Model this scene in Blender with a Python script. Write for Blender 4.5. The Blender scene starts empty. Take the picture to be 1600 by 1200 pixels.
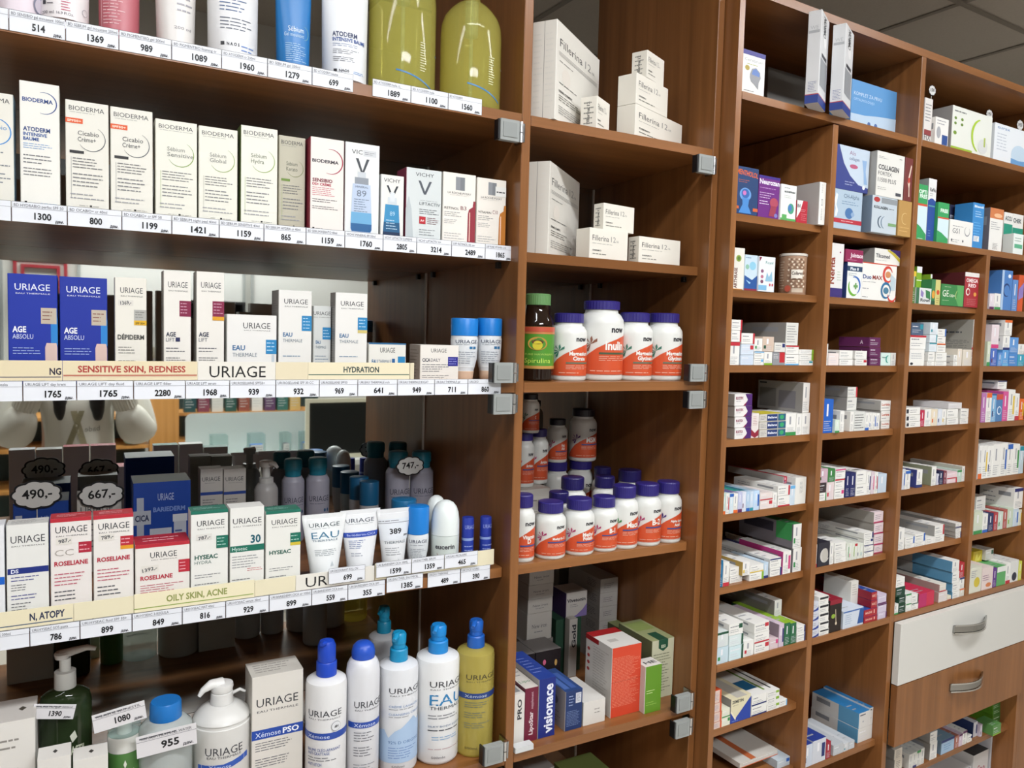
import bpy, bmesh, math, random
from mathutils import Vector, Matrix
PI = math.pi
SC = bpy.context.scene
COL = SC.collection
# ------------------------------------------------------------------ camera
F_PX = 1205.85
RIGHT = Vector((0.8753456901331466, -0.4827795909728643, 0.026339880512242887))
UP = Vector((0.007029561657178312, 0.06717976608898915, 0.9977161241010074))
FWD = Vector((0.48344648931214024, 0.8731613513940608, -0.06219924761172064))
CAM = Vector((0.0, -1.22, 1.60))
cd = bpy.data.cameras.new('camera'); cam = bpy.data.objects.new('camera', cd); COL.objects.link(cam)
cd.sensor_fit = 'HORIZONTAL'; cd.sensor_width = 36.0; cd.lens = 36.0 * F_PX / 1600.0
cd.clip_start = 0.02; cd.clip_end = 60
m3 = Matrix((RIGHT, UP, -FWD)).transposed()
cam.matrix_world = Matrix.Translation(CAM) @ m3.to_4x4()
SC.camera = cam
# ------------------------------------------------------------------ view, world, lights
SC.view_settings.view_transform = 'Standard'; SC.view_settings.look = 'None'
SC.view_settings.gamma = 1.0; SC.view_settings.use_curve_mapping = False
SC.view_settings.exposure = -0.18
w = bpy.data.worlds.new('world'); SC.world = w; w.use_nodes = True
w.node_tree.nodes['Background'].inputs[0].default_value = (0.9, 0.95, 1.0, 1)
w.node_tree.nodes['Background'].inputs[1].default_value = 0.05
CEIL = 2.87
LAMPS = [(-0.75, -1.15, 1.2, 0.16, 14), (0.75, -1.05, 1.2, 0.16, 16.5), (2.25, -1.0, 1.2, 0.16, 22), (0.6, -2.55, 1.2, 0.3, 70), (0.6, -3.95, 2.4, 0.2, 44)]  # last one is an added, hidden light that brightens the mirrored far wall
for (lx, ly, sx, sy, pw) in LAMPS:
    ld = bpy.data.lights.new('ceiling_lamp', 'AREA'); ld.shape = 'RECTANGLE'; ld.size = sx; ld.size_y = sy
    ld.energy = pw; ld.color = (0.97, 0.985, 1.0)
    lo = bpy.data.objects.new('ceiling_lamp', ld); COL.objects.link(lo); lo.location = (lx, ly, CEIL - 0.075)
# ------------------------------------------------------------------ pixel rays -> points on real planes of the furniture
def ray(px, py):
    return RIGHT * ((px - 800) / F_PX) - UP * ((py - 600) / F_PX) + FWD
def P(px, py, y=0.0):                      # point on the vertical plane Y = y
    d = ray(px, py); return CAM + d * ((y - CAM.y) / d.y)
def PZ(px, py, z):                         # point on the horizontal plane Z = z
    d = ray(px, py); return CAM + d * ((z - CAM.z) / d.z)
YC = 0.0449403
OC = Vector((1.15, -0.04, 0.0)); UC = Vector((math.cos(YC), math.sin(YC), 0)); NC = Vector((-math.sin(YC), math.cos(YC), 0))
def PC(px, py, y=0.0):                     # pigeonhole unit: (local x, height) on its plane at depth y
    d = ray(px, py); t = ((OC - CAM).dot(NC) + y) / d.dot(NC); q = CAM + d * t
    return (q - OC).dot(UC), q.z
# ------------------------------------------------------------------ materials
MATS = {}
def lin(h):
    h = h.lstrip('#'); c = [int(h[i:i + 2], 16) / 255 for i in (0, 2, 4)]
    return [x / 12.92 if x <= 0.04045 else ((x + 0.055) / 1.055) ** 2.4 for x in c] + [1]
NAMES = {'p': 'printed_card', 'g': 'glossy_plastic', 'm': 'metal', 's': 'satin', 'c': 'clear', 'k': 'cloth'}
def mat(key):
    """'#rrggbb' plus a finish letter: p card, g gloss plastic, s satin, m metal, c clear, k cloth"""
    if key in MATS: return MATS[key]
    h, kind = (key[:7], key[7:] or 'p')
    m = bpy.data.materials.new(NAMES.get(kind, 'finish') + '_' + h[1:]); m.use_nodes = True
    b = m.node_tree.nodes['Principled BSDF']; b.inputs['Base Color'].default_value = lin(h)
    r = {'p': .42, 'g': .22, 'm': .22, 's': .35, 'c': .05, 'k': .9}[kind]
    b.inputs['Roughness'].default_value = r
    b.inputs['Specular IOR Level'].default_value = {'p': .35, 'k': .1}.get(kind, .5)
    if kind == 'm': b.inputs['Metallic'].default_value = 1.0
    if kind == 'c':
        b.inputs['Transmission Weight'].default_value = 1.0; b.inputs['IOR'].default_value = 1.3
    MATS[key] = m; return m
def wood(name, c1, c2, axis, rough=.38):
    m = bpy.data.materials.new(name); m.use_nodes = True; nt = m.node_tree; n = nt.nodes; l = nt.links
    b = n['Principled BSDF']; tc = n.new('ShaderNodeTexCoord'); mp = n.new('ShaderNodeMapping')
    s = [42, 42, 42]; s[axis] = 1.3; mp.inputs['Scale'].default_value = s
    no = n.new('ShaderNodeTexNoise'); no.inputs['Scale'].default_value = 1.0; no.inputs['Detail'].default_value = 5; no.inputs['Roughness'].default_value = .6
    no2 = n.new('ShaderNodeTexNoise'); no2.inputs['Scale'].default_value = .22; no2.inputs['Detail'].default_value = 2
    mx = n.new('ShaderNodeMix'); mx.data_type = 'FLOAT'; mx.inputs[0].default_value = .4
    cr = n.new('ShaderNodeValToRGB'); cr.color_ramp.elements[0].position = .36; cr.color_ramp.elements[1].position = .64
    cr.color_ramp.elements[0].color = lin(c1); cr.color_ramp.elements[1].color = lin(c2)
    l.new(tc.outputs['Object'], mp.inputs['Vector']); l.new(mp.outputs[0], no.inputs['Vector']); l.new(mp.outputs[0], no2.inputs['Vector'])
    l.new(no.outputs[0], mx.inputs[2]); l.new(no2.outputs[0], mx.inputs[3]); l.new(mx.outputs[0], cr.inputs[0])
    l.new(cr.outputs[0], b.inputs['Base Color']); b.inputs['Roughness'].default_value = rough
    MATS[name] = m; return m
wood('wood_upright', '#764b27', '#966338', 2, .30); wood('wood_board', '#764b27', '#966338', 0, .30)
wood('wood_pine', '#b07a3c', '#c98f4e', 2)
def simple(name, h, rough=.6, metal=0, bump=0, scale=80):
    m = bpy.data.materials.new(name); m.use_nodes = True; b = m.node_tree.nodes['Principled BSDF']
    b.inputs['Base Color'].default_value = lin(h); b.inputs['Roughness'].default_value = rough; b.inputs['Metallic'].default_value = metal
    if bump:
        n = m.node_tree.nodes; no = n.new('ShaderNodeTexNoise'); no.inputs['Scale'].default_value = scale
        bp = n.new('ShaderNodeBump'); bp.inputs['Strength'].default_value = bump; bp.inputs['Distance'].default_value = .002
        m.node_tree.links.new(no.outputs[0], bp.inputs['Height']); m.node_tree.links.new(bp.outputs[0], b.inputs['Normal'])
    MATS[name] = m; return m
simple('mirror_glass', '#d2d6d2', .02, 1)
simple('plaster', '#cfccc4', .8, bump=.3); simple('cloth_sweat', '#ece8dc', .95, bump=.6, scale=300)
simple('skin', '#d9a58a', .5); simple('hair', '#17110f', .45); simple('acrylic_white', '#d5dedb', .3)
simple('shelf_back', '#4a3020', .6)
def clearmat(name, h, alpha_mix, rough=.04, tint=None):
    m = bpy.data.materials.new(name); m.use_nodes = True; nt = m.node_tree; n = nt.nodes; l = nt.links
    b = n['Principled BSDF']; b.inputs['Base Color'].default_value = lin(h); b.inputs['Roughness'].default_value = rough
    tr = n.new('ShaderNodeBsdfTransparent'); tr.inputs[0].default_value = lin(tint or h)
    mx = n.new('ShaderNodeMixShader'); mx.inputs[0].default_value = alpha_mix
    l.new(tr.outputs[0], mx.inputs[1]); l.new(b.outputs[0], mx.inputs[2]); l.new(mx.outputs[0], n['Material Output'].inputs[0])
    MATS[name] = m; return m
clearmat('film', '#f4f6f4', .12); clearmat('acrylic', '#e6f0ee', .16); clearmat('clear_plastic', '#dfe6e2', .2)
clearmat('oil', '#ece67c', .24, tint='#f6f4cc'); clearmat('oil_dull', '#d4c468', .5, tint='#f0ebc4'); clearmat('water_gel', '#dfe6e4', .45)
clearmat('dark_green_glass', '#2c3a22', .8); clearmat('blue_clear', '#1f86d6', .75); clearmat('brown_glass', '#241710', .85)
def glow(name, h, s):
    m = bpy.data.materials.new(name); m.use_nodes = True; b = m.node_tree.nodes['Principled BSDF']
    b.inputs['Emission Color'].default_value = lin(h); b.inputs['Emission Strength'].default_value = s; MATS[name] = m
glow('lamp_diffuser', '#f4f8ff', 14)
def tile():
    m = bpy.data.materials.new('ceiling_tile'); m.use_nodes = True; n = m.node_tree.nodes; l = m.node_tree.links; b = n['Principled BSDF']
    tc = n.new('ShaderNodeTexCoord'); no = n.new('ShaderNodeTexNoise'); no.inputs['Scale'].default_value = 120
    cr = n.new('ShaderNodeValToRGB'); cr.color_ramp.elements[0].color = lin('#d6cec2'); cr.color_ramp.elements[1].color = lin('#e2dace')
    l.new(tc.outputs['Object'], no.inputs[0]); l.new(no.outputs[0], cr.inputs[0]); l.new(cr.outputs[0], b.inputs['Base Color']); b.inputs['Roughness'].default_value = .9
    MATS['ceiling_tile'] = m
tile()
# ------------------------------------------------------------------ mesh building
class MB:
    def __init__(s): s.v = []; s.f = []; s.m = []; s.keys = []; s.smooth = False
    def k(s, key):
        if key not in s.keys: s.keys.append(key)
        return s.keys.index(key)
    def add(s, pts, faces, key):
        o = len(s.v); s.v.extend([tuple(p) for p in pts]); i = s.k(key)
        for f in faces: s.f.append([a + o for a in f]); s.m.append(i)
    def box(s, a, b, key, cols=None, skip=''):
        x0, y0, z0 = a; x1, y1, z1 = b; cols = cols or {}
        p = [(x0, y0, z0), (x1, y0, z0), (x1, y1, z0), (x0, y1, z0), (x0, y0, z1), (x1, y0, z1), (x1, y1, z1), (x0, y1, z1)]
        fs = {'B': (0, 3, 2, 1), 'T': (4, 5, 6, 7), 'F': (0, 1, 5, 4), 'R': (1, 2, 6, 5), 'K': (2, 3, 7, 6), 'L': (3, 0, 4, 7)}
        for n, f in fs.items():
            if n in skip: continue
            s.add([p[i] for i in f], [(0, 1, 2, 3)], cols.get(n, key))
    def bbox(s, a, b, key, r=.0012, cols=None):
        """box with chamfered vertical and top edges"""
        cols = cols or {}
        x0, y0, z0 = a; x1, y1, z1 = b; r = min(r, (x1 - x0) / 4, (y1 - y0) / 4)
        ring = [(x0 + r, y0), (x1 - r, y0), (x1, y0 + r), (x1, y1 - r), (x1 - r, y1), (x0 + r, y1), (x0, y1 - r), (x0, y0 + r)]
        ck = ['F', 'F', 'R', 'R', 'K', 'K', 'L', 'L']
        for i in range(8):
            j = (i + 1) % 8
            s.add([(*ring[i], z0), (*ring[j], z0), (*ring[j], z1), (*ring[i], z1)], [(0, 1, 2, 3)], cols.get(ck[i], key))
        s.add([(*q, z1) for q in ring], [tuple(range(8))], cols.get('T', key)); s.add([(*q, z0) for q in ring], [tuple(range(7, -1, -1))], cols.get('B', key))
    def lathe(s, prof, key, seg=32, c=(0, 0), sy=1.0, caps=True):
        """prof: (z, r) or (z, rx, ry)"""
        o = []
        for q in prof:
            z, rx = q[0], q[1]; ry = q[2] if len(q) > 2 else rx * sy
            o.append([(c[0] + rx * math.sin(2 * PI * i / seg), c[1] - ry * math.cos(2 * PI * i / seg), z) for i in range(seg)])
        pts = [p for r in o for p in r]; fs = []
        for a in range(len(prof) - 1):
            for i in range(seg):
                j = (i + 1) % seg; fs.append((a * seg + i, a * seg + j, (a + 1) * seg + j, (a + 1) * seg + i))
        if caps: fs.append(tuple(range(seg - 1, -1, -1))); fs.append(tuple((len(prof) - 1) * seg + i for i in range(seg)))
        s.add(pts, fs, key); s.smooth = True
    def tube(s, path, r, key, seg=10):
        path = [Vector(p) for p in path]; rings = []; up = Vector((0, 0, 1))
        for i, p in enumerate(path):
            t = (path[min(i + 1, len(path) - 1)] - path[max(i - 1, 0)]).normalized()
            a = t.cross(up if abs(t.z) < .95 else Vector((1, 0, 0))).normalized(); b = t.cross(a)
            rr = r[i] if isinstance(r, (list, tuple)) else r
            rings.append([p + (a * math.cos(2 * PI * k / seg) + b * math.sin(2 * PI * k / seg)) * rr for k in range(seg)])
        pts = [q for g in rings for q in g]; fs = []
        for a in range(len(path) - 1):
            for k in range(seg):
                j = (k + 1) % seg; fs.append((a * seg + k, a * seg + j, (a + 1) * seg + j, (a + 1) * seg + k))
        fs.append(tuple(range(seg - 1, -1, -1))); fs.append(tuple((len(path) - 1) * seg + k for k in range(seg)))
        s.add(pts, fs, key); s.smooth = True
    def prism(s, poly, z0, z1, key, axis='z'):
        n = len(poly); mk = {'z': lambda p, h: (p[0], p[1], h), 'y': lambda p, h: (p[0], h, p[1]), 'x': lambda p, h: (h, p[0], p[1])}[axis]
        s.add([mk(p, z0) for p in poly] + [mk(p, z1) for p in poly], [tuple(range(n - 1, -1, -1)), tuple(range(n, 2 * n))] + [(i, (i + 1) % n, n + (i + 1) % n, n + i) for i in range(n)], key)
    def build(s, name, parent=None, loc=None, rz=0, ang=38):
        me = bpy.data.meshes.new(name); me.from_pydata(s.v, [], s.f)
        for k in s.keys: me.materials.append(mat(k) if k.startswith('#') else MATS[k])
        me.polygons.foreach_set('material_index', s.m)
        if s.smooth:
            me.polygons.foreach_set('use_smooth', [True] * len(s.f)); me.update()
            me.set_sharp_from_angle(angle=math.radians(ang))
        me.update(); o = bpy.data.objects.new(name, me); COL.objects.link(o)
        if parent: o.parent = parent
        if loc is not None: o.location = loc
        o.rotation_euler.z = rz; return o
def tag(o, label=None, cat=None, group=None, kind=None):
    if label: o['label'] = label
    if cat: o['category'] = cat
    if group: o['group'] = group
    if kind: o['kind'] = kind
    return o
def thing(name, label, cat, loc=(0, 0, 0), rz=0, group=None):
    o = bpy.data.objects.new(name, None); COL.objects.link(o); o.empty_display_size = .03; o.location = loc; o.rotation_euler.z = rz
    return tag(o, label, cat, group)
# ------------------------------------------------------------------ lettering
TXT = {}
def glyphs(s, bold=0):
    k = (s, bold)
    if k in TXT: return TXT[k]
    cu = bpy.data.curves.new('lettering', 'FONT'); cu.body = s; cu.size = 1.0; cu.resolution_u = 2; cu.offset = bold
    ob = bpy.data.objects.new('lettering', cu); me = bpy.data.meshes.new_from_object(ob)
    vs = [(v.co.x, v.co.y) for v in me.vertices]; fs = [tuple(p.vertices) for p in me.polygons]
    bpy.data.meshes.remove(me); bpy.data.objects.remove(ob); bpy.data.curves.remove(cu)
    if not vs: vs = [(0, 0), (1, 0), (0, 1)]; fs = []
    x0 = min(v[0] for v in vs); x1 = max(v[0] for v in vs)
    TXT[k] = ([(x - x0, y) for x, y in vs], fs, x1 - x0); return TXT[k]
def draw(mb, decs, W, H, mp, seed=1, nu=1, nv=1, fin='p'):
    """flat printing laid on a surface; decals in fractions of the W x H face. mp(u, v, lift) -> point"""
    rnd = random.Random(seed)
    def rect(u0, v0, u1, v1, key, e):
        a = max(1, int(round(nu * (u1 - u0) + .49))); b = max(1, int(round(nv * (v1 - v0) + .49))) if nv > 1 else 1
        pts = [mp((u0 + (u1 - u0) * i / a) * W, (v0 + (v1 - v0) * j / b) * H, e) for j in range(b + 1) for i in range(a + 1)]
        mb.add(pts, [(j * (a + 1) + i, j * (a + 1) + i + 1, (j + 1) * (a + 1) + i + 1, (j + 1) * (a + 1) + i) for j in range(b) for i in range(a)], key)
    for i, d in enumerate(decs):
        e = .00014 + .00005 * i; t = d[0]
        if nu > 1 and t in 'pea': e += .0004
        col = lambda c: c if (len(c) > 7 or not c.startswith('#')) else c + fin
        if t == 'r': rect(*d[1:5], col(d[5]), e)
        elif t in ('t', 'tb'):       # text u0 u1 v col [cap height fraction of H]
            vs, fs, w = glyphs(d[1], .03 if t == 'tb' else 0); sx = (d[3] - d[2]) * W / w; sy = d[6] * H / .73 if len(d) > 6 else sx
            mb.add([mp(d[2] * W + x * sx, d[4] * H + y * sy, e) for x, y in vs], fs, col(d[5]))
        elif t == 'tn':              # centred bold text in natural proportions: u centre, v, col, cap height (of H)
            vs, fs, w = glyphs(d[1], .035); sy = d[5] * H / .73; sx = sy * (d[6] if len(d) > 6 else .92)
            mb.add([mp(d[2] * W + (x - w / 2) * sx, d[3] * H + y * sy, e) for x, y in vs], fs, col(d[4]))
        elif t == 'tv':              # text reading upward: v0 v1 u col [cap height fraction of W]
            vs, fs, w = glyphs(d[1], .03); sx = (d[3] - d[2]) * H / w; sy = d[6] * W / .73 if len(d) > 6 else sx
            mb.add([mp(d[4] * W - y * sy, d[2] * H + x * sx, e) for x, y in vs], fs, col(d[5]))
        elif t == 'td':              # slanted text: u0 v0 u1 v1 col capheight(of H)
            vs, fs, w = glyphs(d[1], .02); ax, ay, bx, by = d[2] * W, d[3] * H, d[4] * W, d[5] * H; L = math.hypot(bx - ax, by - ay); cx, sn = (bx - ax) / L, (by - ay) / L
            sx = L / w; sy = d[7] * H / .73
            mb.add([mp(ax + x * sx * cx - y * sy * sn, ay + x * sx * sn + y * sy * cx, e) for x, y in vs], fs, col(d[6]))
        elif t == 'l':               # fine print u0 v0 u1 v1 rows col
            n = d[5]; pit = (d[4] - d[2]) / n
            for r in range(n):
                v = d[2] + pit * (n - 1 - r); u = d[1]; end = d[1] + (d[3] - d[1]) * rnd.uniform(.62, 1)
                while u < end - .01:
                    ww = min(rnd.uniform(.05, .16), end - u); rect(u, v + pit * .34, u + ww, v + pit * .60, col(d[6]), e); u += ww + .018
        elif t == 'p':
            pts = [mp(u * W, v * H, e) for u, v in d[1]]; mb.add(pts, [tuple(range(len(pts)))], col(d[2]))
        elif t == 's':               # band given by columns (u, v low, v high)
            c = d[1]
            if nu > 1: c = [tuple(a[j] + (b[j] - a[j]) * q / 3 for j in range(3)) for a, b in zip(c, c[1:]) for q in range(3)] + [c[-1]]
            pts = [mp(u * W, lo * H, e) for u, lo, hi in c] + [mp(u * W, hi * H, e) for u, lo, hi in c]; n = len(c)
            mb.add(pts, [(j, j + 1, n + j + 1, n + j) for j in range(n - 1)], col(d[2]))
        elif t == 'e':               # ellipse cu cv ru rv col
            pts = [mp((d[1] + d[3] * math.cos(a * PI / 12)) * W, (d[2] + d[4] * math.sin(a * PI / 12)) * H, e) for a in range(24)]; mb.add(pts, [tuple(range(24))], col(d[5]))
        elif t == 'a':               # arc: cu cv r(frac of W) a0 a1 thickness(frac W) col
            n = 20; pts = []
            for q in range(n + 1):
                a = math.radians(d[4] + (d[5] - d[4]) * q / n); th = d[6] * (.25 + .75 * math.sin(PI * q / n))
                for rr in (d[3] - th / 2, d[3] + th / 2): pts.append(mp(d[1] * W + rr * W * math.cos(a), d[2] * H + rr * W * math.sin(a), e))
            mb.add(pts, [(2 * q, 2 * q + 1, 2 * q + 3, 2 * q + 2) for q in range(n)], col(d[7]))
SEED = [10]
def carton(label, corner, w, h, d, base='#e6e3db', F=(), L=(), T=(), R=(), cols=None, rz=0, name='carton', cat='box', group=None, parent=None, film=False):
    """corner = front left bottom corner"""
    mb = MB(); SEED[0] += 1; cols = {k: (v if len(v) > 7 else v + 'p') for k, v in (cols or {}).items()}; base = base if len(base) > 7 else base + 'p'
    mb.bbox((0, 0, 0), (w, d, h), base, .0008, cols)
    draw(mb, F, w, h, lambda u, v, e: (u, -e, v), SEED[0])
    draw(mb, L, d, h, lambda u, v, e: (-e, d - u, v), SEED[0] + 1)
    draw(mb, R, d, h, lambda u, v, e: (w + e, u, v), SEED[0] + 2)
    draw(mb, T, w, d, lambda u, v, e: (u, v, h + e), SEED[0] + 3)
    o = mb.build(name, parent, corner, rz)
    if label: tag(o, label, cat, group)
    return o
def interp(prof, z):
    if z <= prof[0][0]: return prof[0][1], prof[0][2]
    for a, b in zip(prof, prof[1:]):
        if z <= b[0]:
            k = (z - a[0]) / max(1e-6, b[0] - a[0]); return a[1] + (b[1] - a[1]) * k, a[2] + (b[2] - a[2]) * k
    return prof[-1][1], prof[-1][2]
def round_part(name, parent, prof, key, decs=(), zr=None, seg=36, face=0.0, extra=None, nv=1, fin='s'):
    """solid of elliptic sections; decals wrap the front half, between heights zr"""
    prof = [(q[0], q[1], q[2] if len(q) > 2 else q[1]) for q in prof]; mb = MB(); mb.lathe(prof, key, seg)
    if extra: extra(mb)
    if decs:
        z0, z1 = zr; SEED[0] += 1; rm = interp(prof, (z0 + z1) / 2)[0]; W = PI * rm; H = z1 - z0
        def mp(u, v, e):
            rx, ry = interp(prof, z0 + v); th = (u / W - .5) * PI + face; e = e + .0003; return ((rx + e) * math.sin(th), -(ry + e) * math.cos(th), z0 + v)
        draw(mb, decs, W, H, mp, SEED[0], 18, nv, fin)
    return mb.build(name, parent)
# ------------------------------------------------------------------ the room
def struct(name, mb, **k): o = mb.build(name, **k); o['kind'] = 'structure'; return o
X0, X1, Y0, Y1 = -3.2, 4.2, -4.4, 2.2
m = MB(); m.box((X0, Y0, -.05), (X1, Y1, 0), '#c9c1b5s'); struct('floor', m)
m = MB(); m.box((X0, Y0, CEIL), (X1, Y1, CEIL + .05), 'ceiling_tile'); struct('ceiling', m)
m = MB(); m.box((X0, Y1, 0), (X1, Y1 + .05, CEIL), 'plaster'); struct('wall_back', m)
m = MB(); m.box((X0, Y0 - .05, 0), (X1, Y0, CEIL), 'plaster'); struct('wall_front', m)
m = MB(); m.box((X0 - .05, Y0, 0), (X0, Y1, CEIL), 'plaster'); struct('wall_left', m)
m = MB(); m.box((X1, Y0, 0), (X1 + .05, Y1, CEIL), 'plaster'); struct('wall_right', m)
# suspended-ceiling bars, on the grid of the pigeonhole unit
m = MB(); g0x, g0y = 1.712, .522
def uc(x, y, z): q = OC + UC * x + NC * y; return (q.x, q.y, z)
for i in range(-8, 5):
    x = g0x + .6 * i; a = uc(x - .012, -4.0, CEIL - .004); b = uc(x + .012, -4.0, CEIL - .004); c = uc(x + .012, 2.05, CEIL - .004); d = uc(x - .012, 2.05, CEIL - .004)
    if min(a[0], d[0]) < X0 + .05 or max(b[0], c[0]) > X1 - .05: continue
    m.add([a, b, c, d], [(3, 2, 1, 0)], '#a79e92p')
for j in range(-7, 3):
    y = g0y + .6 * j; a = uc(-3.9, y - .012, CEIL - .005); b = uc(2.7, y - .012, CEIL - .005); c = uc(2.7, y + .012, CEIL - .005); d = uc(-3.9, y + .012, CEIL - .005)
    if min(a[1], b[1]) < Y0 + .05 or max(c[1], d[1]) > Y1 - .05: continue
    m.add([a, b, c, d], [(3, 2, 1, 0)], '#a79e92p')
struct('trim_1', m)
m = MB(); m.box((X0 + .001, -3.6, 2.27), (X1 - .001, -3.3, CEIL - .008), '#1b1918p'); struct('trim_2', m)   # dark bulkhead opposite the cabinets
for i, (lx, ly, sx, sy, pw) in enumerate(LAMPS):
    t = thing('ceiling_light', ['long ceiling light at the left end of the shop', 'long ceiling light over the middle of the shop', 'long ceiling light at the right end of the shop', 'broad ceiling light far behind the photographer', 'added light hidden behind the bulkhead to brighten the far wall'][i], 'light', (lx, ly, CEIL - .006))
    m = MB(); m.box((-sx / 2 - .02, -sy / 2 - .02, -.06), (sx / 2 + .02, sy / 2 + .02, 0), '#e8e8e8s'); m.build('housing', t)
    m = MB(); m.box((-sx / 2, -sy / 2, -.065), (sx / 2, sy / 2, -.0605), 'lamp_diffuser'); m.build('diffuser', t)
# ------------------------------------------------------------------ display cabinet (left and middle bays)
A1, A2, A3, A4, A5 = 1.994, 1.7553, 1.5155, 1.166, .816       # shelf tops
AX0, AX1, BX0, BX1 = -.62, .682, .700, 1.1345; DEP = .43; MY = .424
cab = thing('display_cabinet', 'tall orange wood display cabinet with two bays and mirrored back', 'cabinet', (0, 0, 0))
for a, b in ((AX0 - .018, AX0), (AX1, BX0), (BX1, BX1 + .0165)):
    m = MB(); m.bbox((a, 0, 0), (b, DEP, 2.62), 'wood_upright'); m.build('side_panel', cab)
m = MB(); m.bbox((AX0 - .018, 0, 2.6205), (BX1 + .0165, DEP, 2.64), 'wood_board'); m.build('top_panel', cab)
for z, rec in ((A1, 0), (A2, .03), (A3, 0), (A4, .03), (A5, 0), (.46, .03), (.11, 0)):
    for a, b in ((AX0, AX1), (BX0, BX1)):
        m = MB(); m.bbox((a + .0003, rec, z - .018), (b - .0003, MY - .001, z), 'wood_board'); m.build('shelf', cab)
for a, b in ((AX0, AX1), (BX0, BX1)):
    m = MB(); m.box((a + .0003, MY, .1), (b - .0003, MY + .005, A1 - .001), 'shelf_back', {'F': 'mirror_glass'}); mo = m.build('mirror', cab)
    m = MB(); m.box((b - .0042, MY - .0030, .12), (b - .0006, MY - .0003, A1 - .019), '#efece6s'); m.build('mirror_trim', cab)
# little shelf pins under the recessed shelves
for x, s in ((AX1, -1), (BX1, -1), (BX0, 1)):
    for z in (A2, A4):
        for y in (.07, .38):
            m = MB(); m.bbox((min(x, x + s * .008), y - .006, z - .030), (max(x, x + s * .008), y + .006, z - .0185), '#1c1816s'); m.build('shelf_pin', cab)
def hinge(x, z0, label, y=0.0):
    t = thing('door_hinge', label, 'hinge', (x, y - .012, z0), 0, 'glass door hinges on the cabinet')
    m = MB(); m.bbox((-.052, -.006, 0), (-.014, .005, .036), '#949896s', .0012); m.bbox((-.047, -.0072, .006), (-.020, -.0061, .031), '#8b8f8ds'); m.build('clamp_plate', t)
    m = MB(); m.bbox((-.0555, -.004, .001), (-.0522, .012, .035), '#17171as'); m.build('rubber_pad', t)
    m = MB(); m.lathe([(0, .0036), (.0165, .0036)], '#dadcdem', 14, (-.0092, -.002)); m.lathe([(.018, .0036), (.036, .0036)], '#dadcdem', 14, (-.0092, -.002)); m.build('barrel', t)
    m = MB(); m.bbox((-.005, -.002, .002), (-.0006, .030, .034), '#a9adb1m'); m.build('wall_plate', t)
for x, bay in ((AX1, 'left bay'), (BX1, 'middle bay')):
    hinge(x, A1 - .018 - .037, 'steel glass door hinge under the top shelf of the ' + bay)
    hinge(x, A3 + .0008, 'steel glass door hinge standing on the centre shelf of the ' + bay)
    hinge(x, A3 - .018 - .037, 'steel glass door hinge hanging below the centre shelf of the ' + bay)
    hinge(x, A5 + .0008, 'dark-looking glass door hinge standing on the lowest visible shelf of the ' + bay)
    hinge(x, A5 - .018 - .037, 'glass door hinge hanging below the lowest visible shelf of the ' + bay)
# ------------------------------------------------------------------ pigeonhole unit (right)
UNIT = bpy.data.objects.new('pigeonhole_unit', None); COL.objects.link(UNIT); UNIT.location = OC; UNIT.rotation_euler.z = YC
tag(UNIT, 'wide orange wood pigeonhole unit with drawers at its right', 'shelving')
def cb(name, a, b, key, parent=None):
    m = MB(); m.bbox(a, b, key, .0008); return m.build(name, parent or UNIT)
CD = .37
m = MB(); m.prism([(.003, 0), (.018, 0), (.018, .30), (.0172, .30)], 0, 2.3035, 'wood_upright'); m.build('side_panel', UNIT)
cb('divider', (.313, 0, 0), (.331, CD, 2.0895), 'wood_upright'); cb('divider', (.635, 0, 0), (.653, CD, 2.3035), 'wood_upright')
cb('divider', (.985, 0, .9130), (1.003, CD, 1.8515), 'wood_upright'); cb('side_panel', (1.315, 0, 0), (1.333, CD, 2.3035), 'wood_upright')
cb('top_panel', (.0195, 0, 2.304), (1.333, CD, 2.322), 'wood_board')
cb('back_panel', (.024, CD + .001, 0), (1.333, CD + .006, 2.322), 'wood_upright')
C1, C2, C3, C4 = (.0195, .313), (.331, .635), (.653, .985), (1.003, 1.315)
ROWZ = {2: 1.8675, 3: 1.7095, 4: 1.5505, 5: 1.3915, 6: 1.2305, 7: 1.072, 8: .9125, 1: 2.108}
def board(c, z, rec=.02): cb('shelf', (c[0] + .0003, rec, z - .0155), (c[1] - .0003, CD, z), 'wood_board')
board((.0195, .635), 2.108, 0); board((.653, 1.315), 2.108, 0)
for c in (C1, C2):
    for r in (2, 3, 4, 5, 6, 7): board(c, ROWZ[r])
    board(c, .9125, 0)
board(C1, .7565); board(C1, .600); board(C2, .5825); board(C1, .30, 0); board(C2, .30, 0)
board((.653, 1.315), 1.8675, .005)
for r in (3, 4, 5, 6, 7):
    board(C3, ROWZ[r]); board(C4, ROWZ[r])
board((.653, 1.315), .9125, 0)
board((.653, 1.315), .4535); board((.653, 1.315), .05, 0)
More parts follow.
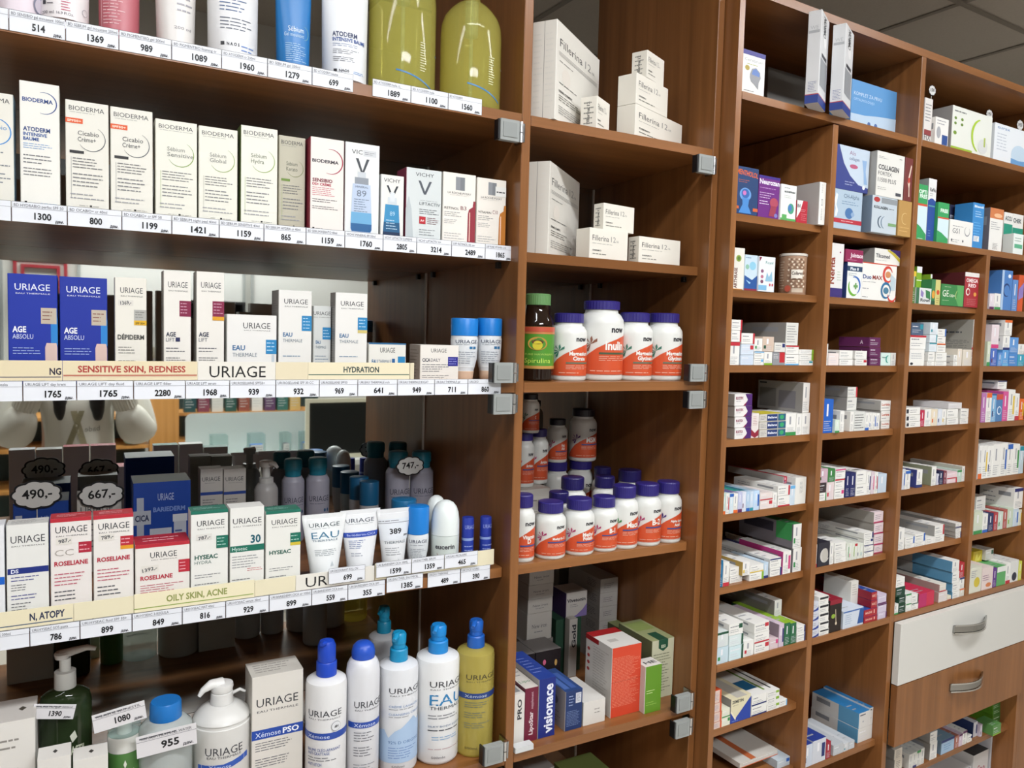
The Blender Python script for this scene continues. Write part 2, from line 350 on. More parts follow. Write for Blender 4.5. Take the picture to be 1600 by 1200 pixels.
def drawer(z0, z1, key, hk):
    d = cb('drawer', (.6545, -.019, z0), (1.3315, -.001, z1), key)
    m = MB(); n = 12; zc = z0 + (z1 - z0) * .66; xs = [.895 + .165 * i / n for i in range(n + 1)]
    for s, zz in ((-1, zc), (1, zc)):
        pass
    pts = []; arch = lambda x: -.0195 - .024 * math.sin(PI * (x - .895) / .165)
    for x in xs: pts += [(x, arch(x), zc - .010), (x, arch(x), zc + .010), (x, arch(x) - .004, zc + .012), (x, arch(x) - .004, zc - .012)]
    m.add(pts, [(4 * i + a, 4 * i + b, 4 * i + 4 + b, 4 * i + 4 + a) for i in range(n) for a, b in ((0, 1), (1, 2), (2, 3), (3, 0))] + [(0, 1, 2, 3), tuple(4 * n + q for q in (3, 2, 1, 0))], '#a9aaa8m')
    for zz in (-.0125, .009): m.add([(x, arch(x) - .0065, zc + zz + q) for x in xs for q in (0, .0035)], [(2 * i, 2 * i + 1, 2 * i + 3, 2 * i + 2) for i in range(n)], '#d7d8d6m')
    m.build('handle', d); d.name = 'drawer'
drawer(.736, .8955, '#d2d1cbs', 1); drawer(.574, .7335, 'wood_upright', 0)
m = MB(); m.bbox((1.3345, .001, .0), (1.90, .40, 2.322), 'wood_upright', .001); tag(m.build('tall_cabinet', None, OC, YC), 'plain brown cabinet continuing at the right frame edge', 'cabinet')
def place_c(o, x, y, z):
    q = OC + UC * x + NC * y; o.location = (q.x, q.y, z); o.rotation_euler.z = YC
# ================================================================== left bay
INK = '#2b2c30'; NAVY = '#1d2c7c'; WHT = '#e9e7e1'
def col(pl, pr, pt, zs, y):
    """pixel columns and top row of a front face standing at depth y on shelf zs -> x0, x1, height"""
    a = P(pl, pt, y); b = P(pr, pt, y); return a.x, b.x, a.z - zs
def std(label, pl, pr, pt, zs, y, d, gap=.0006, **k):
    x0, x1, h = col(pl, pr, pt, zs, y)
    return carton(label, (x0 + gap, y, zs + .0004), x1 - x0 - 2 * gap, h, d, **k)
def price(pl, pr, z, y, num, cap='', h=.027, shelf='', grp=None, lab=None, z0=None, tilt=0):
    x0 = P(pl, 600, y).x; x1 = P(pr, 600, y).x; w = x1 - x0 - .0006; mb = MB()
    mb.bbox((0, -.0008, 0), (w, 0, h), '#dfe2e8p', .0002)
    D = [('r', 0, .985, 1, 1, '#30323a'), ('r', 0, 0, .006, 1, '#50525a'), ('r', .994, 0, 1, 1, '#50525a'), ('r', 0, .70, 1, .716, '#8a8d96')]
    if cap: D.append(('t', cap, .04, min(.97, .06 + .035 * len(cap)), .755, '#5c5f66', .15))
    if num: D += [('tb', num, .40, .40 + .078 * len(num), .17, '#17181c', .34)]
    if num: D += [('tb', 'ден.', .78, .94, .07, '#3a3c44', .15)]
    draw(mb, D, w, h, lambda u, v, e: (u, -.0008 - e, v), len(D))
    o = mb.build('price_label', None, (x0, y, z if z0 is None else z0))
    tag(o, lab or ('white price label reading %s on the edge of the %s' % (num or 'a cut off price', shelf)), 'price label', grp)
    return o
def run(bounds, nums, caps, z, y, shelf, grp):
    seen = {}
    for i, n in enumerate(nums):
        seen[n] = seen.get(n, 0) + 1
        lab = None
        if nums.count(n) > 1: lab = '%s of the white labels reading %s on the edge of the %s' % (['left one', 'right one'][seen[n] - 1], n, shelf)
        price(bounds[i], bounds[i + 1], z, y, n, caps[i] if i < len(caps) else '', shelf=shelf, grp=grp, lab=lab)
run([-55, 22, 108, 189, 269, 345, 415, 483, 546], ['', '514', '1369', '989', '1089', '1960', '1279', '699'],
    ['', 'BD SENSIBIO gel moussant 100ml', 'BD SEBIUM gel moussant 200ml', 'BD PIGMENTBIO gel 200ml', 'BD PIGMENTBIO foaming cr', 'BD ATODERM cr 200ml', 'BD SEBIUM gel 200ml', 'BD ATODERM baume'], A1 - .0157, -.0004, 'top shelf', 'price labels along the top shelf')
run([575, 634, 691, 743], ['1889', '1100', '1560'], ['BD ATODERM huile 1L', 'BD ATODERM huile', 'BD ATODERM'], A1 - .0157, -.0004, 'top shelf', 'price labels along the top shelf')
run([-62, 22, 108, 192, 269, 342, 411, 476, 536, 595, 647, 701, 753, 795], ['', '1300', '800', '1199', '1421', '1159', '865', '1159', '1760', '2805', '3214', '2489', '1865'],
    ['', 'BD HYDRABIO perfec SPF 50', 'BD CICABIO+ cr 40ml', 'BD CICABIO+ cr SPF 50', 'BD SEBIUM night peel 40ml', 'BD SEBIUM SENSITIVE 40ml', 'BD SEBIUM HYDRA cr 40ml', 'BD SEBIUM KERATO 40ml', 'VICHY MINERAL 89 50ml', 'VICHY LIFTACTIV SUPREME', 'VICHY LIFTACTIV A+', 'LRP RETINOL B3 ser', 'LRP PURE VITAMIN C10'], A2 - .0185, .0296, 'second shelf', 'price labels along the second shelf')
run([-50, 36, 120, 209, 290, 359, 431, 499, 559, 621, 679, 731, 783], ['', '1765', '1765', '2280', '1968', '939', '932', '969', '641', '949', '711', '860'],
    ['URI.AGE nocna maska', 'URI.AGE LIFT day krem', 'URI.AGE LIFT day fluid', 'URI.AGE LIFT filler', 'URI.AGE LIFT serum', 'URI.ROSELIANE SPF50+', 'URI.ROSELIANE SPF 30 CC', 'URI.ROSELIANE SPF30', 'URI.EAU THERMALE rich', 'URI.EAU THERMALE BOGAT', 'URI.EAU THERMALE gel', 'URI.DEO'], A3 - .0200, -.0004, 'centre shelf', 'price labels along the centre shelf')
run([-40, 42, 122, 205, 285, 354, 423, 490.5, 548, 607], ['', '786', '899', '849', '816', '929', '899', '559', '355'],
    ['URI.AVANTE 200ml', 'URI.HYSEAC SOS pasta', 'URI.HYSEAC fluid SPF 50+', 'URI.HYSEAC 3-REGULA', 'URI.HYSEAC MAT 40ml', 'URI.HYSEAC serum 30ml', 'URI.BARIEDERM CICA sir 100ml', 'URI.BARIEDERM CICA krem', 'URI.BARIEDERM CICA SPF'], A4 - .0190, .0292, 'fourth shelf', 'price labels along the fourth shelf')
price(609, 667, A4 - .015, .0268, '1385', 'URI.EAU THER. EAU MICEL', shelf='fourth shelf', grp='price labels along the fourth shelf')
price(674, 726, A4 - .0175, .0292, '489', 'URI.EAU THERMALE', shelf='fourth shelf', grp='price labels along the fourth shelf')
price(726.5, 773, A4 - .0175, .0292, '390', 'URI.STICK LEVRES', shelf='fourth shelf', grp='price labels along the fourth shelf')
for a, b, n, c, yy in ((517, 575, '699', 'URI DEODORANT ROLL ON', .0240), (592, 648, '1599', 'URI BARIEDERM CICA 100ML', .0240), (648.3, 700, '1359', 'URI.EAU THER. SERUM', .0240), (700.3, 753, '465', 'URI.EAU MICELAIRE', .0240)):
    price(a, b, A4 + .0145, yy, n, c, h=.026, lab='white price label reading %s stuck over the cream rail of the fourth shelf' % n, grp='price labels over the cream rail')
# cream category rails
def rail(pl, pr, z0, z1, y, name, label, D, base='#e3dcc4', thick=.0016):
    x0, x1 = P(pl, 600, y).x, P(pr, 600, y).x; mb = MB(); w = x1 - x0 - .0004; h = z1 - z0
    mb.bbox((0, 0, 0), (w, thick, h), base + 's', .0003); draw(mb, D, w, h, lambda u, v, e: (u, -e, v)); return tag(mb.build(name, None, (x0, y, z0)), label, 'shelf sign')
rz0, rz1 = A3 + .0072, A3 + .0345
rail(-70, 98, rz0, rz1, .0005, 'shelf_sign', 'cream shelf sign ending in NG above the centre shelf labels', [('tb', 'NG', .875, .99, .30, '#2b2a3c', .34), ('r', 0, .16, .985, .20, '#2b2a55')], '#dccfae')
rail(98, 309, rz0, rz1, .0005, 'shelf_sign', 'cream shelf sign with red words SENSITIVE SKIN, REDNESS', [('tb', 'SENSITIVE SKIN, REDNESS', .105, .905, .42, '#a9433c', .34), ('r', .005, .24, .995, .29, '#a3332c'), ('r', .005, .19, .995, .205, '#c98a80')], '#dccfae')
rail(309, 430.5, rz0, rz1, .0005, 'shelf_sign', 'white brand sign with black thin letters between two cream signs, centre shelf', [('t', 'URIAGE', .145, .87, .14, '#1a1a1c', .66)], '#dedbd2')
rail(430.5, 481, rz0, rz1, .0005, 'shelf_sign', 'short blank cream strip left of the HYDRATION sign', [], '#dacfb2')
rail(481, 640, rz0, rz1, .0005, 'shelf_sign', 'cream shelf sign with the dark word HYDRATION', [('tb', 'HYDRATION', .335, .685, .42, '#3c4a48', .34), ('r', .005, .26, .995, .30, '#2f5a50')], '#e0d6b8')
rail(640.5, 647, rz0, rz1, .0005, 'shelf_sign', 'narrow blank cream end piece right of the HYDRATION sign', [], '#d6ccb0')
qz0, qz1 = A4 + .0088, A4 + .0345; Y4 = .0285
rail(-70, 112, qz0, qz1, Y4, 'shelf_sign', 'cream shelf sign ending in N, ATOPY on the fourth shelf', [('tb', 'N, ATOPY', .60, .92, .36, '#2c3550', .40), ('r', 0, .16, .99, .21, '#2c4a6c')], '#e2d9ba')
rail(112, 208, qz0, qz1, Y4, 'shelf_sign', 'blank cream strip between the ATOPY and OILY SKIN signs', [], '#e0d8ba')
rail(208, 400, qz0, qz1 + .002, Y4 - .0012, 'shelf_sign', 'cream shelf sign with green words OILY SKIN, ACNE', [('tb', 'OILY SKIN, ACNE', .255, .76, .40, '#8d9554', .36), ('r', .0, .17, .99, .22, '#8aa24a')], '#e4dcbc')
rail(400, 465, qz0, qz1, Y4, 'shelf_sign', 'blank cream strip right of the OILY SKIN sign', [], '#dfd7ba')
rail(465, 590, qz0, qz1, Y4, 'shelf_sign', 'white brand sign half covered by the 699 label, fourth shelf', [('t', 'URIAGE', .12, .86, .14, '#1a1a1c', .68)], '#dedbd2')
rail(590.5, 779, qz0, qz1 + .003, Y4, 'shelf_sign', 'long blank cream strip behind the right hand price labels of the fourth shelf', [], '#e2dabd')
# ------------------------------------------------------------------ second shelf: boxes
def bio(arc='#555a5e', name=('Cicabio', 'Crème+'), bar=None, spf=False, side='#8a8d90', foot=True, namecol='#4a4c50'):
    D = [('t', 'BIODERMA', .08, .90, .915, '#3c3d40', .042), ('l', .1, .893, .9, .905, 1, '#8a8a8a')]
    if spf: D += [('r', .0, .80, .40, .845, '#d8582c'), ('tb', 'SPF50+', .04, .36, .812, '#f1d9c8', .02)]
    D += [('a', .60, .675, .32, -150, 62, .022, arc), ('t', name[0], .28, .28 + .07 * len(name[0]), .70, namecol, .042), ('t', name[1], .28, .28 + .07 * len(name[1]), .645, namecol, .042)]
    if bar: D += [('r', .09, .535, .42, .56, bar)]
    D += [('r', .12, .13, .128, .50, side), ('l', .16, .40, .92, .505, 4, '#6a6c70'), ('l', .16, .235, .92, .37, 4, '#77797d'), ('l', .1, .12, .9, .19, 2, '#9a9ca0'), ('r', .55, .065, .60, .08, '#222'+'222'), ('l', .3, .065, .52, .08, 1, '#999999'), ('l', .62, .065, .86, .08, 1, '#888888')]
    return D
G2 = 'skin care boxes on the second shelf'
B2W = '#dedcd2'
std('white box with a pale blue circle cut by the left frame edge, second shelf', -52, 21, 138, A2, .040, .045, base=B2W, group=G2, F=[('t', 'BIODERMA', .08, .92, .915, '#3c3d40', .042), ('a', .6, .66, .34, -140, 130, .03, '#3a86c8'), ('t', 'Hydrabio', .2, .85, .68, '#4f8fc4', .04), ('l', .16, .2, .92, .5, 8, '#7a8088')], name='skin_care_box', cols={'R': '#8fb2c8'})
std('tall white box lettered ATODERM with blue arc, second shelf', 29, 93, 125, A2, .036, .045, base='#e4e3dc', group=G2, name='skin_care_box',
    F=[('tb', 'BIODERMA', .07, .84, .845, '#2e4a86', .032), ('a', .62, .845, .31, -110, 110, .03, '#2e4a86'), ('tb', 'ATODERM', .08, .76, .615, '#23427e', .034), ('tb', 'INTENSIVE', .08, .68, .578, '#2e5596', .026), ('tb', 'BAUME', .08, .48, .542, '#2e5596', .026), ('l', .08, .475, .9, .525, 3, '#6b9bd0'), ('l', .08, .355, .8, .44, 3, '#6a6c72'), ('l', .08, .26, .9, .335, 3, '#6a6c72'), ('r', .10, .045, .16, .062, '#222222'), ('l', .2, .042, .44, .06, 1, '#4a4c50'), ('l', .5, .03, .95, .06, 2, '#6f9fd4')])
std('white Cicabio box with orange flash, left of the matching pair', 101, 170, 155, A2, .036, .036, base=B2W, group=G2, name='skin_care_box', F=bio(bar='#2a2a2c', spf=True))
std('white Cicabio box with orange flash, right of the matching pair', 171.5, 239, 166, A2, .036, .036, base=B2W, group=G2, name='skin_care_box', F=bio(bar='#2a2a2c', spf=True))
std('white Sébium box with green arc lettered Sensitive', 242, 308.5, 185, A2, .036, .036, base='#dfded2', group=G2, name='skin_care_box', F=bio('#7fa04a', ('Sébium', 'Sensitive'), side='#8fae58', namecol='#7a7d78'))
std('white Sébium box with thin green arc lettered Global', 310, 372, 196, A2, .036, .036, base='#dfded2', group=G2, name='skin_care_box', F=bio('#8fa860', ('Sébium', 'Global'), side='#9a9c90', namecol='#7f827c'))
std('white Sébium box with green side stripe lettered Hydra', 375.5, 434.5, 195, A2, .034, .036, base='#e0dfd4', group=G2, name='skin_care_box', F=bio('#8aa850', ('Sébium', 'Hydra'), side='#8fae58', namecol='#74806a'), cols={'L': '#5a6a3a'})
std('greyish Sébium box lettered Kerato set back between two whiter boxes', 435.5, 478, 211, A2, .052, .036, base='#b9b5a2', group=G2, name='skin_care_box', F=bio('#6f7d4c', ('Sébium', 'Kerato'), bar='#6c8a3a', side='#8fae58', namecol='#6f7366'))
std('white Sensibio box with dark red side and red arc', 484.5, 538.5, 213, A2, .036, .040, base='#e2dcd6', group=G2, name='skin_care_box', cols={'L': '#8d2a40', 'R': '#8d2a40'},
    F=[('tb', 'BIODERMA', .06, .84, .745, '#33313a', .034), ('a', .60, .765, .36, -110, 100, .035, '#a03048'), ('tb', 'SENSIBIO', .07, .66, .545, '#7a2238', .036), ('tb', 'DS+ CRÈME', .07, .62, .508, '#b0364e', .026), ('l', .07, .40, .8, .495, 5, '#c4506a'), ('l', .07, .33, .86, .375, 2, '#4a4650'), ('l', .07, .26, .86, .30, 2, '#4a4650'), ('r', .08, .05, .14, .07, '#222222'), ('l', .18, .05, .44, .07, 1, '#55555a')])
std('white VICHY box picturing a blue serum bottle numbered 89', 539.5, 594, 221, A2, .036, .042, base='#dde0df', group=G2, name='serum_box',
    F=[('t', 'VIC', .18, .50, .885, '#3a3d42', .046), ('r', .52, .87, .90, .935, '#c9cccf'), ('l', .56, .885, .88, .92, 2, '#6a6d74'), ('p', [(.30, .84), (.38, .84), (.50, .71), (.62, .84), (.70, .84), (.53, .68), (.47, .68)], '#41454c'), ('r', .28, .56, .68, .64, '#8c939c'), ('r', .36, .64, .60, .70, '#c2c8ce'), ('p', [(.22, .57), (.74, .57), (.80, .10), (.76, .055), (.20, .055), (.16, .10)], '#b7c6dc'), ('p', [(.185, .27), (.775, .27), (.79, .14), (.17, .14)], '#6aa4cc'), ('p', [(.17, .15), (.79, .15), (.785, .09), (.75, .065), (.21, .065), (.175, .09)], '#2b5f92'), ('t', '89', .34, .62, .44, '#6a7486', .07), ('t', 'MINÉRAL', .30, .68, .53, '#5a6678', .022), ('l', .26, .27, .72, .42, 6, '#5f6f88')])
std('shorter white VICHY box picturing a dark blue dropper', 595, 632, 272, A2, .036, .04, base='#dfdfda', group=G2, name='serum_box', cols={'L': '#c5c7c7'},
    F=[('t', 'VICHY', .12, .84, .89, '#3a3d42', .06), ('p', [(.24, .84), (.33, .84), (.5, .70), (.67, .84), (.76, .84), (.54, .66), (.46, .66)], '#2f343c'), ('r', .30, .56, .70, .66, '#c8d0d6'), ('r', .40, .60, .60, .74, '#d5dadf'), ('p', [(.20, .55), (.78, .55), (.86, .07), (.10, .07)], '#3a8ab8'), ('p', [(.14, .28), (.83, .28), (.86, .07), (.10, .07)], '#20567e'), ('p', [(.11, .13), (.85, .13), (.86, .06), (.10, .06)], '#1a3050'), ('t', '89', .4, .62, .38, '#a9cfe4', .07), ('l', .24, .16, .76, .33, 4, '#bcd8ea')])
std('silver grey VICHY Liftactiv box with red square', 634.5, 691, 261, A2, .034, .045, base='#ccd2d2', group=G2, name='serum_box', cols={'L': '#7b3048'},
    F=[('t', 'VICHY', .26, .78, .90, '#3a3f46', .05), ('p', [(.34, .84), (.41, .84), (.53, .70), (.65, .84), (.72, .84), (.56, .66), (.50, .66)], '#50565e'), ('p', [(.0, .05), (.0, .45), (.08, .62), (.16, .45), (.22, .05)], '#b4bcbf'), ('l', .4, .57, .9, .585, 1, '#8a8f94'), ('t', 'LIFTACTIV', .38, .97, .515, '#4a5058', .042), ('l', .38, .39, .95, .47, 3, '#4a5058'), ('r', .38, .26, .56, .36, '#b02430'), ('tb', 'A+', .41, .52, .29, '#f0d8d8', .03), ('l', .6, .26, .95, .36, 4, '#7a5058'), ('l', .38, .1, .9, .2, 3, '#8a8f94')])
def lrp(title, bottle, price=False):
    D = [('r', .38, .77, .66, .95, '#777b80'), ('r', .38, .77, .52, .95, '#868a8f'), ('t', 'LA ROCHE-POSAY', .14, .86, .715, '#4a4c50', .030), ('l', .2, .695, .8, .705, 1, '#999999'), ('t', title[0], .05, .05 + .44, .50, '#33353a', .034), ('t', title[1], .54, .72, .505, '#8a5a60', .055), ('l', .05, .40, .62, .475, 3, '#84868a'), ('l', .05, .30, .5, .37, 3, '#9a9ca0'), ('l', .05, .09, .7, .19, 3, '#b0b0b0'),
         ('p', [(.76, .06), (.78, .045), (1.0, .045), (1.0, .60), (.92, .60), (.92, .56), (.80, .52), (.77, .46)], bottle), ('r', .93, .60, 1.0, .64, bottle), ('r', .81, .08, .835, .48, '#e8c8b8')]
    if price: D.append(('r', .62, .76, .99, .90, '#dcdcd8')); D.append(('l', .66, .79, .95, .86, 1, '#3a3c40'))
    return D
std('white Retinol B3 box with dark red vial at its edge', 692.5, 744.5, 268, A2, .036, .04, base='#e2ded6', group=G2, name='serum_box', F=lrp(('RETINOL', 'B3'), '#8e2f3c'))
std('white Vitamin C10 box with amber vial, last on the second shelf', 745.5, 792, 277, A2, .036, .04, base='#e0dbd2', group=G2, name='serum_box', F=lrp(('VITAMIN', 'C10'), '#b2702a', True))
# ------------------------------------------------------------------ centre shelf
def uri(D=(), ink='#3c3e42', lo=.17, hi=.88, v=.855, h=.055, sub=True):
    R = [('t', 'URIAGE', lo, hi, v, ink, h)]
    if sub: R.append(('t', 'EAU THERMALE', lo + .02, hi, v - .035, ink, .013))
    return R + list(D)
G3 = 'skin care boxes on the centre shelf'
def ageabs(): return uri([('p', [(.955, .70), (.985, .70), (.99, .62), (1.0, .60), (1.0, .36), (.86, .36), (.86, .62), (.93, .62)], '#2d7fc6'), ('p', [(.74, .0), (.74, .34), (.77, .38), (.97, .38), (.99, .34), (.99, .0)], '#d2b7ae'), ('r', .66, .555, .98, .70, '#b9ad9c'), ('l', .69, .58, .95, .68, 3, '#7a4a44'), ('tb', 'AGE', .085, .36, .475, '#e6e8f0', .055), ('t', 'ABSOLU', .085, .50, .415, '#c9d2ec', .045), ('l', .09, .27, .70, .345, 3, '#9fb2e4'), ('l', .09, .14, .70, .21, 2, '#c0cdf0'), ('l', .09, .03, .6, .08, 2, '#8196d4')], '#dfe3f2', .14, .85, .855, .062)
std('royal blue serum box lettered AGE ABSOLU, left of the pair', 10.5, 90, 427, A3, .030, .060, base='#20349a', group=G3, name='skin_care_box', F=ageabs())
std('royal blue serum box lettered AGE ABSOLU, right of the pair', 92, 168, 432, A3, .030, .060, base='#1f3296', group=G3, name='skin_care_box', F=ageabs())
std('white DÉPIDERM box with yellow flash and handwritten price', 178.5, 229.5, 433, A3, .030, .036, base='#dfdcd2', group=G3, name='skin_care_box', F=uri([('r', .10, .735, .58, .79, '#d5d2ca'), ('td', '1369,-', .18, .742, .52, .752, '#3a3c44', .035), ('r', .60, .60, 1, .70, '#a9a9a4'), ('l', .64, .62, .97, .69, 3, '#6f6f6c'), ('r', .60, .555, 1, .60, '#d6a92c'), ('tb', 'SPF 50+', .64, .94, .564, '#5a4612', .02), ('tb', 'DÉPIDERM', .08, .92, .42, '#4e4f4c', .045), ('l', .1, .28, .7, .36, 3, '#7a7a78'), ('l', .1, .13, .85, .23, 4, '#6a6a68'), ('l', .1, .02, .7, .06, 1, '#7a9a88')]))
def agelift(moon, col): 
    D = [('r', .58, .60, 1, .74, '#7e2344'), ('l', .62, .62, .97, .73, 4, '#c99aac'), ('tb', 'AGE', .09, .45, .42, '#272d45', .04), ('t', 'LIFT', .09, .40, .375, '#4a4e60', .034), ('l', .09, .275, .8, .33, 2, '#5a5c66'), ('l', .09, .18, .84, .24, 3, '#4a4c56'), ('l', .09, .05, .7, .085, 2, '#c07068')]
    if moon: D.append(('r', .44, .375, .60, .412, '#272d55'))
    else: D.append(('r', .58, .568, 1, .602, '#d49a28'))
    return uri(D)
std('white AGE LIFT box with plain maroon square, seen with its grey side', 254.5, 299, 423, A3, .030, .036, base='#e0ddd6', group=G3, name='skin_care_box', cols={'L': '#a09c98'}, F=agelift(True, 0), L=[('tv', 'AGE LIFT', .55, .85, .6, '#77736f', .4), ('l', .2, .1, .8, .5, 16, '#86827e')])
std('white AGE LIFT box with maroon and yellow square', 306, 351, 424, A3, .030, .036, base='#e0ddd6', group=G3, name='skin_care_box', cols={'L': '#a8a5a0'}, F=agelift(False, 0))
def eau(D=(), v1=.50, v2=.44, hh=.045, **k): return uri([('tb', 'EAU', .14, .42, v1, '#3f6c96', hh), ('t', 'THERMALE', .14, .72, v2, '#5a6c7c', hh * .8)] + list(D), **k)
std('wide white EAU THERMALE serum box with blue square and dropper drawing', 354, 433, 491, A3, .030, .036, base='#dfdedb', group=G3, name='skin_care_box', F=uri([('tb', 'EAU', .11, .36, .48, '#3f6c96', .075), ('t', 'THERMALE', .11, .60, .385, '#5a6c7c', .06), ('r', .78, .43, 1, .64, '#2a7fb4'), ('l', .80, .46, .98, .62, 3, '#a8cbe0'), ('r', .90, .05, .955, .42, '#b9c4cc'), ('r', .88, .0, .99, .12, '#9aa8b2'), ('l', .11, .22, .66, .31, 2, '#7d94aa'), ('l', .11, .06, .66, .14, 2, '#7d94aa')], lo=.32, hi=.87, v=.80, h=.09))
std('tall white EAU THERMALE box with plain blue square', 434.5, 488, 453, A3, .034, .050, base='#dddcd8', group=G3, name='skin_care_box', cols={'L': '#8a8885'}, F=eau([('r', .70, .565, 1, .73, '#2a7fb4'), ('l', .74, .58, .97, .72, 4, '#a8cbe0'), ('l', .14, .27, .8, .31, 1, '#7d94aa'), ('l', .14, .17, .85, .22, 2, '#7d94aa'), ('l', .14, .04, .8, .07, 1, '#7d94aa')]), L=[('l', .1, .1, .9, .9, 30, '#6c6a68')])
std('small pale EAU box tucked between two taller ones', 489.5, 518, 478, A3, .052, .045, base='#d0d3d1', group=G3, name='skin_care_box', F=eau([('r', .52, .56, 1, .72, '#2a7fb4'), ('l', .56, .58, .97, .70, 3, '#a8cbe0'), ('l', .10, .2, .9, .36, 4, '#8898a8')], lo=.0, hi=.97, v=.88, h=.05))
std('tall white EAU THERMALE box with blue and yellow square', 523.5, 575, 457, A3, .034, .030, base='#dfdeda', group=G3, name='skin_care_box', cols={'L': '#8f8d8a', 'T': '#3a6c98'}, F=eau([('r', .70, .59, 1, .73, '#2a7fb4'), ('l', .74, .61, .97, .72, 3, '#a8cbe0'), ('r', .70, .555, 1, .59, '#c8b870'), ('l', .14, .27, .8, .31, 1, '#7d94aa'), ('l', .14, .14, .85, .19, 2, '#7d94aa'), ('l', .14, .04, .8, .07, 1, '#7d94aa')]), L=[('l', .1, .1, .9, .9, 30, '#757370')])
std('low white jar box lettered EAU THERMALE with blue rim', 576, 635, 536, A3, .032, .05, base='#dcdbd4', group=G3, name='skin_care_box', cols={'T': '#2f6690'}, F=[('r', 0, .965, 1, 1, '#2f6690'), ('t', 'URIAGE', .30, .70, .76, '#4a4c50', .13), ('tb', 'EAU', .08, .24, .48, '#3f6c96', .1), ('t', 'THERMALE', .26, .60, .48, '#6a7c8c', .1), ('r', .78, .42, .98, .66, '#2a7fb4'), ('r', .62, .47, .70, .6, '#2a5f94'), ('l', .08, .3, .6, .4, 1, '#8a8d90')])
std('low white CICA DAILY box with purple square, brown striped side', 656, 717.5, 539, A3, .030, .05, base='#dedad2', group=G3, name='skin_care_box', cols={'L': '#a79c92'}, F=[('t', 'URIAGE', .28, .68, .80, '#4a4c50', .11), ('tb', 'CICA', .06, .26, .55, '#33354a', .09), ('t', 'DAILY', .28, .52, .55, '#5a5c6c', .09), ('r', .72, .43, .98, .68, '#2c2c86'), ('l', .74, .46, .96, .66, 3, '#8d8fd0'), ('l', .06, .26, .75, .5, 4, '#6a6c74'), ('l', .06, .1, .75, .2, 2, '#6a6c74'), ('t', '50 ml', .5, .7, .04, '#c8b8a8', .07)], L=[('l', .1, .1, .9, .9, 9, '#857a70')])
def rollon(label, pl, pr, pt, zs, yc, capfrac=.40, captint='#1577c8s', body='#d9dde0s', group=None, decs=(), name='roll_on_deodorant', foot='#d5b69cs', face=-.35):
    a = P(pl, pt, yc); b = P(pr, pt, yc); r = (b.x - a.x) / 2 * .97; cx = (a.x + b.x) / 2; h = a.z - zs
    t = thing(name, label, 'deodorant', (cx, yc, zs + .0004), 0, group); zc = h * (1 - capfrac)
    round_part('bottle', t, [(0, r * .60), (.003, r * .66), (h * .18, r * .74), (h * .36, r * .95), (zc * .9, r), (zc, r * .96)], body, decs, (h * .22, zc * .97), face=face)
    if foot: round_part('foot', t, [(0, r * .62), (.002, r * .675), (h * .10, r * .712), (h * .16, r * .745), (h*.17, r * .70)], foot)
    round_part('cap', t, [(zc + .0004, r * .99), (h * .98, r * 1.0), (h * .995, r * .97), (h, r * .9)], captint)
    return t
RD = [('r', 0, 0, 1, .96, '#e1e3e4'), ('t', 'URIAGE', .26, .82, .80, '#2e3a56', .12), ('l', .28, .74, .8, .78, 1, '#77808c'), ('r', .60, .62, .68, .70, '#2a6fa0'), ('r', .70, .62, .78, .70, '#2a6fa0'), ('l', .26, .12, .8, .55, 6, '#8a93a0')]
rollon('white roll-on deodorant with blue cap, left of the pair beside the hinge', 706, 746, 497, A3, .052, .28, group='roll-on deodorants on the centre shelf', decs=RD)
rollon('white roll-on deodorant with blue cap, right of the pair beside the hinge', 746.5, 783, 497, A3, .056, .28, group='roll-on deodorants on the centre shelf', decs=RD)
# ------------------------------------------------------------------ top shelf: tubes and bottles
def tube_up(label, pl, pr, zs, yc, h, key, decs=(), capkey='#e6e6e8s', caph=.02, group=None, bot=.82, face=.0, name='skin_care_tube', capr=None, thin=.30, flat=True, zr=None, pyref=60, cat='tube'):
    """stands on its cap; round below, wide and flat at the top"""
    a = P(pl, pyref, yc); b = P(pr, pyref, yc); r = (b.x - a.x) / 2; cx = (a.x + b.x) / 2
    t = thing(name, label, cat, (cx, yc, zs + .0004), 0, group); cr = capr or r * bot * .9
    round_part('cap', t, [(0, cr * .97), (.001, cr), (caph, cr)], capkey)
    n = 8; prof = [(caph + .0005, r * bot * .92, r * bot * .85)]
    for i in range(n + 1):
        k = i / n; prof.append((caph + .004 + (h - caph - .004) * k, r * (bot + (1 - bot) * k), r * bot * (1 - k) + r * thin * .12 * k + .0016))
    round_part('tube', t, prof, key, decs, zr or (caph + .006, h * .97), face=face, nv=8)
    return t
G1 = 'tubes and bottles on the top shelf'
tube_up('lilac white bottle with dark round logo at the left frame edge, top shelf', -12, 71, A1, .075, .155, '#dcd0d8s', [('e', .80, .22, .10, .09, '#8a8ca0'), ('e', .80, .22, .075, .07, '#d0c8d4'), ('l', .1, .3, .6, .8, 10, '#8a8496')], caph=.004, bot=.97, thin=4, group=G1, name='lotion_bottle', cat='bottle')
tube_up('white tube with pink lettering standing on a silvery cap, top shelf', 60, 142, A1, .070, .17, '#e7e3e3s', [('t', '200 ml', .16, .36, .02, '#5a5560', .035), ('t', '16.9 Fl.Oz.', .40, .62, .02, '#5a5560', .03), ('r', .18, .12, .24, .16, '#2a2a30'), ('l', .26, .11, .42, .15, 1, '#6a6a72'), ('l', .46, .06, .62, .2, 5, '#d0607c'), ('a', .8, .1, .05, 0, 360, .01, '#a4a4ac'), ('t', 'SENSIBIO', .2, .7, .5, '#b03a5c', .06)], caph=.022, capkey='#a9a6b4m', group=G1, bot=.92)
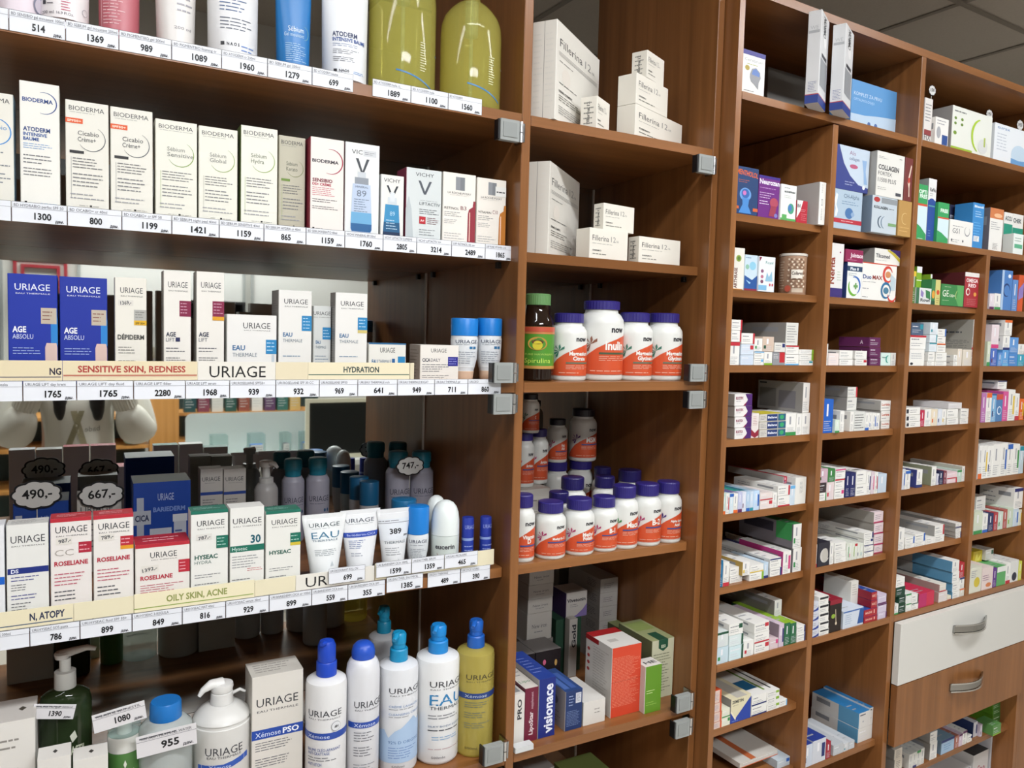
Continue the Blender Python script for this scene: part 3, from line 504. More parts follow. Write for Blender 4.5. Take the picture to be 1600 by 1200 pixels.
tube_up('dusty pink bottle with white print, top shelf', 153, 219, A1, .072, .17, '#b8616bs', [('r', .17, .13, .18, .5, '#e4c0c4'), ('l', .22, .15, .6, .48, 11, '#e2b9bd'), ('r', .46, .055, .52, .085, '#e9d5d6'), ('l', .54, .055, .8, .08, 1, '#e9d5d6'), ('tb', 'STRONG', .5, .74, .0, '#e9d5d6', .03)], caph=.004, capkey='#b8616bs', bot=.95, thin=2.2, group=G1, name='lotion_bottle', cat='bottle')
tube_up('white bottle narrowing to a silver cap, top shelf', 240, 308, A1, .068, .18, '#dfdcd8s', [('t', '200 ml', .45, .75, .14, '#8a8890', .03), ('l', .5, .3, .8, .6, 5, '#9a98a0')], caph=.016, capkey='#a8abb2m', bot=.86, capr=.0235, thin=2.0, group=G1, name='lotion_bottle', cat='bottle')
tube_up('wide white tube with blue and black print, top shelf', 322, 404, A1, .055, .19, '#dedfe0s', [('l', .30, .40, .72, .62, 7, '#3f5d8c'), ('l', .30, .24, .74, .36, 4, '#4a5468'), ('r', .30, .105, .35, .135, '#222226'), ('tb', 'N A O S', .38, .54, .105, '#333640', .028), ('l', .56, .06, .78, .13, 2, '#5f86c8'), ('l', .3, .0, .76, .02, 1, '#8a8d96')], caph=.003, bot=.93, thin=1, group=G1)
tube_up('bright blue tube lettered Sébium Gel moussant', 428, 487, A1, .055, .19, '#1c74b8s', [('t', 'Sébium', .36, .66, .36, '#d8e8f2', .05), ('t', 'Gel moussant', .28, .66, .315, '#b9d8ec', .035), ('a', .64, .36, .13, -80, 80, .012, '#8fc0b0'), ('l', .30, .09, .74, .26, 9, '#a8d0ea'), ('l', .3, .02, .7, .04, 1, '#c8e2f2')], caph=.003, bot=.84, thin=1, group=G1)
tube_up('white tube lettered ATODERM INTENSIVE BAUME', 501, 575, A1, .050, .19, '#dfe2e6s', [('tb', 'ATODERM', .26, .62, .385, '#23305a', .045), ('tb', 'INTENSIVE BAUME', .26, .76, .34, '#2f4f90', .035), ('l', .26, .29, .76, .325, 2, '#7c8cb0'), ('l', .26, .22, .64, .27, 3, '#6a6c74'), ('l', .26, .15, .70, .20, 3, '#6a6c74'), ('r', .26, .055, .31, .08, '#222226'), ('tb', 'NAOS', .34, .48, .055, '#333640', .024), ('l', .54, .045, .74, .075, 2, '#4f8fd0')], caph=.003, bot=.90, thin=1, group=G1)
def oil_bottle(label, pl, pr, yc, hb):
    a = P(pl, 120, yc); b = P(pr, 120, yc); r = (b.x - a.x) / 2; cx = (a.x + b.x) / 2; t = thing('oil_bottle', label, 'bottle', (cx, yc, A1 + .0004), 0, 'large yellow oil bottles'); ry = r * .82
    prof = [(0, r * .9, ry * .9), (.004, r * .985, ry * .985), (.01, r, ry), (hb, r, ry), (hb + .015, r * .975, ry * .975), (hb + .030, r * .88, ry * .88), (hb + .043, r * .70, ry * .7), (hb + .053, r * .5, ry * .5), (hb + .059, .015, .015), (hb + .071, .015, .015)]; k = hb - .125
    round_part('bottle', t, prof, 'oil', [('s', [(.35 + .05 * i, .26 - .013 * i - .0016 * i * i, .285 - .013 * i - .0016 * i * i) for i in range(9)], '#2a6fa8'), ('l', .58, .3, .66, .75, 12, '#cfd2b4'), ('r', .82, .62, .86, .64, '#2a6fa8')], (.01, .12), nv=1)
    m = MB(); m.lathe([(.010, .0035), (.186 + k, .0035)], 'clear_plastic', 10); m.lathe([(.125 + k, .012), (.184 + k, .012)], 'clear_plastic', 18); m.build('dip_tube', t)
    round_part('pump_head', t, [(.1965 + k, .0185), (.215 + k, .0185), (.216 + k, .008), (.235 + k, .008)], '#cdd0d4s')
oil_bottle('large clear pump bottle of yellow oil, left of the two', 577, 677, .062, .165)
oil_bottle('large clear pump bottle of yellow oil beside the cabinet post', 690, 778.5, .058, .135)
# ================================================================== fourth shelf (left bay)
G4 = 'skin care boxes on the fourth shelf'
std('white box with blue band cut by the left frame edge, fourth shelf', -62, 7, 826, A4, .036, .036, base='#dddfe2', group=G4, name='skin_care_box', F=uri([('r', 0, .46, 1, .53, '#1d5fc0'), ('l', .1, .15, .8, .4, 6, '#6a6c74')]))
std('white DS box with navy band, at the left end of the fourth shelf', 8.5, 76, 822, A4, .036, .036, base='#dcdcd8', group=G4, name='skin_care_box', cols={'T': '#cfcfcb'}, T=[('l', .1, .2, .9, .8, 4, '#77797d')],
    F=uri([('r', .02, .545, 1, .60, '#1f2f78'), ('tb', 'DS', .10, .28, .555, '#d8dcea', .035), ('l', .1, .47, .9, .53, 2, '#4a4c8c'), ('l', .1, .385, .6, .455, 3, '#55575f'), ('l', .1, .30, .9, .36, 2, '#4a4c8c'), ('l', .1, .20, .6, .285, 3, '#55575f'), ('l', .1, .03, .8, .10, 3, '#8a8c94')], lo=.10, hi=.92, v=.83, h=.07))
def rose(cc=False, spf=False, low=False):
    D = []
    if cc: D += [('t', 'CC', .10, .56, .655, '#a7a09a', .06), ('r', .68, .67, 1, .77, '#a8263a'), ('l', .7, .68, .97, .76, 2, '#e0a0aa')]
    elif low: D += [('r', .79, .56, 1, .74, '#b02a38'), ('l', .81, .58, .97, .72, 3, '#e0a0aa')]
    else: D += [('r', .67, .70, 1, .79, '#b02a38'), ('l', .69, .71, .97, .78, 2, '#e0a0aa'), ('r', .67, .665, 1, .70, '#d9962a')]
    D += [('r', .13, .76, .52, .82, '#d8d4cc'), ('td', '987,-' if cc else '789,-', .20, .77, .50, .785, '#3c3e46', .035)] if not low else [('r', .10, .60, .42, .70, '#d8d4cc'), ('td', '1392,-', .13, .61, .40, .64, '#3c3e46', .05)]
    v = .565 if not low else .50
    D += [('tb', 'ROSELIANE', .09, .91 if not low else .68, v, '#b02a40', .042 if not low else .06), ('l', .09, v - .19, .9, v - .06, 4, '#b8566a'), ('l', .09, v - .33, .7, v - .22, 3, '#4a4c54'), ('l', .05, .03, .9, .09, 2, '#c05a70')]
    return uri(D, lo=.12 if not low else .27, hi=.90 if not low else .76, v=.865 if not low else .80, h=.062 if not low else .085)
def cap_T(c): return {'T': c}
RT = [('l', .15, .25, .85, .75, 2, '#e8b8be')]
std('white ROSELIANE box lettered CC with red lid', 77.5, 143.5, 812, A4, .036, .036, base='#dfdad6', group=G4, name='skin_care_box', cols=cap_T('#b12b38'), T=RT, F=[('r', 0, .965, 1, 1, '#b12b38')] + rose(cc=True))
std('white ROSELIANE box with red and orange flash', 145, 209, 807, A4, .036, .036, base='#e0dcd7', group=G4, name='skin_care_box', cols=cap_T('#b12b38'), T=RT, F=[('r', 0, .965, 1, 1, '#b12b38')] + rose())
std('low wide white ROSELIANE box with red lid', 210.5, 297, 853, A4, .034, .055, base='#dedad4', group=G4, name='skin_care_box', cols=cap_T('#b02a38'), T=RT, F=[('r', 0, .95, 1, 1, '#b12b38')] + rose(low=True))
def hys(sub, extra=()): return uri([('tb', 'HYSEAC', .10, .72, .50, '#1f5a4c', .045)] + ([('t', sub, .10, .55, .45, '#4a6a62', .035)] if sub else []) + [('l', .1, .30, .8, .35, 2, '#7a7c80'), ('l', .1, .19, .85, .26, 2, '#7a7c80'), ('l', .1, .04, .7, .08, 1, '#4a8a7a')] + list(extra), lo=.16, hi=.90, v=.84, h=.06)
GS = [('r', .68, .60, 1, .73, '#1d6a58'), ('l', .70, .62, .97, .72, 3, '#a0cabc'), ('r', .14, .70, .56, .76, '#d6d4ce')]
std('white HYSEAC HYDRA box with green lid and green square', 297.5, 357, 800, A4, .036, .036, base='#deded9', group=G4, name='skin_care_box', cols=cap_T('#1d6a58'), T=[('l', .1, .3, .9, .7, 2, '#a8d0c4')], F=[('r', 0, .965, 1, 1, '#1d6a58')] + hys('HYDRA', GS + [('td', '787,-', .2, .70, .52, .715, '#3c3e46', .035)]))
std('white Hyseac 30 box with wide green band', 359, 413.5, 795, A4, .036, .036, base='#deded9', group=G4, name='skin_care_box', F=uri([('tb', '30', .60, .90, .62, '#1d5a6a', .085), ('r', 0, .535, 1, .60, '#1d6a58'), ('t', 'Hyseac', .06, .50, .55, '#cfe2dc', .04), ('l', .06, .36, .9, .50, 5, '#8a8c90'), ('l', .5, .32, .95, .36, 2, '#c05a60'), ('l', .06, .1, .9, .26, 5, '#6a6c72')], lo=.08, hi=.92, v=.83, h=.06))
std('white HYSEAC box with green and yellow square', 415, 470.5, 800, A4, .036, .036, base='#deded8', group=G4, name='skin_care_box', cols=cap_T('#1d6a58'), T=[('l', .1, .3, .9, .7, 2, '#a8d0c4')], F=[('r', 0, .965, 1, 1, '#1d6a58')] + hys('', [('r', .70, .62, 1, .73, '#1d6a58'), ('r', .70, .585, 1, .62, '#c8b43a'), ('l', .72, .63, .97, .72, 2, '#a0cabc')]))
def tube_down(label, pl, pr, pt, zs, yc, key, decs, capkey='#dfe0e0s', rz=0, group=None, flare=.60):
    """tube standing on its cap, wide crimped top"""
    a = P(pl, pt, yc); b = P(pr, pt, yc); w = (b.x - a.x) / 2; cx = (a.x + b.x) / 2; h = a.z - zs
    t = thing('skin_care_tube', label, 'tube', (cx, yc, zs + .0004), rz, group)
    rb = w * flare; prof = [(.016, rb, rb), (.022, rb * 1.02, rb * .98)]
    for i in range(1, 9): k = i / 8; prof.append((.022 + (h - .030) * k, rb + (w - rb) * k, rb * (1 - k) + .0022))
    prof += [(h - .0075, w, .0013), (h, w * 1.005, .0013)]
    round_part('cap', t, [(0, rb * .86), (.002, rb * .90), (.0155, rb * .94)], capkey)
    round_part('tube', t, prof, key, decs, (.022, h - .008), nv=10, face=0); return t
TE = [('t', 'URIAGE', .24, .74, .86, '#3a4a50', .075), ('l', .28, .825, .72, .845, 1, '#77838a'), ('t', 'EAU', .26, .74, .66, '#3f7694', .12), ('t', 'THERMALE', .26, .72, .61, '#4a6a80', .035), ('l', .28, .36, .70, .48, 4, '#7a848c'), ('l', .3, .05, .66, .1, 1, '#8a8d92'), ('p', [(.56, .18), (.64, .18), (.60, .27)], '#b9c0c4')]
GT = 'skin care tubes on the fourth shelf'
tube_down('white tube with large blue letters EAU THERMALE', 472, 541, 806, A4, .062, '#dee1e1s', TE, group=GT)
tube_down('white tube with blue band lettered Bariéderm CICA', 531.5, 594, 799, A4, .066, '#dddfe1s', [('t', 'URIAGE', .22, .74, .86, '#3a4454', .075), ('l', .26, .825, .72, .845, 1, '#77838a'), ('r', .06, .60, .96, .69, '#2846a4'), ('t', 'Bariéderm-CICA', .2, .80, .625, '#c2cdec', .04), ('l', .22, .40, .56, .56, 5, '#3f5c9c'), ('l', .24, .05, .7, .1, 1, '#8a8d92'), ('l', .24, .26, .6, .34, 2, '#8a92a4')], group=GT)
tube_down('white tube with a 389 price label stuck on it', 589, 641, 797, A4, .062, '#d8dadcs', [('r', .06, .50, .95, .90, '#d3d8de'), ('r', .06, .82, .95, .83, '#6a6d74'), ('l', .1, .84, .9, .89, 1, '#6a6d74'), ('tb', '389', .38, .64, .62, '#1c1d22', .1), ('tb', 'ден.', .70, .86, .57, '#3a3c44', .04), ('t', 'THERMALE', .22, .76, .44, '#5a6670', .05), ('l', .22, .22, .7, .38, 4, '#8a8d92'), ('p', [(.5, .08), (.6, .08), (.55, .16)], '#b9c0c4')], group=GT)
rollon('white roll-on deodorant with blue cap behind the 389 tube', 636, 670, 792, A4, .066, .40, group='roll-on deodorants on the fourth shelf', decs=[('t', 'URIAGE', .24, .80, .72, '#2e3a56', .14), ('l', .28, .6, .8, .66, 1, '#77808c'), ('l', .26, .1, .8, .5, 6, '#8a93a0')], foot=None)
def dome(label, pl, pr, pt, y, decs=()):
    a = P(pl, pt, y); b = P(pr, pt, y); r = (b.x - a.x) / 2; cx = (a.x + b.x) / 2; h = a.z - A4
    t = thing('roll_on_deodorant', label, 'deodorant', (cx, y, A4 + .0004), 0, 'round topped white deodorants')
    round_part('bottle', t, [(0, r * .9), (.004, r * .98), (h * .52, r)], '#d3dcd8s', decs, (.006, h * .50), face=-.38)
    round_part('cap', t, [(h * .525, r * 1.0), (h * .72, r * .99), (h * .83, r * .92), (h * .91, r * .78), (h * .965, r * .55), (h * .992, r * .28), (h, r * .04)], '#dfe6e4s')
dome('round topped white roll-on lettered eucerin, front one', 676, 716.5, 783, .062, [('tb', 'eucerin', .26, .72, .66, '#4a4a50', .15), ('a', .5, .62, .2, 200, 340, .02, '#a04048'), ('l', .26, .35, .74, .42, 1, '#8a9290')])
dome('round topped white roll-on behind the eucerin one', 667, 697, 775, .120)
def stick(label, pl, pr, pt, y):
    a = P(pl, pt, y); b = P(pr, pt, y); r = (b.x - a.x) / 2; h = a.z - A4; t = thing('lip_stick', label, 'lip balm', ((a.x + b.x) / 2, y, A4 + .0004), 0, 'blue lip balm sticks')
    round_part('tube', t, [(0, r), (h * .55, r)], '#2a3fa0s', [('l', .2, .1, .8, .9, 5, '#9aa8e0')], (.004, h * .53)); round_part('band', t, [(h * .552, r * .98), (h * .60, r * .98)], '#8fa6dcs'); round_part('cap', t, [(h * .602, r * .99), (h * .97, r * .97), (h, r * .9)], '#24379as', [('t', 'URIAGE', .22, .8, .5, '#9aa8e0', .25)], (h * .62, h * .95))
stick('blue lip balm stick, left of the pair near the post', 722.5, 740, 809, .060); stick('blue lip balm stick, right of the pair near the post', 751, 767.5, 808, .058)
# back row
def backstd(label, pl, pr, pt, y, d, **k): return std(label, pl, pr, pt, A4, y, d, **k)
CICA = [('r', .06, .42, .18, .84, '#aeb6c6'), ('r', 0, .55, .30, .70, '#b4bac6'), ('tb', 'CICA', .03, .27, .59, '#1c2a50', .065), ('t', 'URIAGE', .42, .70, .80, '#b8c6e6', .08), ('tb', 'BARIEDERM', .34, .90, .68, '#7f9ad8', .05)]
carton('royal blue CICA gift box standing deep behind the ROSELIANE boxes', (P(208, 760, .240).x, .240, A4 + .0004), P(298, 760, .240).x - P(208, 760, .240).x, P(208, 756, .240).z - A4, .080, base='#1c449cp', cols={'T': '#8f9896'}, group='blue CICA boxes', name='gift_box', F=CICA + [('r', .28, .02, .66, .50, '#c4ccd8'), ('l', .30, .05, .64, .46, 6, '#4a5a8a'), ('r', .70, .02, .92, .56, '#c0c8d6'), ('r', .68, .56, .94, .64, '#d4dae2'), ('l', .72, .1, .90, .5, 5, '#5a6aa0')])
carton('blue CICA box under the cloud tag reading 490', (P(20, 780, .300).x, .300, A4 + .0004), P(107, 780, .300).x - P(20, 780, .300).x, P(20, 788, .300).z - A4, .08, base='#1a408fp', cols={'T': '#7f8a8e'}, group='blue CICA boxes', name='gift_box', F=[('r', .04, .3, .16, .84, '#aeb6c6'), ('r', .0, .46, .40, .62, '#b4bac6'), ('tb', 'CICA', .05, .36, .50, '#1c2a50', .08), ('t', 'URIAGE', .5, .9, .74, '#8aa0d4', .08)])
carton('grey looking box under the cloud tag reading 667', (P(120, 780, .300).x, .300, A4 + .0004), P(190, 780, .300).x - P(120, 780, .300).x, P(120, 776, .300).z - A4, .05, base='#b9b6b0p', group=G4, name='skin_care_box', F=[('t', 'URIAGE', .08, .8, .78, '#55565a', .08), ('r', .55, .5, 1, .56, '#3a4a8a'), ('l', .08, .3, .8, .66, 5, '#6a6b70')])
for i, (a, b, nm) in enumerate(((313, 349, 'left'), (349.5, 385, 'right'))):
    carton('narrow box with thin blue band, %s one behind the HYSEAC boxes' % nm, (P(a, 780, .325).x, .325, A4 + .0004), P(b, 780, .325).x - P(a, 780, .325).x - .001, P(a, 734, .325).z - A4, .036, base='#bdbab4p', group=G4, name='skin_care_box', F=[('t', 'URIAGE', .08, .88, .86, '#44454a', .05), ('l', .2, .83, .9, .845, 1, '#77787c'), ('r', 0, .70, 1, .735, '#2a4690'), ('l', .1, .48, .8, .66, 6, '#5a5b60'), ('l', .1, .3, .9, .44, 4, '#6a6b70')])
# pump bottle
def body_round(t, r, h0, h1, key, decs=(), zr=None, neck=.5, sh=.018, face=0, nm='bottle', base=.004):
    return round_part(nm, t, [(0, r * .93), (base * .4, r * .97), (base, r), (h0, r), (h0 + sh * .35, r * .97), (h0 + sh * .7, r * .84), (h0 + sh, r * (neck + .12)), (h1, r * neck)], key, decs, zr or (base, h0), face=face)
def place_round(label, cat, name, pl, pr, pref, zs, y, group=None, rz=0):
    a = P(pl, pref, y); b = P(pr, pref, y); return thing(name, label, cat, ((a.x + b.x) / 2, y, zs + .0004), rz, group), (b.x - a.x) / 2
t, r = place_round('white pump bottle with blue band standing behind the HYSEAC boxes', 'bottle', 'pump_bottle', 397, 434, 780, A4, .335)
H = P(415, 765, .335).z - A4
body_round(t, r, H - .004, H + .006, '#b4b3b2s', [('t', 'URIAGE', .28, .76, .70, '#3e4046', .075), ('r', 0, .42, 1, .52, '#2a4690'), ('l', .3, .54, .7, .66, 2, '#6a6b70')], neck=.55)
round_part('collar', t, [(H + .0065, r * .62), (H + .024, r * .60), (H + .025, .008), (H + .045, .007)], '#c3c3c0s')
m = MB(); m.lathe([(H + .0455, .012), (H + .056, .013), (H + .058, .010)], '#c9c9c6s', 20); m.tube([(0, 0, H + .052), (.012, -.018, H + .053), (.016, -.026, H + .047)], [.006, .005, .003], '#c9c9c6s'); m.build('pump_head', t)
def spray(label, pl, pr, pt, y):
    t, r = place_round(label, 'bottle', 'spray_bottle', pl, pr, 770, A4, y, 'grey bottles with teal caps on the fourth shelf'); Hc = P((pl + pr) / 2, pt, y).z - A4; h0 = Hc - .037
    body_round(t, r, h0 - .012, h0, '#a9a9b8s', [('t', 'URIAGE', .22, .80, .66, '#4c4e5e', .10), ('l', .25, .6, .8, .64, 1, '#77798a'), ('e', .66, .50, .03, .03, '#2f5e86'), ('e', .75, .50, .03, .03, '#2f5e86')], neck=.66, sh=.012, face=-.12)
    round_part('cap', t, [(h0 + .0004, r * .70), (h0 + .013, r * .72), (h0 + .0135, r * .80), (h0 + .031, r * .80), (h0 + .035, r * .72), (h0 + .036, r * .60)], '#1c7a92s')
spray('grey bottle with teal cap, left of the two right of the pump bottle', 440, 475, 716, .372); spray('grey bottle with teal cap, right of the two right of the pump bottle', 478, 514, 714, .372)
spray('grey bottle with teal cap, left of the two with the 747 tag', 603, 639, 704, .350); spray('grey bottle with teal cap, right of the two with the 747 tag', 640, 675, 704, .350)
for i, (pl, pr, pt, y) in enumerate(((612, 650, 781, .118), (562, 592, 753, .322), (546, 576, 746, .390))):
    rollon('white roll-on with teal blue cap, %s of the diagonal file' % ['nearest', 'middle one', 'farthest'][i], pl, pr, pt, A4, y, .40, '#145f8as', '#b9bcc0s', 'file of teal capped roll-ons', foot=None)
def cloud(label, cx_px, cy_px, wpx, y, num, stick=.05, tilt=0, yrad=.66, kk=None):
    c = P(cx_px, cy_px, y) if kk is None else kk; k = (c - CAM).dot(FWD) / F_PX; R = wpx / 2 * k * 1.12; n = 72; mb = MB(); out = []; inn = []
    for i in range(n):
        a = 2 * PI * i / n; q = 1 + .10 * abs(math.sin(a * 4.5)); out.append((R * q * math.cos(a), R * yrad * q * math.sin(a))); inn.append((R * (q - .10) * math.cos(a), R * yrad * (q - .13) * math.sin(a)))
    mb.prism(out, 0, .0008, '#1b1b1dp', 'y'); mb.add([(x, .0011, z) for x, z in inn], [tuple(range(n - 1, -1, -1))], '#cfcfccp'); mb.add([(x, -.0003, z) for x, z in inn], [tuple(range(n))], '#d5d5d2p')
    draw(mb, [('td', num, .20, .36, .82, .40, '#141416', .34)], 2 * R, 2 * R * yrad, lambda u, v, e: (u - R, -.0004 - e, v - R * yrad))
    draw(mb, [('td', num, .20, .36, .82, .40, '#141416', .34)], 2 * R, 2 * R * yrad, lambda u, v, e: (u - R, .0012 + e, v - R * yrad))
    mb.box((-.0008, .0015, -R * yrad - stick), (.0008, .0022, 0), '#b9b9b4p')
    o = mb.build('price_tag', None, (c.x, c.y, c.z), tilt); return tag(o, label, 'price tag', 'cloud shaped price tags')
cloud('cloud shaped price tag with handwritten 490', 57.5, 773, 58, .295, '490,-', .03); cloud('cloud shaped price tag with handwritten 667', 158.5, 773, 54, .295, '667,-', .03); cloud('cloud shaped price tag with handwritten 747', 641, 728, 39, .300, '747,-', .03)
# ================================================================== lowest visible shelf (left bay)
G5 = 'bottles on the lowest visible shelf'
carton('white RILASTIL box cut by the left frame edge', (P(-60, 1150, .05).x, .05, A5 + .0004), P(55, 1150, .05).x - P(-60, 1150, .05).x, P(0, 1131, .05).z - A5, .075, base='#d9d6d0p', cols={'T': '#c9c5bf'}, name='skin_care_box', group=None,
    F=[('tb', 'RILASTIL', .45, .98, .44, '#4a463e', .07), ('p', [(.72, .55), (.80, .60), (.75, .68), (.67, .62)], '#35322e'), ('l', .5, .80, .8, .9, 2, '#8a8680')], T=[('p', [(.74, .5), (.80, .6), (.86, .5), (.80, .4)], '#4a463e')])
for a, b, nm in ((58, 112, 'left'), (114, 170, 'right')):
    carton('low white box with black diamond, %s one at the bottom frame edge' % nm, (P(a, 1185, .010).x, .010, A5 + .0004), P(b, 1185, .010).x - P(a, 1185, .010).x - .001, P(a, 1190, .010).z - A5, .038, base='#d8d5cfp', name='skin_care_box', group='low RILASTIL boxes', T=[('p', [(.44, .5), (.52, .65), (.60, .5), (.52, .35)], '#3a3733')], F=[('tb', 'RILASTIL', .2, .9, .5, '#4a463e', .09)])
# dark green pump bottle, rectangular shoulders
t, r = place_round('dark green RILASTIL pump bottle with white pump', 'bottle', 'pump_bottle', 60, 144, 1130, A5, .125, G5); H = P(100, 1078, .125).z - A5
prof = [(0, r * .95, r * .55), (.004, r, r * .6), (H - .018, r, r * .6), (H - .006, r * .92, r * .55), (H, r * .7, r * .45), (H + .004, r * .36, r * .36)]
round_part('bottle', t, prof, 'dark_green_glass', [('tb', 'RILASTIL', .46, .76, .60, '#c4c8b0', .07), ('l', .48, .57, .74, .59, 1, '#8a927a'), ('p', [(.58, .70), (.64, .74), (.61, .80), (.55, .76)], '#d5d8c8'), ('t', 'DERMASTIL', .46, .72, .40, '#8c947c', .035), ('l', .2, .05, .7, .3, 6, '#7a8268')], (.01, H - .02), face=0)
round_part('collar', t, [(H + .0045, r * .42), (H + .030, r * .41), (H + .031, r * .22), (H + .050, r * .22)], '#c9c9c4s')
m = MB(); m.lathe([(H + .0505, r * .26), (H + .058, r * .30), (H + .061, r * .24)], '#c4c0bcs', 24, (-.004, 0)); m.tube([(-.006, 0, H + .056), (.012, -.002, H + .060), (.030, -.004, H + .063), (.042, -.006, H + .060)], [.0075, .006, .0045, .0032], '#c4c0bcs'); m.build('pump_head', t)
def slip(label, cxp, cyp, wpx, y, num, cap, ang):
    c = P(cxp, cyp, y); k = (c - CAM).dot(FWD) / F_PX; w_ = wpx * k * 1.12; h_ = w_ * .40; mb = MB(); mb.box((-w_ / 2, 0, -h_ / 2), (w_ / 2, .0006, h_ / 2), '#d6d4d6p')
    draw(mb, [('r', 0, .70, 1, .72, '#77787e'), ('l', .05, .75, .95, .97, 1, '#5a5b60'), ('tb', num, .40, .70, .22, '#1a1a1c', .34), ('tb', 'ден.', .76, .94, .10, '#3a3c44', .14), ('t', cap, .08, .92, .77, '#4a4b52', .13)], w_, h_, lambda u, v, e: (u - w_ / 2, -e, v - h_ / 2))
    o = mb.build('price_label', None, (c.x, c.y, c.z)); o.rotation_euler = (0, ang, 0); return tag(o, label, 'price label', 'slips hung on bottles')
slip('white slip reading 1390 hung askew on the green pump bottle', 84, 1112, 52, .086, '1390', 'RILASTIL gel 400ml', .22)
t, r = place_round('small bottle with green band under a clear domed cap', 'bottle', 'spray_bottle', 167, 221, 1140, A5, .085, G5); H = P(194, 1146, .085).z - A5
round_part('bottle', t, [(0, r * .92), (.004, r), (H - .022, r)], '#4c7c3cs', [('tb', 'RILASTIL', .3, .7, .70, '#cfd8c2', .1), ('p', [(.47, .88), (.50, .94), (.53, .88), (.50, .82)], '#dfe4d6')], (.01, H - .024))
round_part('shoulder', t, [(H - .0215, r * .98), (H, r), (H + .002, r * .95)], '#d0cfc8s'); round_part('nozzle', t, [(H + .0025, r * .45), (H + .020, r * .43), (H + .024, r * .35)], '#d6d5cfs')
round_part('cap', t, [(H + .0026, r * .96), (H + .022, r * .96), (H + .032, r * .85), (H + .038, r * .62), (H + .040, r * .3)], 'acrylic')
slip('white slip reading 1080 on the domed cap bottle', 187, 1120, 66, .030, '1080', 'RILASTIL ACNESTIL', -.13)
t, r = place_round('clear micellar water bottle with bright blue cap', 'bottle', 'water_bottle', 216, 301, 1170, A5, .075, G5); H = P(258, 1130, .075).z - A5
body_round(t, r, H - .006, H + .010, 'water_gel', [('t', 'EAU MICELLAIRE', .3, .72, .55, '#4a7a9a', .06), ('l', .3, .2, .7, .5, 5, '#6a8ca8')], neck=.62, sh=.014)
round_part('cap', t, [(H + .0105, r * .60), (H + .034, r * .58), (H + .037, r * .54)], '#1d6fb8s')
slip('white slip reading 955 on the micellar water bottle', 261, 1157, 77, .030, '955', 'URI EAU THER.MICEL.WATER', -.05)
# white canister with pouring pump
t, r = place_round('stout white canister with a duckbill pump, lettered URIAGE', 'bottle', 'pump_canister', 300, 391, 1160, A5, .085, G5); H = P(345, 1112, .085).z - A5
round_part('bottle', t, [(0, r * .95), (.004, r), (H - .012, r), (H - .011, r * .96), (H - .006, r * .95), (H - .005, r * .99), (H, r * .94), (H + .008, r * .76), (H + .014, r * .58), (H + .016, r * .44)], '#d2d1cds', [('t', 'URIAGE', .30, .72, .72, '#3c3e44', .10), ('t', 'EAU THERMALE', .32, .70, .68, '#4a4c52', .03), ('s', [(.2, .53, .60), (.5, .54, .61), (.8, .60, .67)], '#2a52a8'), ('t', 'Xémose', .34, .58, .555, '#d0daf0', .05), ('l', .3, .2, .7, .45, 6, '#7a8090')], (.006, H - .014), face=-.08)
round_part('collar', t, [(H + .0165, r * .40), (H + .034, r * .38), (H + .035, r * .34)], '#d6d5d2s')
m = MB(); m.lathe([(H + .0355, r * .36), (H + .043, r * .40), (H + .048, r * .38), (H + .050, r * .2)], '#d8d7d4s', 28)
m.tube([(0, 0, H + .046), (-.018, -.004, H + .050), (-.030, -.007, H + .044), (-.036, -.008, H + .036)], [.011, .008, .005, .003], '#d8d7d4s'); m.build('pump_head', t)
m = MB(); m.tube([(r * .36, 0, H + .028), (r * .62, -.002, H + .033), (r * .80, -.003, H + .028)], [.003, .0026, .002], '#d0cfccs'); m.build('lock_clip', t)
def xem(v=.42, d=.0): return [('t', 'URIAGE', .10, .90, .70, '#3a3c44', .055), ('t', 'EAU THERMALE', .12, .90, .665, '#44464e', .018)]
x0 = P(392, 1150, .055).x; x1 = P(476, 1150, .055).x
carton('tall white Xémose PSO box with bright blue band', (P(393.5, 1100, .055).x, .055, A5 + .0004), P(473.5, 1100, .055).x - P(393.5, 1100, .055).x, P(393, 1060, .055).z - A5, .060, base='#d5d1c9p', cols={'L': '#c2beb6', 'T': '#cbc7be'}, name='skin_care_box', group=None,
    F=[('t', 'URIAGE', .09, .90, .755, '#33353a', .068), ('t', 'EAU THERMALE', .10, .90, .71, '#44464e', .018), ('r', 0, .50, 1, .575, '#2448a0'), ('t', 'Xémose', .07, .56, .515, '#cfdaf0', .042), ('tb', 'PSO', .60, .92, .515, '#e8ecf4', .045), ('l', .07, .40, .85, .48, 4, '#5a5c66'), ('l', .07, .27, .9, .35, 4, '#5a5c66'), ('r', .82, .02, 1, .16, '#2448a0')], T=[('l', .1, .2, .9, .8, 4, '#8a8680')])
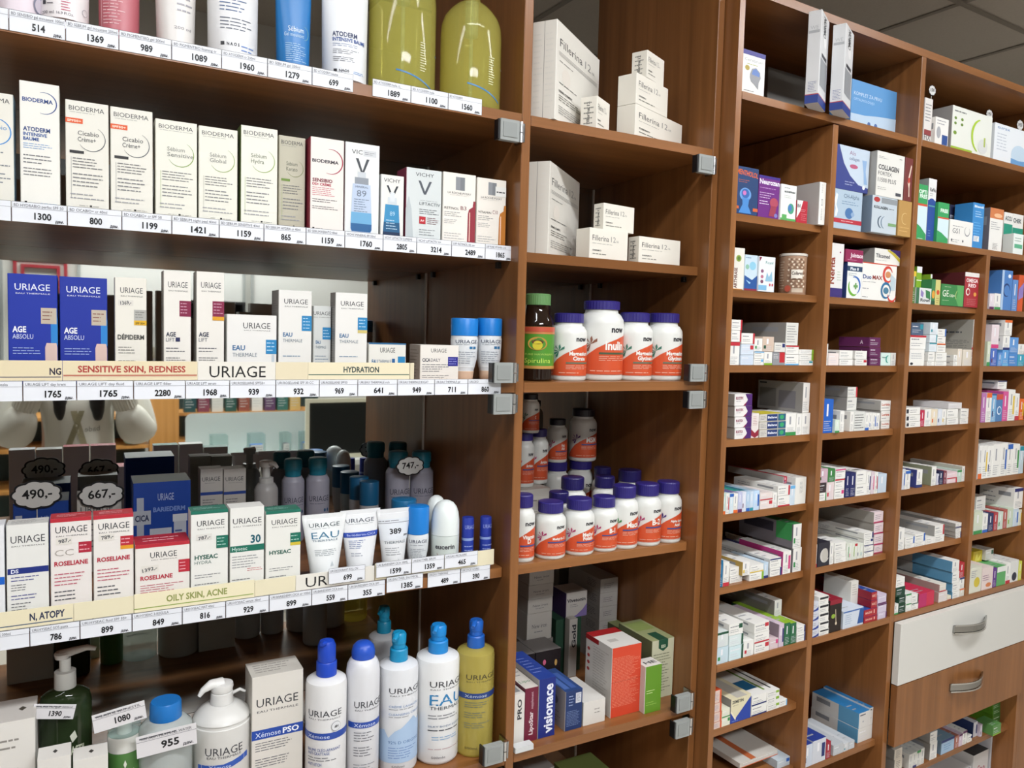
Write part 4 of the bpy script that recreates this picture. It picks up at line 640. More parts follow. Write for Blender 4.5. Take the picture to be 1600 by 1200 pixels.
def lotion(label, pl, pr, pt_shoulder, y, key, decs, capkey, pump=True, group=G5, face=0, cap='pump', neck=.34, name='pump_bottle', hs=1.0):
    t, r = place_round(label, 'bottle', name, pl, pr, 1120, A5, y, group); H = P((pl + pr) / 2, pt_shoulder, y).z - A5
    round_part('bottle', t, [(0, r * .90), (.003, r * .97), (.007, r), (H - .010, r), (H - .004, r * .96), (H, r * .80), (H + .003, r * .48)], key, decs, (.008, H - .010), face=face); z = H + .0034
    if cap == 'pump':
        round_part('collar', t, [(z, r * .46), (z + .020, r * .45), (z + .022, r * .40)], capkey)
        m = MB(); m.lathe([(z + .0225, r * .34), (z + .030, r * .33), (z + .031, r * .36), (z + .046, r * .37), (z + .050, r * .30)], capkey, 24); m.tube([(0, 0, z + .043), (-.010, -.010, z + .047), (-.016, -.018, z + .043)], [.0075, .006, .004], capkey); m.build('pump_head', t)
    elif cap == 'spray':
        round_part('collar', t, [(z, r * .50), (z + .022, r * .50), (z + .024, r * .46)], capkey)
        m = MB(); m.lathe([(z + .0245, r * .44), (z + .050, r * .44), (z + .058, r * .34), (z + .061, r * .12)], capkey, 24); m.tube([(0, -.003, z + .052), (-.008, -.010, z + .058), (-.013, -.015, z + .058)], [.006, .005, .0035], capkey); m.build('pump_head', t)
    return t, r, H
lotion('white Xémose bottle with deep blue pump', 478, 540, 1056, .050, '#dcdcdcs', [('t', 'URIAGE', .20, .76, .74, '#33353c', .062), ('t', 'EAU THERMALE', .21, .74, .71, '#44464e', .014), ('r', 0, .52, 1, .585, '#2448a0'), ('t', 'Xémose', .20, .56, .535, '#cfdaf0', .035), ('e', .66, .64, .075, .055, '#dadcdf'), ('a', .66, .64, .075, 0, 360, .006, '#33353c'), ('tb', '48H', .62, .70, .625, '#23242a', .025), ('t', 'BAUME OLÉO-APAISANT', .2, .74, .41, '#2c4c94', .028), ('t', 'ANTI-GRATTAGE', .2, .56, .375, '#2c4c94', .028), ('l', .2, .31, .7, .36, 2, '#6a6c74'), ('t', 'ANTI-ITCH', .2, .44, .27, '#2c4c94', .028), ('l', .2, .05, .76, .22, 5, '#5f7ab4')], '#1a43b4s', cap='spray', face=-.28)
# aerosol
t, r = place_round('white aerosol can with rounded shoulders and blue cap', 'can', 'aerosol_can', 541, 591, 1120, A5, .050, G5); H = P(566, 1028, .05).z - A5
round_part('can', t, [(0, r * .95), (.003, r), (H - .022, r), (H - .010, r * .95), (H - .002, r * .82), (H + .002, r * .70)], '#d6d7dbs', [('t', 'URIAGE', .24, .84, .72, '#3a3c44', .062), ('t', 'EAU THERMALE', .26, .82, .69, '#44464e', .014), ('r', .1, .53, 1, .585, '#2448a0'), ('t', 'Xémose', .24, .66, .54, '#cfdaf0', .035), ('l', .24, .40, .66, .50, 4, '#5a5c66'), ('l', .24, .26, .62, .36, 4, '#5a5c66'), ('l', .24, .04, .7, .2, 6, '#8a8c94')], (.004, H - .024), face=.0)
round_part('cap', t, [(H + .0024, r * .68), (H + .012, r * .70), (H + .022, r * .62), (H + .028, r * .42), (H + .030, r * .1)], '#2450b8s')
lotion('white cleansing cream bottle with teal pump and a pale blue mountain', 592, 650, 1033, .062, '#d8dadds', [('t', 'URIAGE', .24, .86, .80, '#3a3c44', .058), ('t', 'EAU THERMALE', .26, .84, .77, '#44464e', .014), ('t', 'CRÈME LAVANTE', .24, .76, .655, '#6a8cb8', .022), ('l', .24, .63, .7, .645, 1, '#4a4c54'), ('t', 'CLEANSING CREAM', .24, .80, .575, '#6a8cb8', .022), ('l', .24, .55, .7, .565, 1, '#4a4c54'), ('s', [(.04, .08, .40), (.16, .08, .42), (.24, .08, .34), (.34, .08, .41), (.44, .08, .44), (.56, .08, .50), (.66, .08, .54), (.76, .08, .48), (.9, .08, .50)], '#a6bfdc'), ('t', '92% D ORIGINE', .24, .78, .28, '#3a5f9c', .03), ('l', .24, .12, .78, .25, 5, '#5f7ab4'), ('t', '500ml', .3, .5, .03, '#6a6c74', .025)], '#178ab8s')
lotion('white bottle with large letters EAU THERMALE and sky blue pump', 651, 713, 1020, .062, '#e0e1e1s', [('t', 'URIAGE', .26, .86, .78, '#2e3036', .066), ('t', 'EAU THERMALE', .27, .84, .75, '#3a3c44', .014), ('t', 'EAU', .26, .82, .59, '#2a7cb0', .12), ('t', 'THERMALE', .26, .80, .545, '#3a4450', .035), ('l', .24, .44, .84, .5, 2, '#6a6c74'), ('t', 'SILKY BODY LOTION', .24, .84, .36, '#4a6c94', .02), ('l', .24, .31, .84, .35, 1, '#4a4c54'), ('l', .3, .22, .8, .27, 2, '#6f9fc8'), ('l', .25, .12, .85, .14, 1, '#b08a90'), ('t', '500mle', .3, .5, .03, '#6a6c74', .025)], '#1b82cas')
t, r, H = lotion('amber yellow Xémose cleansing oil bottle beside the hinge', 714, 767, 1012, .050, 'oil_dull', [('t', 'URIAGE', .30, .86, .79, '#4a442c', .055), ('t', 'EAU THERMALE', .31, .84, .76, '#5a5438', .013), ('r', .08, .585, 1, .645, '#24407e'), ('t', 'Xémose', .28, .66, .60, '#b9c6d8', .032), ('l', .28, .49, .74, .56, 3, '#5a6a6a'), ('l', .28, .38, .74, .45, 3, '#5a6a6a'), ('l', .28, .27, .74, .34, 3, '#5a6a6a'), ('t', '500ml', .3, .5, .05, '#5a5438', .025)], '#1f5fb8s', face=-.3)
lotion('second white bottle with teal pump hidden behind the aerosol', 575, 620, 990, .170, '#c9ccd0s', [], '#1585a8s')
# ================================================================== middle bay
def edge_box(label, pB, pN, pR, yN, zs, name='filler_kit_box', h=None, ptop=None, w=None, d=None, **k):
    """box turned on its shelf: near vertical edge at column pN and depth yN, top row ptop there; the top edge runs to pixel pR=(x, y)"""
    n = P(pN, ptop, yN); q = PZ(pR[0], pR[1], n.z); rz = math.atan2(q.y - n.y, q.x - n.x); w = w or math.hypot(q.x - n.x, q.y - n.y)
    return carton(label, (n.x, n.y, zs + .0004), w, n.z - zs - .0007, d, rz=rz, name=name, **k)
FIL = lambda v, hh, sub=True, hi=.72: [('t', 'Fillerina', .07, hi * .68, v, '#3c3d40', hh), ('t', '12', hi * .76, hi * .93, v, '#8a8a88', hh), ('t', 'HA', hi * .96, hi * 1.04, v, '#8a8a88', hh * .4)] + ([('l', .07, v - hh * .6, .6, v - hh * .35, 1, '#8a8a88')] if sub else [])
BIG = FIL(.76, .085, False, .84) + [('r', .05, .70, .95, .704, '#8a8a88'), ('r', .05, .685, .95, .689, '#8a8a88'), ('r', .05, .67, .95, .674, '#8a8a88'), ('l', .07, .60, .5, .63, 1, '#8a8a88'), ('e', .22, .48, .09, .09, '#dcd6cc'), ('l', .07, .38, .6, .41, 1, '#6a6a6a'), ('tb', 'DERMO-COSMETIC', .07, .36, .30, '#4a4a4a', .022), ('l', .07, .21, .7, .28, 3, '#5a5a5a'), ('l', .07, .08, .85, .17, 4, '#8a8a8a')]
SIDEL = [('r', .49, 0, .51, 1, '#8c8a84'), ('l', .08, .1, .44, .9, 14, '#d6d4cc'), ('l', .56, .1, .92, .9, 14, '#d8d6ce')]
GF = 'cartons lettered Fillerina 12'
edge_box('large shrink wrapped Fillerina box leaning back on the top shelf', 833, 871, (945, 102), -.006, A1, ptop=29, d=.048, w=.225, base='#dddad1', F=BIG, L=SIDEL, group=GF)
def fil(label, nx, ny, dx, dy, z, w, h, d, deg, left=None, **k): return carton(label, (nx, ny, z), w, h, d, rz=math.radians(deg), base='#dfdbd0', F=FIL(.60, .19) + [('tb', 'DERMO', .08, .30, .26, '#5a5a58', .05), ('l', .08, .12, .6, .22, 1, '#77776f')], L=left or (), name='filler_kit_box', group=GF, **k)
def fb(label, pN, pTop, pRight, y, z, d, side=(), wd=None):
    n = P(pN, pTop, y); q = PZ(pRight[0], pRight[1], n.z) if abs(n.z - 1.6) > .06 else P(pRight[0], pRight[1], y + .02)
    rz = math.degrees(math.atan2(q.y - n.y, q.x - n.x)); return fil(label, n.x, n.y, 0, 0, z, wd or (q - n).length, n.z - z - .0004, d, rz, side), n.z
S1 = [('tv', 'Fillerina 12', .15, .85, .55, '#5a5a58', .18), ('l', .2, .1, .8, .9, 5, '#8a8a84')]
o, za = fb('lowest of three stacked Fillerina boxes, top shelf', 993.5, 161, (1066, 196), .004, A1 + .0004, .042)
n = P(993.5, 161, .004); q = P(993.5, 112, .004)
fil('middle one of three stacked Fillerina boxes, top shelf', n.x, n.y, 0, 0, n.z + .0003, .125, q.z - n.z - .001, .042, math.degrees(o.rotation_euler.z))
o.data = o.data; n2 = P(1012, 77, .016)
fil('small Fillerina box on top of the stack, top shelf', n2.x, .016, 0, 0, q.z + .0002, .075, n2.z - q.z - .001, .034, math.degrees(o.rotation_euler.z) + 3, S1)
n = P(935, 149, .000); fil('small Fillerina box in front of the large one, top shelf', n.x, .003, 0, 0, A1 + .0004, .062, n.z - A1, .034, 32, S1)
edge_box('large shrink wrapped Fillerina box on the second shelf', 827, 860, (915, 293), .030, A2, ptop=251, d=.050, w=.215, base='#d8d5cc', F=BIG, L=SIDEL, group=GF)
n = P(922, 355, .040); fil('wide Fillerina box carrying a smaller one, second shelf', n.x, .040, 0, 0, A2 + .0004, .105, n.z - A2 - .0004, .040, 8)
n2 = P(944.5, 316, .048); fil('small Fillerina box on top of the wide one, second shelf', n2.x, .050, 0, 0, n.z + .0004, .088, n2.z - n.z - .001, .028, 9, S1)
n = P(999, 369, .040); fil('Fillerina box lying at the right of the second shelf', n.x, .040, 0, 0, A2 + .0004, .118, n.z - A2, .032, 5, S1)
# supplement bottles
def cap_round(nm, t, z, r, h, key, n=40):
    m = MB(); seg = 72; prof = [(z, 1.0), (z + h * .9, 1.0), (z + h * .98, .94), (z + h, .86)]; pts = []
    for zz, k in prof:
        for i in range(seg): rr = r * k * (1 - (.022 if i % 2 else 0)); pts.append((rr * math.sin(2 * PI * i / seg), -rr * math.cos(2 * PI * i / seg), zz))
    fs = [(a * seg + i, a * seg + (i + 1) % seg, (a + 1) * seg + (i + 1) % seg, (a + 1) * seg + i) for a in range(3) for i in range(seg)] + [tuple(3 * seg + i for i in range(seg)), tuple(range(seg - 1, -1, -1))]
    m.add(pts, fs, key); m.smooth = True; return m.build(nm, t, ang=25)
def now_bottle(label, pl, pr, pt, y, zs, title, leaf='#c04a7c', capk='#2c2470s', body='#d8d9d4s', org='#c8502c', group='white supplement bottles with orange labels', capf=.14, mid='#3c4a84', face=-.42, tsz=.085, brown=False, ycap=None, pyr=None, hh=None):
    a = P(pl, pyr or (pt + 60), y); b = P(pr, pyr or (pt + 60), y); r = (b.x - a.x) / 2 * .985; cx = (a.x + b.x) / 2; H = hh or (P((pl + pr) / 2, pt, y).z - zs); t = thing('supplement_bottle', label, 'bottle', (cx, y, zs + .0004), 0, group)
    ch = H * capf; hb = H - ch; D = [('s', [(.06, .015, .04), (.16, .015, .24), (.26, .015, .40), (.38, .015, .52), (.50, .015, .61), (.62, .015, .68), (.76, .015, .75), (.98, .015, .82)], org), ('tn', 'now', .70, .845, '#26262e', .125, 1.05)]
    for i in range(6):
        an = PI * (.25 + i * .22); D.append(('p', [(.30, .60), (.30 + .10 * math.cos(an) - .02, .60 + .12 * math.sin(an)), (.30 + .13 * math.cos(an), .60 + .17 * math.sin(an)), (.30 + .10 * math.cos(an) + .02, .60 + .12 * math.sin(an) - .03)], leaf))
    ln = title if isinstance(title, (list, tuple)) else [title]
    for i, s in enumerate(ln): D.append(('tn', s, .66, .50 - .12 * i, '#e6e2dc', tsz * (1.4 if len(s) < 7 else 1.15)))
    v = .50 - .11 * len(ln); D += [('r', .42, v + .015, .90, v + .055, mid), ('l', .42, v - .12, .9, v - .01, 3, '#e4b8a4'), ('l', .30, .05, .85, .10, 1, '#e4b8a4'), ('r', .0, .0, 1, .012, org)]
    round_part('bottle', t, [(0, r * .93), (.002, r * .98), (.005, r), (hb * .80, r), (hb * .86, r * .975), (hb * .925, r * .86), (hb * .955, r * .74), (hb, r * .72)], body, D, (hb * .085, hb * .79), face=face)
    cap_round('cap', t, hb + .0003, r * .80, ch, capk); return t
GR = '#3c7a68'
now_bottle('white Magnesium Citrate bottle with violet cap, right of the spirulina jar', 862.5, 912, 490, .066, A3, ['Magnesium', 'Citrate'], GR, mid='#5c6a58')
now_bottle('tallest white bottle, lettered Inulin', 909, 967.5, 471, .072, A3, 'Inulin', '#8a5a48', mid='#44543c', tsz=.12, capf=.11)
now_bottle('white Magnesium Glycinate bottle, left of the pair', 966.5, 1013, 489, .060, A3, ['Magnesium', 'Glycinate'], GR, mid='#5c6a58')
now_bottle('white Magnesium Glycinate bottle, right of the pair', 1012, 1058.5, 490, .058, A3, ['Magnesium', 'Glycinate'], GR, mid='#5c6a58')
a = P(816, 530, .060); b = P(862, 530, .060); r = (b.x - a.x) / 2; H = P(843, 460, .060).z - A3
t = thing('spirulina_jar', 'dark glass spirulina jar with green cap and green label', 'jar', (max((a.x + b.x) / 2, .700 + r + .003), .060, A3 + .0004)); hb = H * .87
round_part('jar', t, [(0, r * .9), (.003, r), (hb * .70, r), (hb * .80, r * .93), (hb * .88, r * .74), (hb, r * .70)], 'brown_glass')
round_part('label', t, [(hb * .16, r * 1.012), (hb * .715, r * 1.012)], '#4c8a2cs', [('r', 0, .88, 1, 1, '#b8503a'), ('r', 0, .83, 1, .875, '#c07a4a'), ('r', 0, 0, 1, .07, '#b88a48'), ('e', .50, .60, .18, .16, '#b88a3c'), ('e', .50, .59, .15, .13, '#4c8a2c'), ('e', .50, .56, .09, .11, '#c8bc34'), ('e', .50, .64, .11, .05, '#5a3a22'), ('t', 'PURE HAWAIIAN', .26, .82, .32, '#a8c860', .05), ('t', 'Spirulina', .26, .76, .14, '#c2e060', .12)], (hb * .162, hb * .713), face=-.5)
cap_round('cap', t, hb + .0003, r * .74, H - hb, '#5f8a54s')
GV = 'vitamin bottles on the fourth shelf of the middle bay'
def now4(label, pl, pr, pt, pb, title, leaf='#a83c6c', **k):
    q = PZ((pl + pr) / 2, pb - 3, A4); y = min(q.y + .022, .062); return now_bottle(label, pl, pr, pt, y, A4, title, leaf, group=GV, capf=.19, **k)
now4('white Vitamin bottle half hidden behind the left post', 799, 833, 772, 880, ['Vitamin', 'D'])
now4('white Methyl B-12 bottle, second in the front row', 837.5, 880, 783, 871, ['Methyl B-12'], tsz=.065)
now4('white Methyl Folate bottle with yellow streak', 882.5, 924, 778, 865, ['Methyl', 'Folate'])
now4('white bottle lettered B-1', 923.5, 960, 775, 859, 'B-1', tsz=.11)
now4('white Maca bottle with green leaf', 955.5, 992, 758, 853, 'Maca', '#3c8a4c', tsz=.11)
now4('white bottle lettered B-2', 990.5, 1027.5, 755, 849, 'B-2', tsz=.12)
now4('white Alpha Lipoic Acid bottle, last in the front row', 1025, 1059, 752, 845, ['Alpha Lipoic', 'Acid'], '#4a3c7c', tsz=.06)
GVB = 'supplement bottles behind the vitamin row'
for lab, pl, pr, pt, y, ti in (('plain white bottle behind Methyl Folate, violet lid with white spot', 874, 912, 745, .150, 'C'), ('white bottle directly behind the B-12 bottle', 855, 888, 768, .125, 'D'), ('white bottle behind the B-1 bottle', 927, 959, 744, .165, 'Zinc'), ('white bottle standing behind the B-2 bottle', 964, 1000, 734, .185, 'Iron'), ('white bottle deep behind the B-1 bottle', 926, 953, 730, .250, 'E')):
    now_bottle(lab, pl, pr, pt, y, A4, ti, group=GVB, capf=.19, capk='#221c58s')
# white cartons as a plinth, bottles on them and on other bottles
carton('low white carton lying behind the vitamin row, lower one', (.765, .200, A4 + .0004), .128, .052, .125, base='#c6c2ba', name='supplement_carton', group='white cartons under the dark bottles', F=[('l', .1, .2, .8, .8, 3, '#8a8680')])
carton('low white carton lying behind the vitamin row, upper one', (.767, .205, A4 + .0530), .126, .050, .12, base='#c8c4bc', name='supplement_carton', group='white cartons under the dark bottles', F=[('l', .1, .2, .8, .8, 3, '#8a8680')])
zt = A4 + .1034
def nb(label, cpx, y, r, h, z, ti, **k):
    x = P(cpx, 700, y).x; t = now_bottle(label, 900, 940, 700, y, z, ti, group='dark lit supplement bottles at the back', hh=h, **k); s = r / (((P(940, 760, y).x - P(900, 760, y).x) / 2) * .985)
    t.location.x = x; t.scale = (s, s, 1); return t
nb('Arginine bottle standing on the white cartons, left', 820, .245, .0215, .118, zt, 'Arginine', tsz=.08)
nb('Arginine bottle standing on the white cartons, right', 842, .268, .0215, .122, zt, 'Arginine', tsz=.08)
nb('bottle raised on top of an Arginine bottle', 827, .245, .0205, .085, zt + .1186, 'C', leaf=GR, capk='#1a1a1es')
nb('plain white bottle carrying the Hyaluronic bottle', 871, .300, .030, .142, A4, 'K')
nb('wide white bottle carrying the MSM bottle', 908, .300, .033, .142, A4, 'L')
nb('Hyaluronic bottle left of the MSM bottle', 870, .300, .024, .100, A4 + .1428, ['Hyal', 'Acid'], tsz=.07, capk='#16121es')
nb('large bottle lettered MSM high at the back', 910, .300, .033, .122, A4 + .1428, 'MSM', tsz=.12, leaf='#5a3c7c', capk='#16121es')
# lowest visible shelf
GB = 'cartons on the lowest visible shelf of the middle bay'
def low(label, pl, pr, pt, pb, d, y=None, **k):
    q = PZ(pl, pb, A5); y = q.y if y is None else y; a = P(pl, pt, y); b = P(pr, pt, y); x0 = max(a.x, .7015); k.setdefault('group', GB); k.setdefault('name', 'supplement_carton')
    return carton(label, (x0, y, A5 + .0004), min(b.x, 1.1335) - x0 - .0008, a.z - A5, d, **k)
low('white carton against the left post, lowest shelf', 804, 821, 1087, 1162, .100, y=.022, base='#d8d5cf', F=[('tv', 'PRO', .5, .9, .7, '#33353a', .4)], T=[('r', .2, .1, .8, .4, '#8a8a8a')])
low('maroon spined white carton, lowest shelf', 821, 842, 1077, 1157, .125, y=.024, base='#6b1f36', cols={'T': '#d5d0c8'}, F=[('tv', 'LipoStar', .12, .55, .62, '#d8c8cc', .30), ('tv', 'supplement', .60, .92, .62, '#b08a96', .18)], T=[('t', 'Lipo', .1, .9, .2, '#4a8a5a'), ('l', .1, .4, .9, .9, 4, '#8a8a8a')])
low('deep blue carton with white spine lettering visionace', 842.5, 869.5, 1063, 1155, .135, y=.024, base='#1c2c78', F=[('tv', 'visionace', .06, .90, .82, '#dfe3ee', .52)], T=[('l', .15, .2, .85, .8, 6, '#6a7cc0')], cols={'T': '#27408f', 'L': '#a9a8a8'})
low('navy carton with barcode, white left side', 884, 911, 1082, 1143, .105, base='#1f3564', cols={'T': '#2a4478', 'L': '#a09a98'}, F=[('r', .60, .66, .92, .92, '#c9ccd4'), ('l', .64, .7, .88, .9, 7, '#33353a'), ('l', .1, .1, .9, .5, 10, '#7f92bc'), ('l', .2, .6, .5, .9, 4, '#9aa8cc')], L=[('e', .5, .65, .25, .15, '#6a6468'), ('l', .1, .1, .9, .4, 5, '#5a5458')], T=[('r', .1, .1, .4, .8, '#4a68a8'), ('r', .5, .1, .8, .8, '#3f5c9c')])
low('low plain white carton right of the navy one', 912, 946.5, 1099, 1135, .110, base='#d3d0ca', F=[('l', .5, .4, .8, .7, 2, '#8a8884')])
low('big red and white ridged carton on the lowest shelf', 957, 1003, 1014, 1122, .095, base='#c8432a', cols={'L': '#cfccc6', 'T': '#d2cfc9'}, F=[('l', .04, .14, .96, .86, 34, '#d98a72'), ('r', 0, .50, 1, .507, '#a83622')], L=[('e', .12, .80, .05, .025, '#a83a3a'), ('e', .12, .70, .05, .025, '#a83a3a'), ('e', .12, .60, .05, .025, '#a83a3a'), ('e', .12, .5, .05, .025, '#a83a3a'), ('l', .3, .1, .9, .9, 20, '#b0aca6'), ('r', 0, .93, .5, 1, '#9a1f22')], T=[('r', 0, .72, 1, 1, '#9a1f22'), ('r', .2, .3, .5, .45, '#b4b0aa')])
low('slim white carton with green spine on the lowest shelf', 1009, 1035, 1043, 1113, .038, y=.012, base='#5c8a24', cols={'L': '#cfcdc8', 'T': '#d6d3cd'}, F=[('l', .1, .4, .6, .5, 2, '#c9dc9a'), ('l', .1, .15, .8, .25, 2, '#8fb452')], T=[('tb', 'HE', .2, .9, .3, '#4a4a4a', .3)])
low('pale green carton with dark crest, behind the green spined one', 1019, 1056.5, 1003, 1090, .120, y=.056, base='#bdbda2', cols={'T': '#9da477', 'L': '#6a7050'}, F=[('p', [(.30, 1), (.72, 1), (.72, .86), (.51, .80), (.30, .86)], '#20503c'), ('tb', 'ESI', .42, .60, .86, '#c8d0b8', .05), ('l', .08, .10, .92, .78, 14, '#6a6c5a')], T=[('r', .3, 0, .7, .35, '#20503c'), ('r', .1, .5, .9, .9, '#8a9a5a')])
low('second pale green carton deeper behind the red one', 978, 1006, 988, 1060, .110, y=.190, base='#a8aa8c', cols={'T': '#8f9866', 'L': '#5c6244'}, F=[('p', [(.30, 1), (.72, 1), (.72, .86), (.51, .80), (.30, .86)], '#20503c'), ('l', .08, .10, .92, .78, 14, '#5a5c4a')])
for i, (a, b, nm) in enumerate(((.788, .8475, 'left'), (.8485, .914, 'right'))):
    carton('black carton with pink print, %s one of two behind visionace' % nm, (a, .175, A5 + .0004), b - a, .100, .07, base='#1a1216', cols={'T': '#74706e'}, name='supplement_carton', group=GB, F=[('tb', 'Honey', .15, .55, .45, '#8a2440', .14), ('tb', 'Over', .6, .9, .4, '#a8a0a0', .14), ('e', .35, .75, .06, .06, '#c05a7c'), ('e', .8, .7, .05, .07, '#b08a50')])
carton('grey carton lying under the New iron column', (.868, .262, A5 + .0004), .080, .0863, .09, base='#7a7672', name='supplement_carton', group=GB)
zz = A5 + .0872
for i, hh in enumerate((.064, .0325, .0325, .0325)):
    carton('grey-lit white New iron carton, %s of the column of four' % ['lowest', 'second', 'third', 'topmost'][i], (.8765 + .0008 * i, .262, zz), .066, hh, .08, base='#b4b0a9', name='supplement_carton', group='column of New iron cartons', F=[('t', 'New iron', .2, .8, .45, '#55535a', .16), ('l', .3, .25, .7, .38, 1, '#77757a')]); zz += hh + .0006  # white cartons; the shade at the back is put into their base colour
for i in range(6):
    carton('grey-lit white carton, %s of the column of six at the back' % ['lowest', 'second', 'third', 'fourth', 'fifth', 'topmost'][i], (1.078, .262, A5 + .0004 + .0344 * i), .052, .0338, .14, base='#a9a5a0', name='supplement_carton', group='column of six grey-lit cartons', F=[('l', .2, .3, .8, .7, 3, '#66646a')], L=[('l', .6, .2, .92, .8, 5, '#4a484c')])  # dim light at the back is mixed into this grey base colour
carton('white carton lettered Vivetonin with a violet curve', (.974, .252, A5 + .1300), .059, .060, .06, base='#b9b5b0', cols={'L': '#4c3a66'}, name='supplement_carton', group=GB, F=[('tb', 'Vivetonin', .05, .92, .62, '#2c2a34', .14), ('s', [(.2, 0, .02), (.5, 0, .08), (.8, 0, .28), (1, 0, .5)], '#7a6aa0'), ('l', .2, .4, .6, .55, 2, '#77757a')])
carton('dark green carton behind the Gold carton', (.9500, .254, A5 + .0004), .0700, .1290, .075, base='#2c4a3a', name='supplement_carton', group=GB)
carton('narrow white carton with vertical word Gold', (.9700, .228, A5 + .0004), .022, .136, .020, base='#b4b0aa', name='supplement_carton', group=GB, F=[('tv', 'Gold', .5, .9, .8, '#26262e', .5)])
carton('clear plastic card holder flat on the front of the lowest shelf', (.7015, -.004, A5 + .0003), .040, .010, .018, base='#c9ccccs', name='card_holder', cat='card holder')
# glimpsed below the lowest visible shelf
for x, w_, h_, bc, dd, lab in ((.715, .05, .115, '#8a8684', [('l', .1, .6, .9, .9, 3, '#44424a')], 'grey-lit carton left of the cabinet bottom row'), (.775, .030, .155, '#a89aa6', [('tv', 'COCO', .5, .95, .7, '#5c2a5c', .4)], 'violet marked carton in the cabinet bottom row'), (.808, .062, .175, '#8f8c88', [('tb', 'BETA', .1, .8, .86, '#2c2a30', .05), ('tb', 'BRAIN', .1, .7, .78, '#2c2a30', .05), ('l', .1, .1, .9, .7, 8, '#55535a')], 'grey-lit carton with black words in the cabinet bottom row'), (.92, .10, .13, '#6f7c44', [('l', .1, .6, .9, .9, 3, '#c0c8a0')], 'olive green carton at the right of the cabinet bottom row')):  # grey-lit ones carry the bottom row's shade in their base colour
    carton(lab, (x, .12, .4605), w_, h_ + .05, .08, base=bc, F=dd, name='supplement_carton', group='cartons in the cabinet bottom row')
# ================================================================== pigeonhole unit: cartons
ORD = ['first', 'second', 'third', 'fourth', 'fifth', 'sixth', 'seventh', 'eighth', 'ninth', 'tenth', 'eleventh', 'twelfth', 'thirteenth', 'fourteenth']
K = {1: (1130, 0, 5), 2: (1400, 0, 4.6154), 3: (1130, 200, 5), 4: (1400, 200, 6), 5: (1130, 370, 5.3333), 6: (1400, 390, 6), 7: (1110, 570, 5.3333), 8: (1380, 570, 5.4545),
     9: (1100, 780, 5.3333), 10: (1370, 760, 5.4545), 11: (1090, 960, 3.1373), 12: (1380, 1060, 7.2727), 13: (1100, 1050, 5.3333)}
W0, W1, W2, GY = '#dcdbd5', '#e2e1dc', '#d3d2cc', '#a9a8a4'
def fine(c='#8a8c92', n=4): return [('l', .1, .15, .9, .85, n, c)]
def deco(base, acc, seed, w, h):
    """brand word, fine print and one accent patch: generic small carton face"""
    r = random.Random(seed); light = base in (W0, W1, W2, GY); ink = '#6e7078' if light else '#e4e4e8'; D = []
    if w > h * 1.15:
        D += [('l', .08, .58, r.uniform(.6, .95), .86, 1, ink), ('l', .08, .18, .8, .50, 2, '#8a8d94' if light else '#c8c8d0')]
        if acc: D.append(r.choice([('r', .86, 0, 1, 1, acc), ('r', 0, 0, 1, .14, acc), ('r', .70, .5, .95, .9, acc), ('r', 0, .86, 1, 1, acc)]))
    else:
        D += [('r', .34, .5, .50, .86, '#9a9ca2' if light else ink), ('l', .12, .05, .88, .38, 5, '#8a8d94' if light else '#c8c8d0')]
        if acc: D.append(r.choice([('r', 0, 0, 1, .16, acc), ('r', 0, .84, 1, 1, acc), ('r', .68, .2, .92, .8, acc), ('r', .1, .2, .3, .42, acc)]))
    return D
CELLS = []
